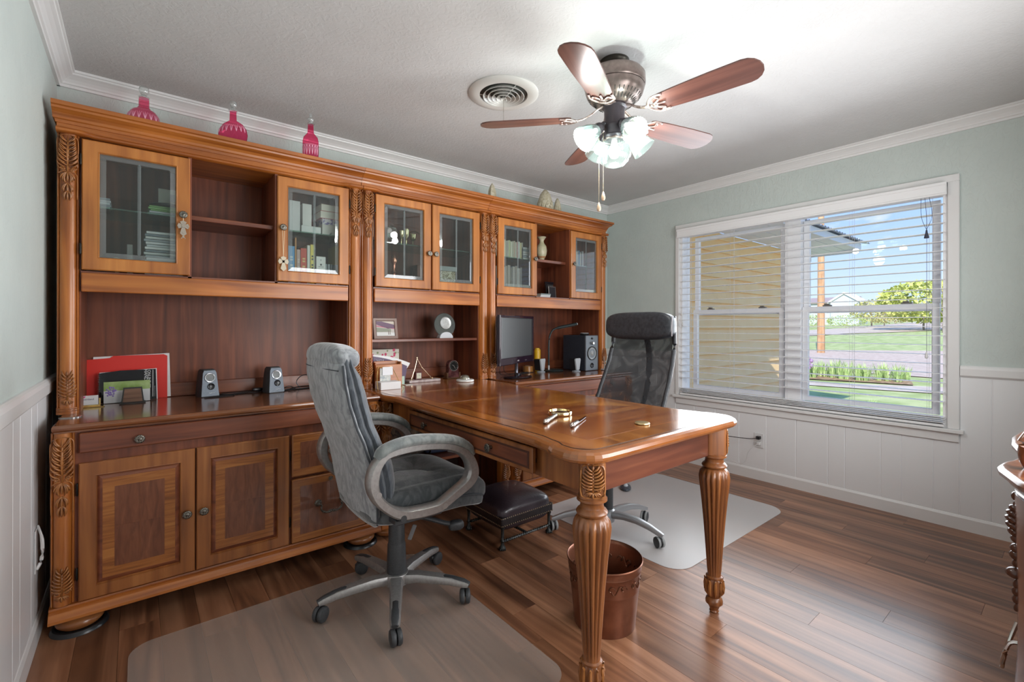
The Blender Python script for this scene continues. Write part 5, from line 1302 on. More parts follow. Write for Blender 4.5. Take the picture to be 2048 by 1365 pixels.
book('novel', 'book with dark red spine lying on the violet box', 1.120, -.32, GS + .0968, .12, .15, .044, (.35, .04, .05), 'pages')
book('novel', 'cream book lying topmost on the pile behind the second glass door', 1.124, -.32, GS + .1412, .12, .15, .040, (.42, .30, .22), 'pages', rot=R(2))
bx = .944
for lab, w, h, c, cat in (('blue book with white lettering, leftmost on its shelf', .034, .212, (.10, .30, .55), 'book'), ('thin orange-brown book, tallest beside the blue book', .008, .262, (.60, .28, .10), 'book'), ('pinkish thin book left of the red book', .019, .196, (.50, .34, .30), 'book'), ('red book with gold lettering', .034, .206, (.56, .07, .04), 'book'), ('white-spined book between the red and yellow books', .016, .226, (.70, .68, .62), 'book'), ('yellow book with black lettering', .022, .232, (.68, .55, .10), 'book')):
    t = book('book', lab, bx, -.325, CF, w, .15, h, c)
    if w > .018:
        txt = {'b': 'BLUE', 'r': 'RED', 'y': 'YELLOW'}
        s_ = {(.10, .30, .55): 'A GIFT OF GRACE', (.56, .07, .04): 'HOLIDAY COOKING', (.68, .55, .10): 'THE BOOK', (.50, .34, .30): 'POEMS'}.get(c)
        bm = NB()
        for q in range(9):
            if q % 3 != 2: box(bm, w * .30, w * .72, -.0006, .0002, h * (.18 + q * .072), h * (.18 + q * .072) + h * .045)
        obj('spine_lettering', bm, cm({(.10, .30, .55): (.6, .66, .7), (.56, .07, .04): (.72, .50, .2), (.68, .55, .10): (.04, .04, .04), (.50, .34, .30): (.65, .55, .5)}[c]), t)
    bx += w + .0015
t = thing('gift_card', 'white greeting card with small black marks leaning on the books', 'card', (1.092, -.338, CF), 0)
bm = NB(); box(bm, 0, .052, 0, .003, 0, .165); obj('card', bm, cm((.74, .73, .71), .7), t)
bm = NB(); box(bm, .024, .027, -.0006, 0, .140, .150); disc(bm, .006, -.0006, 0, .026, .118, 10)
for q in range(5): box(bm, .012 + q * .006, .016 + q * .006, -.0006, 0, .104, .107)
for q in range(3): box(bm, .015 + q * .008, .020 + q * .008, -.0006, 0, .052, .064)
obj('print', bm, cm((.06, .06, .06)), t)
for k in range(5): simple('compact_disc_case', '%s upright disc case to the right of the white card' % ORD[k], 'disc case', (lambda b: (box(b, 0, .010, 0, .12, 0, .128, .0008), b)[-1])(NB()), cm([(.32, .36, .38), (.5, .53, .56), (.24, .28, .31)][k % 3], .25), (1.150 + k * .0155, -.315, CF), R(-2), group='disc cases beside the white card')
simple('manila_box', 'yellowish box at the right end behind the second glass door', 'box', (lambda b: (box(b, 0, .022, 0, .14, 0, .255, .002), b)[-1])(NB()), cm((.52, .38, .15), .7), (1.232, -.24, CF))
t = thing('wooden_shelf_ornament', 'dark carved wooden ornament behind the row of books', 'ornament', (1.0, -.14, CF))
bm = NB(); box(bm, 0, .15, 0, .04, .225, .24, .003); box(bm, .01, .14, .005, .035, .19, .225, .004); box(bm, .10, .14, .005, .035, 0, .19, .004); box(bm, 0.0, .03, .005, .035, 0, .19, .004); obj('bracket', bm, cm((.06, .02, .015), .4), t)
# ---- middle hutch
COPM = mat('polished_copper', (.62, .26, .18), .2, .9)
bm = NB(); lathe(bm, [(0, 0), (.032, 0), (.034, .012), (.014, .022), (.012, .05), (.020, .062), (.012, .076), (.011, .11), (.018, .125), (.011, .14), (.010, .175), (.020, .19), (.022, .21), (.016, .23), (.010, .24), (0, .242)], 24); simple('candlestick', 'turned copper candlestick behind the middle left glass door', 'candlestick', bm, COPM, (1.628, -.215, CF), smooth=True)
bm = NB(); box(bm, 0, .14, 0, .10, 0, .10, .004); simple('dark_chest', 'dark little wooden chest behind the copper candlestick', 'box', bm, cm((.07, .025, .02), .35), (1.52, -.16, CF))
for k, (gx, gy, gh) in enumerate(((1.66, -.26, .10), (1.705, -.24, .12), (1.75, -.25, .09))):
    bm = NB(); lathe(bm, [(0, 0), (.020, 0), (.018, .006), (.004, .012), (.004, gh * .45), (.018, gh * .6), (.021, gh), (.0195, gh), (.016, gh * .62), (0, gh * .5)], 20)
    simple('wine_glass', '%s small gilt glass from the left on the middle hutch shelf' % ORD[k], 'glass', bm, mat('gilt_glass', (.55, .47, .28), .12, .8), (gx, gy, TB + .921 + .0004), smooth=True, group='small gilt glasses on the middle hutch shelf')
bm = NB(); lathe(bm, [(.062, 0), (.066, .004), (.062, .008), (.058, .004), (.062, 0)], 32, Matrix.Rotation(R(82), 4, 'X')); simple('ring_stand', 'brass ring standing upright on the middle hutch shelf', 'ornament', bm, BRASS, (1.80, -.18, GS + .066), smooth=True)
simple('patterned_box', 'box covered in gold scroll paper behind the middle right glass door', 'box', (lambda b: (box(b, 0, .125, 0, .10, 0, .158, .002), b)[-1])(NB()), noise_mat('gold_scroll_paper', (.50, .46, .36), (.20, .16, .09), 55, .6, lo=.48, hi=.54, dist=1.5), (1.965, -.25, CF))
simple('grey_lid_box', 'flat grey box on top of the gold scroll box', 'box', (lambda b: (box(b, -.004, .135, -.004, .104, 0, .034, .002), b)[-1])(NB()), cm((.30, .32, .32), .6), (1.965, -.25, CF + .1584))
simple('cherry_box', 'reddish wooden box behind the gold scroll box', 'box', (lambda b: (box(b, 0, .13, 0, .07, 0, .20, .002), b)[-1])(NB()), REDX, (1.84, -.14, CF))
# ---- right hutch, left cabinet
bx = 2.415
pal = [(.60, .56, .45), (.50, .40, .32), (.62, .60, .52), (.45, .20, .18), (.58, .58, .55), (.62, .55, .30), (.40, .36, .30), (.55, .50, .42), (.50, .52, .30), (.62, .60, .50)]
for k in range(17):
    w = [.013, .016, .012, .015, .018][k % 5]
    book('paperback', '%s paperback from the left in the upper row of the right hutch' % ORD[k], bx, -.31, GS, w, .11, .128 + .004 * (k % 3), pal[k % 10], 'stand', 'paperbacks on the right hutch glass shelf'); bx += w + .0012
for k in range(6): book('white_booklet', '%s booklet from the bottom of the pile right of the paperbacks' % ORD[k], 2.672 + .003 * (k % 2), -.31, GS + k * .0164, .085, .15, .0155, [(.70, .70, .70), (.30, .34, .38), (.66, .66, .68)][k % 3], 'lie', 'white booklets beside the paperbacks')
bx = 2.415
for k in range(11):
    w = [.022, .028, .018, .026][k % 4]
    book('binder_book', '%s tall dull book from the left in the lower row of the right hutch' % ORD[k], bx, -.30, CF, w, .15, .225 + .008 * (k % 3), [(.28, .24, .20), (.36, .32, .28), (.22, .20, .18), (.40, .36, .32)][k % 4], 'stand', 'tall books on the right hutch cabinet floor'); bx += w + .0012
# ---- right hutch, open bay
ONYX = noise_mat('banded_onyx', (.66, .60, .44), (.50, .50, .33), 14, .3, (1, 1, 2.4), lo=.35, hi=.6, detail=5)
vs_ = thing('onyx_vase', 'cream onyx vase standing on the open shelf of the right hutch', 'vase', (2.988, -.20, TB + .932 + .0004))
bm = NB(); lathe(bm, [(0, 0), (.030, 0), (.031, .008), (.024, .014), (.028, .020), (.022, .028), (.028, .036), (.042, .070), (.046, .105), (.040, .140), (.026, .160), (.019, .172), (.019, .190), (.034, .212), (.040, .218), (.036, .221), (.015, .200), (0, .19)], 36); obj('body', bm, ONYX, vs_, True)
bm = NB(); lathe(bm, [(.0275, .035), (.034, .048), (.036, .060), (.030, .050)], 32); obj('rust_band', bm, cm((.45, .24, .12), .3), vs_, True)
tv = thing('black_photo_frame', 'black framed glossy picture leaning in the right hutch bay', 'picture frame', (3.04, -.20, CF))
bm = NB(); frame_ring(bm, (0, .19, 0, .15), (.022, .168, .022, .128), .0, -.016, .003, .002); o = obj('frame', bm, BLKG, tv, rot=(R(-8), 0, 0))
bm = NB(); box(bm, .02, .17, -.006, -.004, .02, .13); obj('picture', bm, mat('dark_glossy_picture', (.06, .06, .06), .1), tv, rot=(R(-8), 0, 0))
sf = thing('small_silver_frame', 'small silver-edged frame standing before the black framed picture', 'picture frame', (3.02, -.262, CF))
bm = NB(); frame_ring(bm, (0, .085, 0, .105), (.006, .079, .006, .099), .008, 0, .002, .001); obj('frame', bm, mat('silver_edge', (.5, .5, .5), .2, .8), sf, rot=(R(-6), 0, 0))
bm = NB(); box(bm, .005, .08, .002, .004, .005, .1); obj('picture', bm, cm((.03, .03, .035), .15), sf, rot=(R(-6), 0, 0))
for k in range(3): book('white_paperback', '%s flat book from the bottom of the pile in the right hutch bay' % ORD[k], 2.855 + .004 * k, -.33, CF + k * .0112, .11, .15, .0108, [(.70, .70, .70), (.66, .66, .66), (.20, .24, .24)][k], 'lie', 'flat books in the right hutch bay')
bx = 3.175
for k in range(15):
    w = [.014, .018, .012, .016][k % 4]
    book('shelf_book', '%s slim book from the left behind the rightmost glass door' % ORD[k], bx, -.29, GS, w, .12, .130 + .006 * (k % 3), [(.45, .46, .48), (.10, .22, .40), (.55, .52, .48), (.14, .14, .16), (.60, .60, .62)][k % 5], 'stand', 'books behind the rightmost glass door'); bx += w + .0012

# ---- left counter
folders = thing('red_folder', 'red file folder stuffed with white papers on the left counter', 'folder', (.085, -.062, TB + .0004))
RED = mat('red_card', (.72, .025, .015), .45)
def sheet(bm, pts, y0, y1, lean=0.0):
    vs = prism(bm, pts, 'y', y0, y1)
    for v in vs: v.co.y += lean * v.co.z
bm = NB(); sheet(bm, [(0, 0), (.325, 0), (.325, .222), (.31, .230), (.105, .228), (.092, .218), (.0, .212)], -.0012, 0, .05); obj('front_leaf', bm, RED, folders)
bm = NB(); sheet(bm, [(.004, 0), (.32, 0), (.32, .218), (.10, .232), (.02, .232), (.004, .216)], .016, .0172, .05); obj('back_leaf', bm, RED, folders)
for k in range(4):
    bm = NB(); sheet(bm, [(.012 + .004 * k, .004), (.340 - .005 * k, .004), (.334 - .003 * k, .235), (.03, .225 - .003 * k)], .003 + .003 * k, .0036 + .003 * k, .05); obj('paper_sheet', bm, PAPER, folders)
nb = thing('spiral_notebook', 'black spiral-bound handbook standing before the red folder', 'notebook', (.128, -.105, TB + .0004))
bm = NB(); sheet(bm, [(.010, 0), (.236, 0), (.232, .157), (.09, .156), (.010, .146)], -.001, .0008, .06); obj('cover', bm, BLKG, nb)
bm = NB(); sheet(bm, [(.012, .001), (.240, .001), (.236, .160), (.012, .149)], .0010, .009, .06); obj('pages', bm, PAPER, nb)
bm = NB()
for k in range(17): lathe(bm, [(.0052, -.0008), (.0060, 0), (.0052, .0008), (.0046, 0), (.0052, -.0008)], 10, Matrix.Translation((.010, .003 + .0085 * k * .06, .008 + .0084 * k)))
o = obj('spiral_binding', bm, mat('pale_wire', (.65, .65, .67), .3, .7), nb); o['kind'] = 'stuff'
cvm = cm((.70, .70, .70))
for s_, sz, xx, zz in (('HANDBOOK', .020, .196, .100), ('ONLINE STUDIO', .018, .209, .086)):
    text('cover_lettering', s_, sz, cvm, nb, (xx - .005, -.0022 + .0045, zz), (pi / 2 - .06, R(90), 0))
bm = NB(); box(bm, .219, .2215, -.0016, -.0008, .015, .153); box(bm, .2275, .2285, -.0016, -.0008, .015, .07)
for v in bm.verts: v.co.y += .06 * v.co.z
obj('cover_rule', bm, cvm, nb)
gc = thing('green_calendar_card', 'long green and white card with purple flowers before the notebook', 'card', (.158, -.148, TB + .0004))
bm = NB(); box(bm, 0, .178, 0, .002, .002, .062); obj('lower_half', bm, cm((.60, .61, .62), .5), gc)
bm = NB(); box(bm, 0, .178, 0, .002, .062, .106); obj('upper_half', bm, noise_mat('spring_green_print', (.22, .34, .08), (.40, .52, .22), 20, .5), gc)
bm = NB()
for k in range(26):
    a = rnd.random() * 6.28; q = .022 * sqrt(rnd.random()); superell(bm, .0042, .0008, .0042, 1, 1, 8, 4, None, Matrix.Translation((.030 + q * cos(a), -.0003, .058 + q * sin(a) * 1.2)))
o = obj('flower_print', bm, cm((.24, .17, .46), .5), gc); o['kind'] = 'stuff'
wh = thing('memo_holder', 'small trapezoid wooden memo holder with black frame', 'holder', (.268, -.192, TB + .0004))
bm = NB(); prism(bm, [(-.045, 0), (.045, 0), (.036, .078), (-.036, .078)], 'y', 0, .004); box(bm, -.05, .05, -.03, .04, 0, .005, .001); obj('frame', bm, mat('matt_black_metal', (.03, .03, .028), .5), wh)
bm = NB(); prism(bm, [(-.038, .007), (.038, .007), (.031, .071), (-.031, .071)], 'y', -.0012, 0); obj('wood_face', bm, wood('walnut_face', (.17, .085, .05), (.25, .13, .08), (.11, .05, .03), 'x', .45, .0, 60), wh)
bc = thing('business_card_holder', 'brass desk card holder with a white heart logo card', 'card holder', (.119, -.225, TB + .0004), R(0))
bm = NB(); box(bm, -.042, .046, -.018, .028, 0, .004, .001); box(bm, .026, .032, -.004, .006, .004, .042, .001); box(bm, -.042, .030, -.008, -.004, .004, .012, .001); obj('stand', bm, BRASS, bc)
bm = NB(); box(bm, -.043, .024, -.0035, -.0005, .006, .055); cd_ = obj('card', bm, cm((.76, .76, .76), .5), bc)
text('card_lettering', 'Heartland', .0115, cm((.20, .20, .28)), cd_, (-.014, -.0038, .038))
bm = NB()
hp = [(.0055 * 16 * sin(t) ** 3 / 16, .0055 * (13 * cos(t) - 5 * cos(2 * t) - 2 * cos(3 * t) - cos(4 * t)) / 16) for t in [2 * pi * i / 24 for i in range(24)]]
prism(bm, [(p[0] - .026, p[1] + .049) for p in hp], 'y', -.0042, -.0034); obj('heart_logo', bm, cm((.65, .08, .25)), cd_)
bm = NB(); lathe(bm, [(0, .004), (.030, .005), (.036, .003), (.036, 0), (0, 0)], 28, Matrix.Scale(.85, 4, Vector((0, 1, 0)))); simple('glass_coaster', 'clear oval glass coaster on the left counter corner', 'coaster', bm, glass_mat('coaster_glass', (.75, .78, .78), 3, .08, .35, (.75, .72, .70)), (.070, -.50, TB + .0004), smooth=True)
# silver computer speakers
SPK = noise_mat('blue_grey_metallic', (.12, .145, .175), (.15, .175, .21), 200, .42, metal=.25)
def desk_speaker(x, y, label):
    t = thing('computer_speaker', label, 'speaker', (x, y, TB + .0004), R(12))
    lv = [(0, .044, -.050, .030), (.01, .045, -.050, .032), (.06, .041, -.046, .032), (.11, .037, -.040, .030), (.137, .034, -.034, .026), (.146, .028, -.028, .020)]
    bm = NB(); rings = []
    for z, w, yf_, yb_ in lv:
        rings.append([bm.verts.new(q) for q in ((-w, yb_, z), (-w, yf_ + .010, z), (-w * .85, yf_, z), (w * .85, yf_, z), (w, yf_ + .010, z), (w, yb_, z))])
    for A, B in zip(rings, rings[1:]):
        for k in range(6): bm.faces.new((A[k], A[(k + 1) % 6], B[(k + 1) % 6], B[k]))
    bm.faces.new(rings[0]); bm.faces.new(rings[-1][::-1]); obj('body', bm, CHBLK, t, True)
    tilt = Matrix.Translation((0, -.0505, 0)) @ Matrix.Rotation(R(-5.5), 4, 'X')
    bm = NB(); prism(bm, [(-.042, .004), (.042, .004), (.032, .128), (.026, .141), (-.026, .141), (-.032, .128)], 'y', -.003, .004); bmesh.ops.transform(bm, matrix=tilt, verts=bm.verts); obj('front_panel', bm, SPK, t)
    bm = NB(); lathe(bm, [(.020, 0), (.020, .003), (.025, .004), (.027, .001), (.027, 0)], 32, tilt @ Matrix.Translation((0, -.003, .103)) @ Matrix.Rotation(pi / 2, 4, 'X')); obj('trim_ring', bm, mat('silver_ring', (.62, .64, .68), .2, .8), t, True)
    bm = NB(); lathe(bm, [(0, .002), (.008, .001), (.016, -.001), (.020, .001), (.020, 0), (0, -.001)], 32, tilt @ Matrix.Translation((0, -.0035, .103)) @ Matrix.Rotation(pi / 2, 4, 'X')); obj('driver_cone', bm, noise_mat('grey_cone_weave', (.16, .17, .17), (.28, .29, .29), 400, .5), t, True)
    bm = NB(); lathe(bm, [(0, .0004), (.013, .0006), (.017, .003), (.018, .001), (.018, 0)], 28, tilt @ Matrix.Translation((.004, -.003, .055)) @ Matrix.Rotation(pi / 2, 4, 'X')); obj('bass_port', bm, mat('port_black', (.01, .01, .012), .25), t, True)
    text('logo_lettering', 'logitech', .0085, cm((.65, .68, .72)), t, (.006, -.0545, .022), (pi / 2 - R(5.5), 0, 0))
    return t
desk_speaker(.580, -.140, 'grey computer speaker on the left counter nearer the red folder')
desk_speaker(.896, -.185, 'grey computer speaker on the left counter nearer the chair back')
def cable(name, label, pts, r, m, cat='cable', group=None, z=TB + .0008):
    bm = NB()
    for P in pts: sweep(bm, smooth_path([(p[0], p[1], z + r + (p[2] if len(p) > 2 else 0)) for p in P], 5), r, 5)
    return simple(name, label, cat, bm, m, smooth=True, group=group)
cable('speaker_cable', 'tangled black speaker cables lying between the two grey speakers', [[(.63, -.12), (.68, -.15), (.74, -.13), (.80, -.155), (.86, -.12)], [(.62, -.15), (.66, -.17), (.73, -.15), (.79, -.17), (.84, -.16), (.88, -.13)], [(.56, -.23), (.60, -.215), (.66, -.20), (.74, -.17), (.82, -.15), (.86, -.13)], [(.56, -.232), (.62, -.24), (.68, -.235), (.70, -.21), (.69, -.18)], [(.65, -.13, .004), (.70, -.14, .006), (.77, -.14, .006), (.84, -.14, .004)]], .0022, BLK)
cable('power_strip_cable', 'black cables running from the right speaker to behind the grey chair', [[(.95, -.17), (1.0, -.14), (1.06, -.15), (1.12, -.13), (1.2, -.14)], [(.95, -.19), (1.02, -.17), (1.08, -.165), (1.14, -.15), (1.2, -.16)], [(.98, -.18, .004), (1.04, -.15, .012), (1.10, -.14, .012), (1.18, -.13, .004)], [(1.06, -.12, 0), (1.04, -.12, .04), (1.07, -.12, .075), (1.12, -.12, .07), (1.17, -.12, .02), (1.2, -.12, 0)], [(.94, -.16, 0), (.99, -.15, .02), (1.03, -.16, 0)]], .0026, BLK)
simple('inline_adapter', 'small black cable adapter among the speaker cables', 'adapter', (lambda b: (superell(b, .028, .014, .010, .5, .5, 20, 8, None, Matrix.Translation((0, 0, .010))), b)[-1])(NB()), BLK, (.825, -.135, TB + .006), R(10), True)

# ---- desk, left part
t = thing('note_dispenser', 'white boxed note block with gold wire easel on the desk', 'note holder', (1.405, -.525, TB + .0016), R(0))
bm = NB(); box(bm, 0, .128, 0, .085, 0, .046, .0015); obj('note_block', bm, cm((.74, .74, .74), .7), t)
bm = NB(); sweep(bm, smooth_path([(-.012, .01, .0), (-.006, .04, .05), (.014, .075, .125), (.03, .078, .13)], 4), .0018, 6); sweep(bm, smooth_path([(.146, .0, .0), (.130, .04, .05), (.104, .075, .125), (.09, .078, .13)], 4), .0018, 6); sweep(bm, [(.03, .078, .13), (.09, .078, .13)], .0018, 6); obj('wire_easel', bm, BRASS, t, True)
bm = NB(); box(bm, .022, .090, .064, .066, .047, .125); obj('postcard', bm, noise_mat('pale_map_print', (.60, .60, .56), (.36, .40, .42), 60, .7, lo=.42, hi=.6), t)
bm = NB(); box(bm, .036, .102, .060, .062, .082, .132); obj('blank_card', bm, cm((.76, .76, .78), .6), t)
t = thing('letter_box', 'open orange-brown wooden letter box behind the note easel', 'box', (1.425, -.40, TB + .0016))
ORW = wood('orange_letterbox_wood', (.40, .135, .04), (.50, .19, .06), (.28, .09, .028), 'x', .3)
bm = NB(); box(bm, 0, .176, 0, .008, 0, .140, .002); box(bm, 0, .008, .008, .055, 0, .155, .002); box(bm, .168, .176, .008, .055, 0, .155, .002); box(bm, .008, .168, .047, .055, 0, .160, .002); obj('body', bm, ORW, t)
t = thing('wall_calendar', 'dark purple 2024 calendar fanned above the wooden letter box', 'calendar', (1.44, -.325, TB + .0016))
bm = NB(); 
def fan(bm, x0, z0, x1, z1, zb0, zb1, y, th=.0016, sag=.01):
    n = 8; top = []; bot = []
    for i in range(n + 1):
        u = i / n; top.append((x0 + (x1 - x0) * u, z0 + (z1 - z0) * u + sag * sin(pi * u))); bot.append((x0 + (x1 - x0) * u * .92, zb0 + (zb1 - zb0) * u))
    prism(bm, top + bot[::-1], 'y', y, y + th)
fan(bm, 0, .190, .232, .118, .05, .0, 0); obj('cover', bm, cm((.055, .018, .075), .35), t)
bm = NB(); fan(bm, .0, .196, .250, .128, .12, .10, .002, .001, .012); fan(bm, .0, .200, .256, .136, .14, .11, .005, .001, .012); obj('page_leaf', bm, PAPER, t)
text('year_lettering', '2024', .026, cm((.45, .42, .42)), t, (.045, -.0006, .158))
t = simple('floral_box', 'rose-patterned box standing against the middle hutch back', 'box', (lambda b: (box(b, 0, .205, 0, .10, 0, .228, .003), b)[-1])(NB()), cm((.68, .64, .56), .6), (1.455, -.23, TB + .0016))
flw = NB(); lvs = NB()
for k in range(40):
    px_, pz_ = rnd.uniform(.01, .195), rnd.uniform(.10, .222); r_ = rnd.uniform(.005, .013)
    for q in range(5):
        a = q * 1.257 + k; superell(flw if k % 2 == 0 else lvs, r_ * .6, .0006, r_ * .6, 1, 1, 7, 4, None, Matrix.Translation((px_ + r_ * .6 * cos(a), -.0003, pz_ + r_ * .6 * sin(a))))
        if k % 2: break
o = obj('rose_print', flw, cm((.58, .05, .14), .6), t); o['kind'] = 'stuff'; o = obj('leaf_print', lvs, cm((.28, .34, .16), .6), t); o['kind'] = 'stuff'
book('green_paperback', 'pale green and white booklet right of the letter box', 1.622, -.345, TB + .0016, .022, .05, .055, (.45, .62, .50), cat='booklet')
simple('flat_card', 'thin white card lying at the foot of the green booklet', 'card', (lambda b: (box(b, 0, .05, 0, .05, 0, .0025), b)[-1])(NB()), cm((.66, .64, .58), .7), (1.625, -.40, TB + .0016))
# pens clock
t = thing('pen_stand_clock', 'marble pen stand with two gold pens meeting above a tiny clock', 'desk clock', (1.815, -.285, TB + .0016), 0)
bm = NB(); box(bm, -.120, .118, -.028, .045, 0, .017, .002); obj('marble_base', bm, noise_mat('pinkish_marble', (.36, .28, .27), (.52, .46, .45), 30, .18), t)
for s, xx in ((-1, -.094), (1, .066)):
    bm = NB(); sweep(bm, [(xx, 0, .017), (xx * .3 - .034, .004, .10), (-.048 - s * .004, .006, .170)], [.0028, .0034, .0018], 8); sweep(bm, [(xx, 0, .012), (xx * .97, 0, .028)], .005, 8); obj('pen', bm, mat('rose_gold_pen', (.80, .58, .38), .18, .95), t, True)
bm = NB(); box(bm, -.062, -.012, -.002, .024, .017, .070, .003); obj('clock_case', bm, cm((.11, .025, .025), .25), t)
bm = NB(); box(bm, -.054, -.020, -.0035, -.0018, .025, .062, .001); ck = obj('clock_face', bm, cm((.60, .58, .46), .4), t)
bm = NB(); box(bm, -.038, -.0365, -.0042, -.0036, .043, .056); box(bm, -.038, -.028, -.0042, -.0036, .0428, .0442); obj('hands', bm, BLK, ck)
# mantel clock
t = thing('mantel_clock', 'small arched burgundy mantel clock with black dial', 'clock', (2.088, -.215, TB + .0016))
MAR = noise_mat('burgundy_marble', (.055, .016, .018), (.16, .055, .055), 30, .15, lo=.4, hi=.7)
bm = NB(); prism(bm, [(-.046, .008), (.046, .008), (.046, .045), (.041, .048), (.041, .085)] + [(.041 * cos(a), .093 + .041 * sin(a)) for a in [pi * i / 12 for i in range(13)]] + [(-.041, .048), (-.046, .045)], 'y', -.016, .026); obj('case', bm, MAR, t, True)
bm = NB(); box(bm, -.062, .062, -.030, .036, 0, .008, .002); box(bm, -.058, -.046, -.022, .02, .008, .044, .002); box(bm, .046, .058, -.022, .02, .008, .044, .002); obj('plinth', bm, mat('bronze_marble', (.16, .09, .05), .2, .4), t)
bm = NB(); lathe(bm, [(.033, 0), (.034, .006), (.038, .006), (.039, .0)], 36, Matrix.Translation((0, -.016, .092)) @ Matrix.Rotation(pi / 2, 4, 'X')); obj('bezel', bm, mat('steel_bezel', (.6, .58, .55), .12, 1), t, True)
bm = NB(); disc(bm, .033, -.019, -.016, 0, .092, 32); dl = obj('dial', bm, mat('black_dial', (.008, .008, .008), .15), t, True)
bm = NB()
for a, l in ((R(-60), .022), (R(150), .016)): sweep(bm, [(0, -.0205, .092), (l * cos(a), -.0205, .092 + l * sin(a))], .0010, 4)
for k in range(12):
    a = k * pi / 6; sweep(bm, [(.026 * cos(a), -.0198, .092 + .026 * sin(a)), (.030 * cos(a), -.0198, .092 + .030 * sin(a))], .0007, 4)
obj('hands_and_markers', bm, cm((.5, .48, .44)), dl)
# dome paperweight
t = thing('dome_paperweight', 'clear dome paperweight on a white round coaster by the mantel clock', 'paperweight', (2.052, -.440, TB + .0016))
bm = NB(); lathe(bm, [(0, 0), (.058, 0), (.062, .004), (.061, .012), (.055, .015), (0, .015)], 40); obj('coaster', bm, cm((.66, .68, .66), .25), t, True)
bm = NB(); lathe(bm, [(.034, .0152), (.034, .022), (.028, .036), (.016, .045), (0, .048)], 32); obj('glass_dome', bm, glass_mat('dome_glass', (.80, .82, .80), 3.5, .03, .16, (.6, .6, .5)), t, True)
bm = NB(); lathe(bm, [(0, .016), (.024, .016), (.018, .026), (0, .030)], 12); obj('inner_flower', bm, cm((.45, .40, .28)), t)
# photo frame and award on the lower shelf of the middle hutch
SH2 = TB + .298 + .0004
t = thing('photo_frame', 'brown framed photo of a red-roofed street on the middle shelf', 'picture frame', (1.474, -.255, SH2), R(-3))
tl = (R(-12), 0, 0)
bm = NB(); frame_ring(bm, (0, .166, 0, .142), (.022, .144, .022, .120), .014, 0, .004, .003); obj('frame', bm, mat('taupe_frame', (.22, .13, .10), .3), t, rot=tl)
bm = NB(); box(bm, .020, .146, .005, .007, .020, .122); ph = obj('photo', bm, cm((.52, .48, .44), .4), t, rot=tl)
for nm, pts, c in (('photo_roof', [(.022, .098), (.100, .070), (.144, .074), (.144, .096), (.06, .118), (.022, .118)], (.13, .06, .12)), ('photo_awning', [(.022, .084), (.022, .092), (.110, .074), (.144, .074), (.144, .068)], (.50, .10, .18)), ('photo_crowd', [(.022, .048), (.120, .050), (.120, .068), (.022, .078)], (.25, .27, .20)), ('photo_sky', [(.06, .118), (.144, .098), (.144, .118)], (.62, .55, .46)), ('photo_pavement', [(.022, .022), (.144, .022), (.144, .044), (.022, .046)], (.66, .66, .64))):
    bm = NB(); prism(bm, pts, 'y', .0040, .0050); obj(nm, bm, cm(c, .4), ph)
bm = NB(); prism(bm, [(.100, .030), (.106, .030), (.105, .058), (.101, .058)], 'y', .0035, .0041); prism(bm, [(.112, .030), (.116, .030), (.115, .050), (.112, .050)], 'y', .0035, .0041); obj('photo_figures', bm, cm((.20, .15, .13)), ph)
t = thing('glass_award', 'round smoky glass award disc with silver medallion on the middle shelf', 'award', (2.005, -.25, SH2), R(0))
bm = NB(); lathe(bm, [(0, -.004), (.084, -.004), (.0865, 0), (.084, .004), (0, .004)], 56, Matrix.Translation((0, .006, .094)) @ Matrix.Rotation(R(84), 4, 'X')); obj('glass_disc', bm, glass_mat('smoky_award_glass', (.42, .46, .45), 2.4, .05, .35, (.28, .31, .30)), t, True)
bm = NB(); lathe(bm, [(0, .003), (.020, .0035), (.038, .0025), (.042, .004), (.045, .002), (.045, 0), (0, 0)], 40, Matrix.Translation((.004, .001, .108)) @ Matrix.Rotation(R(84), 4, 'X')); obj('medallion', bm, noise_mat('pale_silver_medal', (.50, .51, .50), (.68, .69, .68), 120, .3, metal=.4), t, True)
bm = NB(); prism(bm, [(.054 * cos(a), .044 * sin(a)) for a in [pi * i / 16 for i in range(17)]], 'y', -.020, .024); obj('stand', bm, cm((.70, .72, .76), .3), t, True)

# ---- right part: monitor etc.
t = thing('computer_monitor', 'flat black computer monitor facing left on the right counter', 'monitor', (2.532, -.432, TB + .0016), R(25.6))
w_, h0, h1 = .301, .100, .463
bm = NB(); frame_ring(bm, (-w_, w_, h0, h1), (-w_ + .020, w_ - .020, h0 + .052, h1 - .020), .020, -.004, .004, .004); obj('bezel', bm, mat('gloss_plum_black', (.020, .010, .018), .06), t)
bm = NB(); box(bm, -w_ + .018, w_ - .018, .004, .008, h0 + .050, h1 - .018); sc = obj('screen', bm, mat('matt_dark_screen', (.050, .052, .054), .32), t)
bm = NB(); box(bm, -w_ + .006, w_ - .006, .012, .034, h0 + .01, h1 - .008, .008, 2); box(bm, -.13, .13, .034, .058, h0 + .06, h1 - .10, .012, 2); obj('back_shell', bm, BLK, t)
text('logo_lettering', 'ASUS', .013, cm((.7, .7, .7)), t, (0, -.0045, h0 + .022))
bm = NB()
for k in range(2): box(bm, .128 + k * .02, .133 + k * .02, -.0045, -.0038, h0 + .018, h0 + .021)
obj('button_mark', bm, cm((.5, .5, .5)), t)
bm = NB(); lathe(bm, [(.016, .006), (.013, .03), (.012, .09), (.016, .12)], 16, Matrix.Translation((0, .012, 0))); box(bm, -.02, .02, -.02, .01, .006, .03, .004); obj('neck', bm, mat('black_chrome', (.10, .10, .12), .08, .9), t, True)
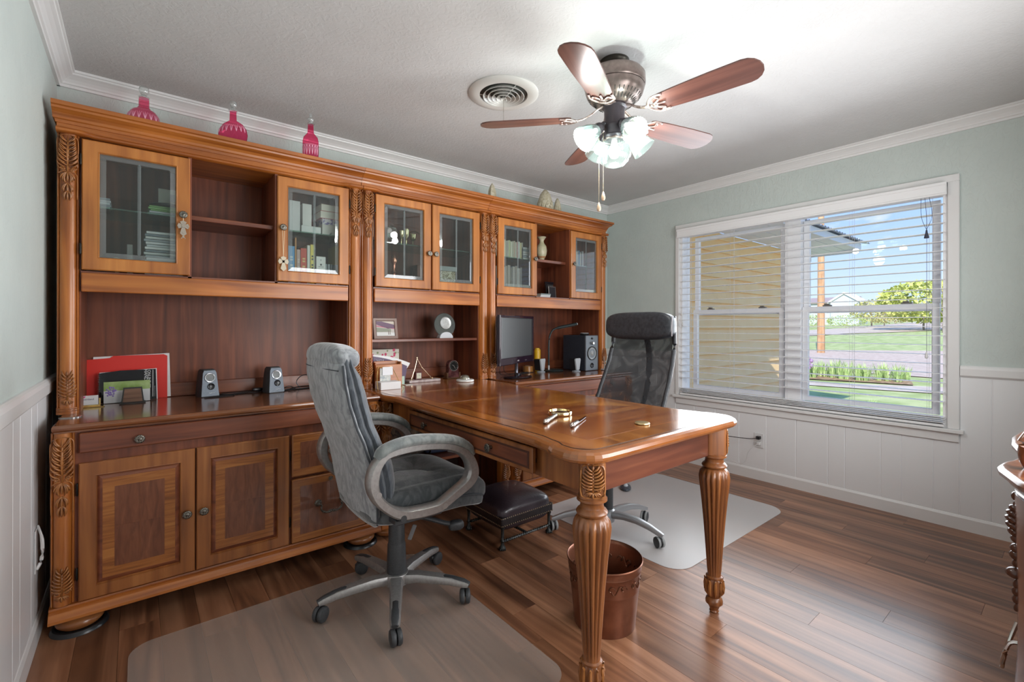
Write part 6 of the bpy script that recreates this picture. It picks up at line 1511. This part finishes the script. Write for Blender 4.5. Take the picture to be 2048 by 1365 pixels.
bm = NB(); lathe(bm, [(0, 0), (.150, 0), (.156, .003), (.150, .008), (.06, .013), (0, .014)], 48, Matrix.Translation((-.02, -.01, 0)) @ Matrix.Scale(.62, 4, Vector((0, 1, 0)))); obj('base', bm, BLKG, t, True)
cable('monitor_cable', 'thin black monitor cables on the right counter behind the screen', [[(2.50, -.30, .10), (2.52, -.28, .03), (2.60, -.24, 0), (2.75, -.22), (2.85, -.20)], [(2.44, -.34, .10), (2.44, -.33, .02), (2.52, -.30, 0), (2.66, -.26), (2.80, -.24)], [(2.55, -.31, .0), (2.65, -.30, .0), (2.74, -.28, 0), (2.84, -.26, 0)]], .0024, BLK)
def sat(x, y, rot, label):
    t = thing('satellite_speaker', label, 'speaker', (x, y, TB + .0016), rot)
    bm = NB(); prism(bm, [(-.022, .018), (.022, .018), (.040, .100), (.033, .112), (-.033, .112), (-.040, .100)], 'y', -.012, .0); obj('grille', bm, noise_mat('pale_speaker_cloth', (.40, .42, .44), (.50, .52, .54), 500, .8), t)
    bm = NB(); prism(bm, [(-.021, .014), (.021, .014), (.038, .100), (.031, .109), (-.031, .109), (-.038, .100)], 'y', 0, .055); obj('housing', bm, BLK, t)
    bm = NB(); lathe(bm, [(0, 0), (.036, 0), (.034, .006), (.018, .010), (.018, .020), (0, .020)], 24, Matrix.Translation((0, .008, 0))); box(bm, -.020, .020, -.010, -.002, .008, .032, .002); obj('stand', bm, cm((.30, .33, .36), .35), t, True)
    return t
sat(2.915, -.285, R(18), 'small pale-grey speaker on the right counter near the monitor'); sat(3.185, -.43, R(12), 'small pale-grey speaker standing before the large black speaker')
t = thing('yellow_canister', 'yellow ridged canister behind the small speaker near the monitor', 'canister', (2.985, -.15, TB + .0016))
bm = NB(); lathe(bm, [(0, 0), (.028, 0), (.029, .17), (.026, .182), (.020, .185), (.020, .190), (0, .190)], 32, flute=lambda r, z, a: r * (1 + .02 * cos(16 * a))); obj('tube', bm, mat('yellow_plastic', (.80, .46, .02), .3), t, True)
bm = NB(); lathe(bm, [(.0205, .184), (.0205, .192), (.016, .195), (0, .195)], 24); obj('lid', bm, mat('yellow_cap', (.85, .55, .05), .25), t, True)
t = thing('tape_roll', 'amber roll of packing tape behind the monitor', 'tape', (2.86, -.17, TB + .0016))
bm = NB(); lathe(bm, [(.026, 0), (.046, 0), (.046, .048), (.026, .048), (.026, 0)], 36); obj('tape', bm, mat('amber_tape', (.38, .17, .05), .15), t, True)
bm = NB(); lathe(bm, [(.0245, -.0), (.0255, 0), (.0255, .048), (.0245, .048), (.0245, 0)], 36); obj('core', bm, cm((.45, .36, .25), .8), t, True)
# gooseneck lamp
t = thing('gooseneck_lamp', 'black bendable desk lamp with slim head beside the large speaker', 'lamp', (3.060, -.27, TB + .0016))
DG = mat('dark_green_black', (.018, .026, .026), .4)
bm = NB(); lathe(bm, [(0, 0), (.085, 0), (.088, .006), (.080, .014), (.03, .020), (0, .020)], 40); obj('base', bm, DG, t, True)
bm = NB(); lathe(bm, [(0, .0), (.008, 0), (.0085, .04), (0, .042)], 12, Matrix.Translation((-.062, -.01, .012))); obj('switch', bm, cm((.5, .5, .5), .2), t, True)
bm = NB(); P = smooth_path([(-.062, -.01, .03), (-.062, -.01, .12), (-.060, -.008, .22), (-.048, -.005, .295), (-.010, 0, .348), (.045, 0, .368)], 5); sweep(bm, P, .0075, 10); obj('gooseneck', bm, DG, t, True)
bm = NB(); sweep(bm, [(.030, 0, .365), (.06, 0, .371), (.09, -.002, .376), (.26, -.010, .402), (.275, -.011, .404)], [.008, .012, .0135, .0135, .012], 14); obj('lamp_head', bm, DG, t, True)
bm = NB(); sweep(bm, [(.275, -.011, .404), (.281, -.0112, .405)], .0115, 14); obj('end_cap', bm, cm((.62, .64, .62), .3), t, True)
bm = NB(); sweep(bm, [(.09, -.004, .3655), (.255, -.012, .391)], [(.005, .003), (.005, .003)], 6); obj('diffuser_strip', bm, cm((.35, .38, .36), .4), t, True)
# big speaker
t = thing('bookshelf_speaker', 'large black powered speaker with silver-grey front by the hutch end', 'speaker', (3.350, -.452, TB + .0016), R(0))
BS = noise_mat('blue_black_vinyl', (.018, .024, .036), (.026, .033, .048), 120, .55)
bm = NB(); box(bm, -.078, .078, .012, .275, 0, .305, .004); obj('cabinet', bm, BS, t)
bm = NB(); box(bm, -.080, .080, .0, .014, -.0, .306, .006, 2); fp = obj('front_baffle', bm, mat('grey_brushed_baffle', (.105, .115, .130), .36, .4), t)
def ring(parent, nm, r, x, z, prof, m, seg=36): 
    bm = NB(); lathe(bm, prof, seg, Matrix.Translation((x, 0, z)) @ Matrix.Rotation(pi / 2, 4, 'X')); return obj(nm, bm, m, parent, True)
ring(fp, 'woofer_surround', .06, 0, .150, [(.050, .0), (.052, .005), (.058, .006), (.061, .003), (.061, 0)], BLK)
ring(fp, 'woofer_cone', .05, 0, .150, [(0, .006), (.012, .005), (.018, .001), (.034, -.002), (.050, .003), (.050, 0), (0, -.003)], mat('silver_cone', (.34, .35, .35), .3, .3))
ring(fp, 'bass_port', .02, 0, .045, [(0, .0008), (.016, .001), (.020, .004), (.022, .002), (.022, 0)], mat('port_black', (.01, .01, .012), .25))
ring(fp, 'volume_knob', .012, 0, .238, [(0, .020), (.010, .020), (.012, .016), (.013, 0), (0, 0)], mat('silver_knob', (.55, .56, .57), .2, .8))
ring(fp, 'tone_knob', .008, 0, .278, [(0, .010), (.007, .010), (.008, 0), (0, 0)], BLK)
t = thing('tape_measure_ring', 'black and silver ring-shaped gadget lying on the large speaker', 'gadget', (3.355, -.36, TB + .0016 + .3064))
bm = NB(); lathe(bm, [(.020, .002), (.036, 0), (.044, .006), (.040, .016), (.024, .018), (.020, .012), (.020, .002)], 32); obj('ring', bm, BLK, t, True)
bm = NB(); lathe(bm, [(.024, .018), (.038, .017), (.036, .020), (.026, .021)], 32); obj('silver_face', bm, cm((.5, .5, .5), .2), t, True)
t = thing('wire_spectacles', 'thin gold wire spectacles folded on the large speaker', 'spectacles', (3.305, -.28, TB + .0016 + .3064))
bm = NB(); lathe(bm, [(.018, .004), (.0192, .005), (.018, .006), (.0168, .005), (.018, .004)], 24); lathe(bm, [(.018, .004), (.0192, .005), (.018, .006), (.0168, .005), (.018, .004)], 24, Matrix.Translation((.042, 0, 0))); sweep(bm, [(.018, 0, .006), (.0235, 0, .010)], .001, 4); sweep(bm, [(-.018, 0, .004), (-.01, .05, .003), (.04, .055, .002)], .001, 4); obj('wire_frame', bm, BRASS, t, True)
t = thing('crystal_pen_holder', 'small clear dish with upright silver pen at the right counter end', 'pen holder', (3.485, -.475, TB + .0016))
bm = NB(); lathe(bm, [(0, 0), (.026, 0), (.034, .006), (.030, .010), (0, .006)], 20); obj('dish', bm, cm((.5, .5, .52), .15), t, True)
bm = NB(); sweep(bm, [(0, 0, .006), (-.002, .0, .05), (-.004, 0, .12)], [.006, .004, .0025], 8); obj('pen', bm, CHROME, t, True)

# ---- things lying on the desktop
DZ = TB + .0016
t = thing('magnifying_glass', 'magnifying glass with ornate silver handle lying on the desk', 'magnifying glass', (1.700, -1.722, DZ), 0)
bm = NB(); lathe(bm, [(.048, 0), (.050, 0), (.052, .003), (.052, .015), (.050, .018), (.047, .018), (.046, .012), (.046, .006), (.048, 0)], 48); obj('rim', bm, mat('gold_rim', (.78, .60, .34), .15, 1), t, True)
bm = NB(); lathe(bm, [(0, .007), (.046, .008), (.046, .012), (0, .014)], 40); obj('lens', bm, glass_mat('lens_glass', (.90, .94, .90), 3.0, .02, .10, (.6, .68, .62)), t, True)
ORN = noise_mat('ornate_silver', (.20, .17, .15), (.62, .58, .53), 260, .25, metal=.9, lo=.4, hi=.6)
d_ = Vector((1.507 - 1.700, -1.832 + 1.722, 0)).normalized()
bm = NB(); sweep(bm, [d_ * q + Vector((0, 0, .010)) for q in (.050, .060, .075, .10, .14, .18, .205, .215, .222)], [.004, .009, .0095, .0075, .0085, .0095, .0105, .0085, .003], 14); obj('handle', bm, ORN, t, True)
t = thing('letter_opener', 'silver letter opener lying right of the magnifying glass', 'letter opener', (1.549, -1.936, DZ), math.atan2(.107, .201))
bm = NB(); sweep(bm, [(-.004, 0, .009), (.004, 0, .009), (.02, 0, .009), (.05, 0, .008), (.08, 0, .007), (.095, 0, .006)], [.004, .010, .0095, .0075, .0085, .004], 14); obj('handle', bm, ORN, t, True)
bm = NB(); prism(bm, [(.092, -.006), (.20, -.005), (.226, 0), (.20, .005), (.092, .006)], 'z', .004, .0062); obj('blade', bm, CHROME, t)
bm = NB(); lathe(bm, [(0, 0), (.027, 0), (.029, .002), (.028, .006), (.024, .0075), (0, .006)], 36); simple('brass_medallion', 'round gold-coloured medallion lying near the desk end', 'medallion', bm, mat('worn_gold', (.62, .46, .24), .3, .8), (1.818, -2.056, DZ), smooth=True)

# ---- inside the kneehole
KS = .3634
t = thing('patterned_tote', 'brown patterned tote bag with pink cloth on the kneehole shelf', 'bag', (1.60, -.36, KS))
bm = NB(); superell(bm, .15, .10, .12, .5, .5, 40, 16, lambda c: Vector((c.x * (1 - .2 * (c.z / .12)), c.y, c.z + .008 * sin(30 * c.x))), Matrix.Translation((0, 0, .12))); obj('bag_body', bm, noise_mat('tapestry_weave', (.20, .15, .10), (.06, .05, .04), 22, .9, lo=.42, hi=.55, dist=1.0), t, True)
bm = NB(); superell(bm, .085, .035, .040, .7, .7, 28, 12, lambda c: Vector((c.x, c.y, c.z + .006 * sin(45 * c.x) - .1 * abs(c.x) * .4)), Matrix.Translation((.04, -.085, .085)) @ Matrix.Rotation(R(-12), 4, 'Y')); obj('pink_cloth', bm, mat('pink_cotton', (.62, .16, .28), .8), t, True)
bm = NB(); sweep(bm, smooth_path([(.10, -.08, .16), (.15, -.10, .13), (.17, -.10, .06), (.165, -.10, .01)], 5), [(.014, .005)] * 16, 8); obj('strap', bm, BLK, t, True)
bm = NB(); superell(bm, .12, .08, .045, .5, .5, 32, 12, None, Matrix.Translation((0, 0, .047))); simple('navy_pouch', 'flat navy blue pouch beside the tote on the kneehole shelf', 'pouch', bm, mat('navy_cloth', (.035, .05, .10), .8), (1.86, -.40, KS), R(-6), True)
bm = NB(); box(bm, -.07, .07, -.06, .06, 0, .012, .002); simple('paper_bundle', 'thin white papers lying at the front of the kneehole shelf', 'papers', bm, PAPER, (1.985, -.49, KS), R(20))
# ================================================================== OUTDOORS (seen through the window)
GZ = -.32
def mixm(name, c1, c2, sc, lo=.4, hi=.6, rough=.9): return noise_mat(name, c1, c2, sc, rough, lo=lo, hi=hi, detail=6)
LAWN = mixm('spring_lawn', (.36, .44, .15), (.56, .60, .28), 1.6)
LAWN2 = mixm('greener_lawn', (.26, .50, .12), (.38, .60, .18), .9)
GRAV = mixm('pinkish_gravel', (.56, .43, .35), (.68, .55, .46), 5)
CONC = mixm('pale_concrete_walk', (.58, .47, .39), (.68, .58, .50), 3)
SOIL = mixm('mulch_bed', (.25, .14, .07), (.50, .34, .20), 9)
# gentle terrain: nearly flat near the house, rising slightly to the horizon
def hgt(x, y): 
    d = max(0, x - 26); return GZ + .020 * d + .00012 * d * d
bm = NB(); nx, ny = 40, 30; g = []
for i in range(nx + 1):
    x = W + .16 + (150 * (i / nx) ** 2.2); g.append([bm.verts.new((x, -50 + 190 * j / ny, hgt(x, 0))) for j in range(ny + 1)])
for i in range(nx):
    for j in range(ny): bm.faces.new((g[i][j], g[i + 1][j], g[i + 1][j + 1], g[i][j + 1]))
o = struct('ground', bm, LAWN)
def patch(name, poly, m, dz):
    bm = NB(); n = len(poly) // 2; L_ = poly[:n]; R_ = poly[n:][::-1]; rows = []
    for a, b in zip(L_, R_):
        rows.append([(a[0] + (b[0] - a[0]) * t, a[1] + (b[1] - a[1]) * t) for t in (0, .25, .5, .75, 1)])
    vs = [[bm.verts.new((p[0], p[1], hgt(p[0], p[1]) + dz)) for p in r] for r in rows]
    for A, B in zip(vs, vs[1:]):
        for k in range(4): bm.faces.new((A[k], B[k], B[k + 1], A[k + 1]))
    return struct(name, bm, m)
# near to far, each strip crosses the view
def strip(name, pts, w, m, dz):
    """ribbon along pts (x, y) with widths"""
    C_ = smooth_path([(p[0], p[1], 0) for p in pts], 6); ws = [w] * len(C_) if not isinstance(w, list) else [w[min(int(i / 6), len(w) - 1)] + (w[min(int(i / 6) + 1, len(w) - 1)] - w[min(int(i / 6), len(w) - 1)]) * (i % 6) / 6 for i in range(len(C_))]
    bm = NB(); rows = []
    for i, p in enumerate(C_):
        t = (C_[min(i + 1, len(C_) - 1)] - C_[max(i - 1, 0)]).normalized(); s = Vector((-t.y, t.x, 0))
        rows.append([bm.verts.new((q.x, q.y, hgt(q.x, q.y) + dz)) for q in (p - s * ws[i] / 2, p, p + s * ws[i] / 2)])
    for A, B in zip(rows, rows[1:]):
        for k in range(2): bm.faces.new((A[k], A[k + 1], B[k + 1], B[k]))
    return struct(name, bm, m)
bm = NB(); box(bm, W + .17, 10.3, -9, -.35, GZ - .05, GZ + .02); struct('bounce_patio', bm, CONC)  # walk near the house, widened out of view to bounce sun onto the wing
strip('garden_walk', [(12.8, 8), (14.3, 1.6), (15.2, -.8), (16.6, -4), (19, -9)], [.9, .9, 1.5, 2.2, 3], CONC, .02)
strip('flower_bed', [(14.6, 7), (15.9, 3.5), (16.5, 1.6), (16.9, -.1)], 1.9, SOIL, .03)
strip('gravel_driveway', [(24, 24), (25.5, 9), (26, 5), (27, 0), (28, -6), (30, -14)], [12, 13, 14, 17, 22, 28], GRAV, .025)
strip('far_gravel_track', [(46, 28), (52, 19), (60, 17), (78, 15), (100, 13), (130, 8)], [5, 6, 8, 8, 8, 8], CONC, .06)
strip('side_gravel_track', [(56, 16.0), (62, 13.4), (70, 11), (82, 9), (100, 5)], [.5, 3, 5, 5, 5], GRAV, .05)

# house wing with lap siding and a metal roof with open eaves
wy = -.30
hw_ = thing('house_wing', 'yellow lap-sided house wing seen through the left sash', 'building', (5.0, wy, GZ))
SID = noise_mat('yellow_lap_siding', (.93, .62, .30), (.95, .69, .37), 3, .7)
x0, x1 = W + .165 - 5.0, 7.95 - 5.0
pz = .155; ze = 2.36 - GZ
for k in range(18):
    z = 1.0 - GZ - 9 * pz + k * pz + .03; z2 = min(z + pz, ze)
    if z2 - z < .02: break
    bm = NB(); prism(bm, [(0.02, z), (-.026, z), (-.030, z + .006), (.0, z2), (0.02, z2)], 'x', x0, x1); obj('siding_board', bm, SID, hw_)
bm = NB(); box(bm, x1, x1 + .06, -.03, .05, 0, ze); obj('corner_trim', bm, mat('white_exterior_trim', (.80, .80, .82), .5), hw_)
SOF = mat('white_soffit_board', (.80, .81, .84), .6)
for q in range(4):
    yq = -.018 - q * .16
    bm = NB(); prism(bm, [(yq, ze + q * .012), (yq - .152, ze + q * .012 + .010), (yq - .152, ze + q * .012 + .024), (yq, ze + q * .012 + .014)], 'x', x0, 8.85 - 5.0); obj('soffit_board', bm, SOF, hw_)
bm = NB(); box(bm, x0, 3.85, -.685, -.662, ze + .02, ze + .115, .004); obj('fascia', bm, SOF, hw_)
bm = NB(); box(bm, 3.83, 3.85, -.662, .5, ze - .02, ze + .20, .004); obj('end_fascia', bm, SOF, hw_)
RF = mat('galvanised_roof', (.50, .52, .56), .35, .7)
bm = NB(); nr = 44
top_ = [(x0 + (4.05 - x0) * i / (nr * 4), .018 * (1 if (i % 4) in (0, 1) else 0)) for i in range(nr * 4 + 1)]
va = [bm.verts.new((x, -.75, ze + .12 + h)) for x, h in top_]; vb = [bm.verts.new((x, .5, ze + .42 + h)) for x, h in top_]
for a, b, c, d in zip(va, va[1:], vb[1:], vb): bm.faces.new((a, b, c, d))
obj('metal_roof', bm, RF, hw_)
bm = NB(); box(bm, x1 + .06, 3.83, -.02, .06, ze - .09, ze, .004); obj('beam', bm, mat('tan_eave_board', (.60, .40, .22), .7), hw_)
# own house eave that shades the near ground
bm = NB(); box(bm, W + .14, W + .72, -5.5, -.02, 2.56, 2.60); struct('trim_11', bm, SOF)
bm = NB(); prism(bm, [(W + .76, 2.60), (W + .76, 2.64), (LW - .6, 4.1), (LW - .6, 4.05)], 'y', -6.5, 3.0); struct('trim_12', bm, RF)

# utility pole, shed, trees, iris
up = thing('utility_pole', 'tall brown wooden utility pole rising behind the metal roof edge', 'pole', (30.0, 6.2, hgt(30, 0)))
bm = NB(); sweep(bm, [(0, 0, -.3), (0, 0, 4), (0, 0, 10.5)], [.19, .17, .13], 14); obj('shaft', bm, wood('weathered_pole_wood', (.56, .33, .18), (.66, .42, .26), (.42, .22, .11), 'z', .8, 0, 8), up, True)
bm = NB(); box(bm, -.05, .05, -1.1, 1.1, 9.6, 9.72, .01); obj('crossarm', bm, cm((.30, .20, .13), .8), up)
bm = NB()
for dy in (-.9, 0, .9):
    sweep(bm, [(0, dy, 9.75), (6, dy - 12, 8.2), (14, dy - 26, 8.9)], .012, 4)
sweep(bm, [(0, 0, 8.2), (-8, -10, 7.2), (-16, -22, 7.6)], .012, 4)
obj('power_line', bm, cm((.10, .10, .12), .6), up)
sh = thing('white_shed', 'white metal shed with gabled roof on the far side of the yard', 'building', (95, 23.2, hgt(95, 0)), 0)
WS = mat('white_metal_siding', (.56, .60, .68), .5); SR = mat('faded_pink_roof', (.42, .32, .31), .6)
# gable end faces -x (the house); the long wing runs off to the left (+y)
bm = NB(); box(bm, 1.5, 8, 1.5, 13, 0, 4.0); obj('long_wing', bm, WS, sh)
bm = NB(); prism(bm, [(1.1, 3.9), (4.75, 4.9), (8.4, 3.9), (8.4, 4.1), (4.75, 5.1), (1.1, 4.1)], 'y', -1.2, 13.3); obj('long_roof', bm, SR, sh)
bm = NB(); prism(bm, [(-2.1, 0), (2.0, 0), (2.0, 4.1), (0, 5.5), (-2.1, 4.1)], 'x', 0, 5); obj('gable_wing', bm, WS, sh)
bm = NB(); prism(bm, [(-2.5, 3.75), (-.05, 5.35), (2.4, 3.75), (2.4, 4.05), (-.05, 5.7), (-2.5, 4.05)], 'x', -.25, 5); obj('gable_trim', bm, mat('bright_white_trim', (.86, .87, .9), .5), sh)
bm = NB(); box(bm, -.06, 0, -1.7, 1.6, 0, 3.4)
for q in range(7): box(bm, -.08, -.06, -1.7 + q * .5, -1.64 + q * .5, 0, 3.4)
obj('garage_door', bm, mat('blue_white_door', (.62, .70, .80), .5), sh)
def canopy(name, label, x, y, h, w, col1, col2, bare=False, cat='tree', group=None, n=1200, seed=1):
    q = random.Random(seed); z0 = hgt(x, y); t = thing(name, label, cat, (x, y, z0), 0, group)
    bm = NB(); tips = []
    def br(p, d, L_, r, lev):
        e = p + d * L_; sweep(bm, [p, (p + e) / 2 + Vector((q.uniform(-1, 1), q.uniform(-1, 1), 0)) * L_ * .06, e], [r, r * .8, r * .55], 4 if lev else 6)
        if lev >= (4 if bare else 2): tips.append(e); return
        for i in range(3 if lev else 5):
            nd = (d + Vector((q.uniform(-1, 1), q.uniform(-1, 1), q.uniform(-.15, .7))) * .85).normalized(); br(e, nd, L_ * q.uniform(.55, .8), r * .55, lev + 1)
    br(Vector((0, 0, -.2)), Vector((0, 0, 1)), h * .30, h * .022, 0)
    s = obj('trunk', bm, cm((.34, .27, .22), .9), t); 
    if not bare:
        bm = NB(); pr_ = []
        for i in range(n):
            a = q.random() * 6.283; ph = math.acos(q.uniform(-1, 1)); rr = q.uniform(.75, 1.0) ** .5
            c = Vector((w * .5 * rr * sin(ph) * cos(a), w * .5 * rr * sin(ph) * sin(a), h * .60 + h * .40 * rr * cos(ph))) * 1.0
            c += Vector((sin(c.y * 3), sin(c.x * 2.3), sin(c.x * 4 + c.y * 3))) * .12 * w * .3
            sz = h * .035 * q.uniform(.6, 1.4); d1 = Vector((q.uniform(-1, 1), q.uniform(-1, 1), q.uniform(-1, 1))).normalized() * sz; d2 = d1.cross(Vector((q.uniform(-1, 1), q.uniform(-1, 1), q.uniform(-1, 1)))).normalized() * sz
            bm.faces.new([bm.verts.new(c + v) for v in (d1, d2, -d1, -d2)])
        me = bpy.data.meshes.new('foliage'); bm.to_mesh(me); bm.free(); o = link('foliage', me, mixm(name + '_leaf_' + str(seed), col1, col2, 1.2), t); o['kind'] = 'stuff'
    return t
canopy('leafy_tree', 'round yellow-green tree, tallest at the right of the view outside', 72, 8.9, 5.7, 8.5, (.46, .52, .12), (.66, .68, .24), seed=3, n=2600)
canopy('leafy_tree', 'lower yellow-green tree left of the round tree outside', 84, 15.2, 3.9, 8, (.50, .50, .18), (.66, .62, .28), seed=5, n=1600)
canopy('bare_tree', 'bare branching tree right of the white shed', 88, 17.6, 5.6, 5, (0, 0, 0), (0, 0, 0), True, seed=8)
canopy('bare_tree', 'bare thin tree at the far right edge of the view outside', 66, 6.3, 6.4, 5, (0, 0, 0), (0, 0, 0), True, seed=11)
for k, (x, y, h_, w_2, c1, c2) in enumerate(((78, 23.4, 2.0, 4.9, (.36, .46, .14), (.50, .60, .22)), (78, 18.2, 1.8, 4.9, (.36, .46, .14), (.50, .60, .22)), (98, 16.9, 2.0, 5.5, (.60, .48, .36), (.72, .60, .48)), (98, 11.2, 2.0, 5, (.62, .50, .34), (.70, .56, .40)), (92, 8.6, 2.0, 6, (.64, .52, .30), (.74, .62, .40)))):
    canopy('hedge', ['green hedge left of the far track', 'green hedge in front of the shed, left end', 'brown brush right of the shed', 'tan brush below the lower green tree', 'golden brush below the tallest tree'][k], x, y, h_, w_2, c1, c2, cat='hedge', seed=20 + k, n=1300)
# iris clump along the bed
bm = NB(); q = random.Random(4)
def iris_mesh(seed):
    q = random.Random(seed); bm = NB()
    for i in range(34):
        a = q.random() * 6.28; r0 = .12 * q.random(); b = Vector((r0 * cos(a), r0 * sin(a), 0)); h = q.uniform(.28, .56); d = Vector((cos(a), sin(a), 0)) * q.uniform(.03, .22); s = Vector((-sin(a), cos(a), 0)) * .012
        m_ = b + d * .4 + Vector((0, 0, h * .65)); e = b + d + Vector((0, 0, h))
        v = [bm.verts.new(p) for p in (b - s, b + s, m_ + s * .9, m_ - s * .9, e)]
        bm.faces.new((v[0], v[1], v[2], v[3])); bm.faces.new((v[3], v[2], v[4]))
    me = bpy.data.meshes.new('iris_leaves'); bm.to_mesh(me); bm.free(); me.materials.append(mixm('iris_leaf', (.30, .46, .16), (.60, .72, .34), 6)); return me
IM = [iris_mesh(s) for s in (1, 2, 3)]
for k in range(34):
    u_ = k / 33; y = 3.6 - 3.5 * u_ + q.uniform(-.1, .1); x = 16.0 + .75 * u_ + q.uniform(-.5, .5)
    o = bpy.data.objects.new('iris_plant', IM[k % 3]); COL.objects.link(o); o.location = (x, y, hgt(x, y) + .03); o.rotation_euler = (0, 0, q.random() * 6); sc_ = q.uniform(.8, 1.1); o.scale = (sc_, sc_, sc_)
    tag(o, 'leafy green iris plant in the border beyond the walk', 'plant', 'iris plants in the flower bed')
t = thing('iris_flower', 'purple iris flower at the left end of the border outside', 'flower', (15.6, 1.95, hgt(15.6, 0) + .03))
bm = NB(); sweep(bm, [(0, 0, 0), (0, 0, .5)], .008, 5); obj('stem', bm, cm((.3, .45, .15)), t)
bm = NB()
for k in range(5): superell(bm, .05, .05, .06, 1, 1, 8, 6, None, Matrix.Translation((.02 * (k % 2), .03 * (-1) ** k, .30 + .07 * k)))
obj('blossom', bm, cm((.38, .24, .42)), t, True)
for k, (x, y) in enumerate(((10.6, .10), (10.9, -.62), (10.7, -.28))):
    o = bpy.data.objects.new('weed_tuft', IM[k % 3]); COL.objects.link(o); o.location = (x, y, hgt(x, y)); o.scale = (.5, .5, .38)
    tag(o, '%s green tuft growing close below the window' % ['leftmost', 'rightmost', 'middle'][k], 'plant', 'tufts below the window')
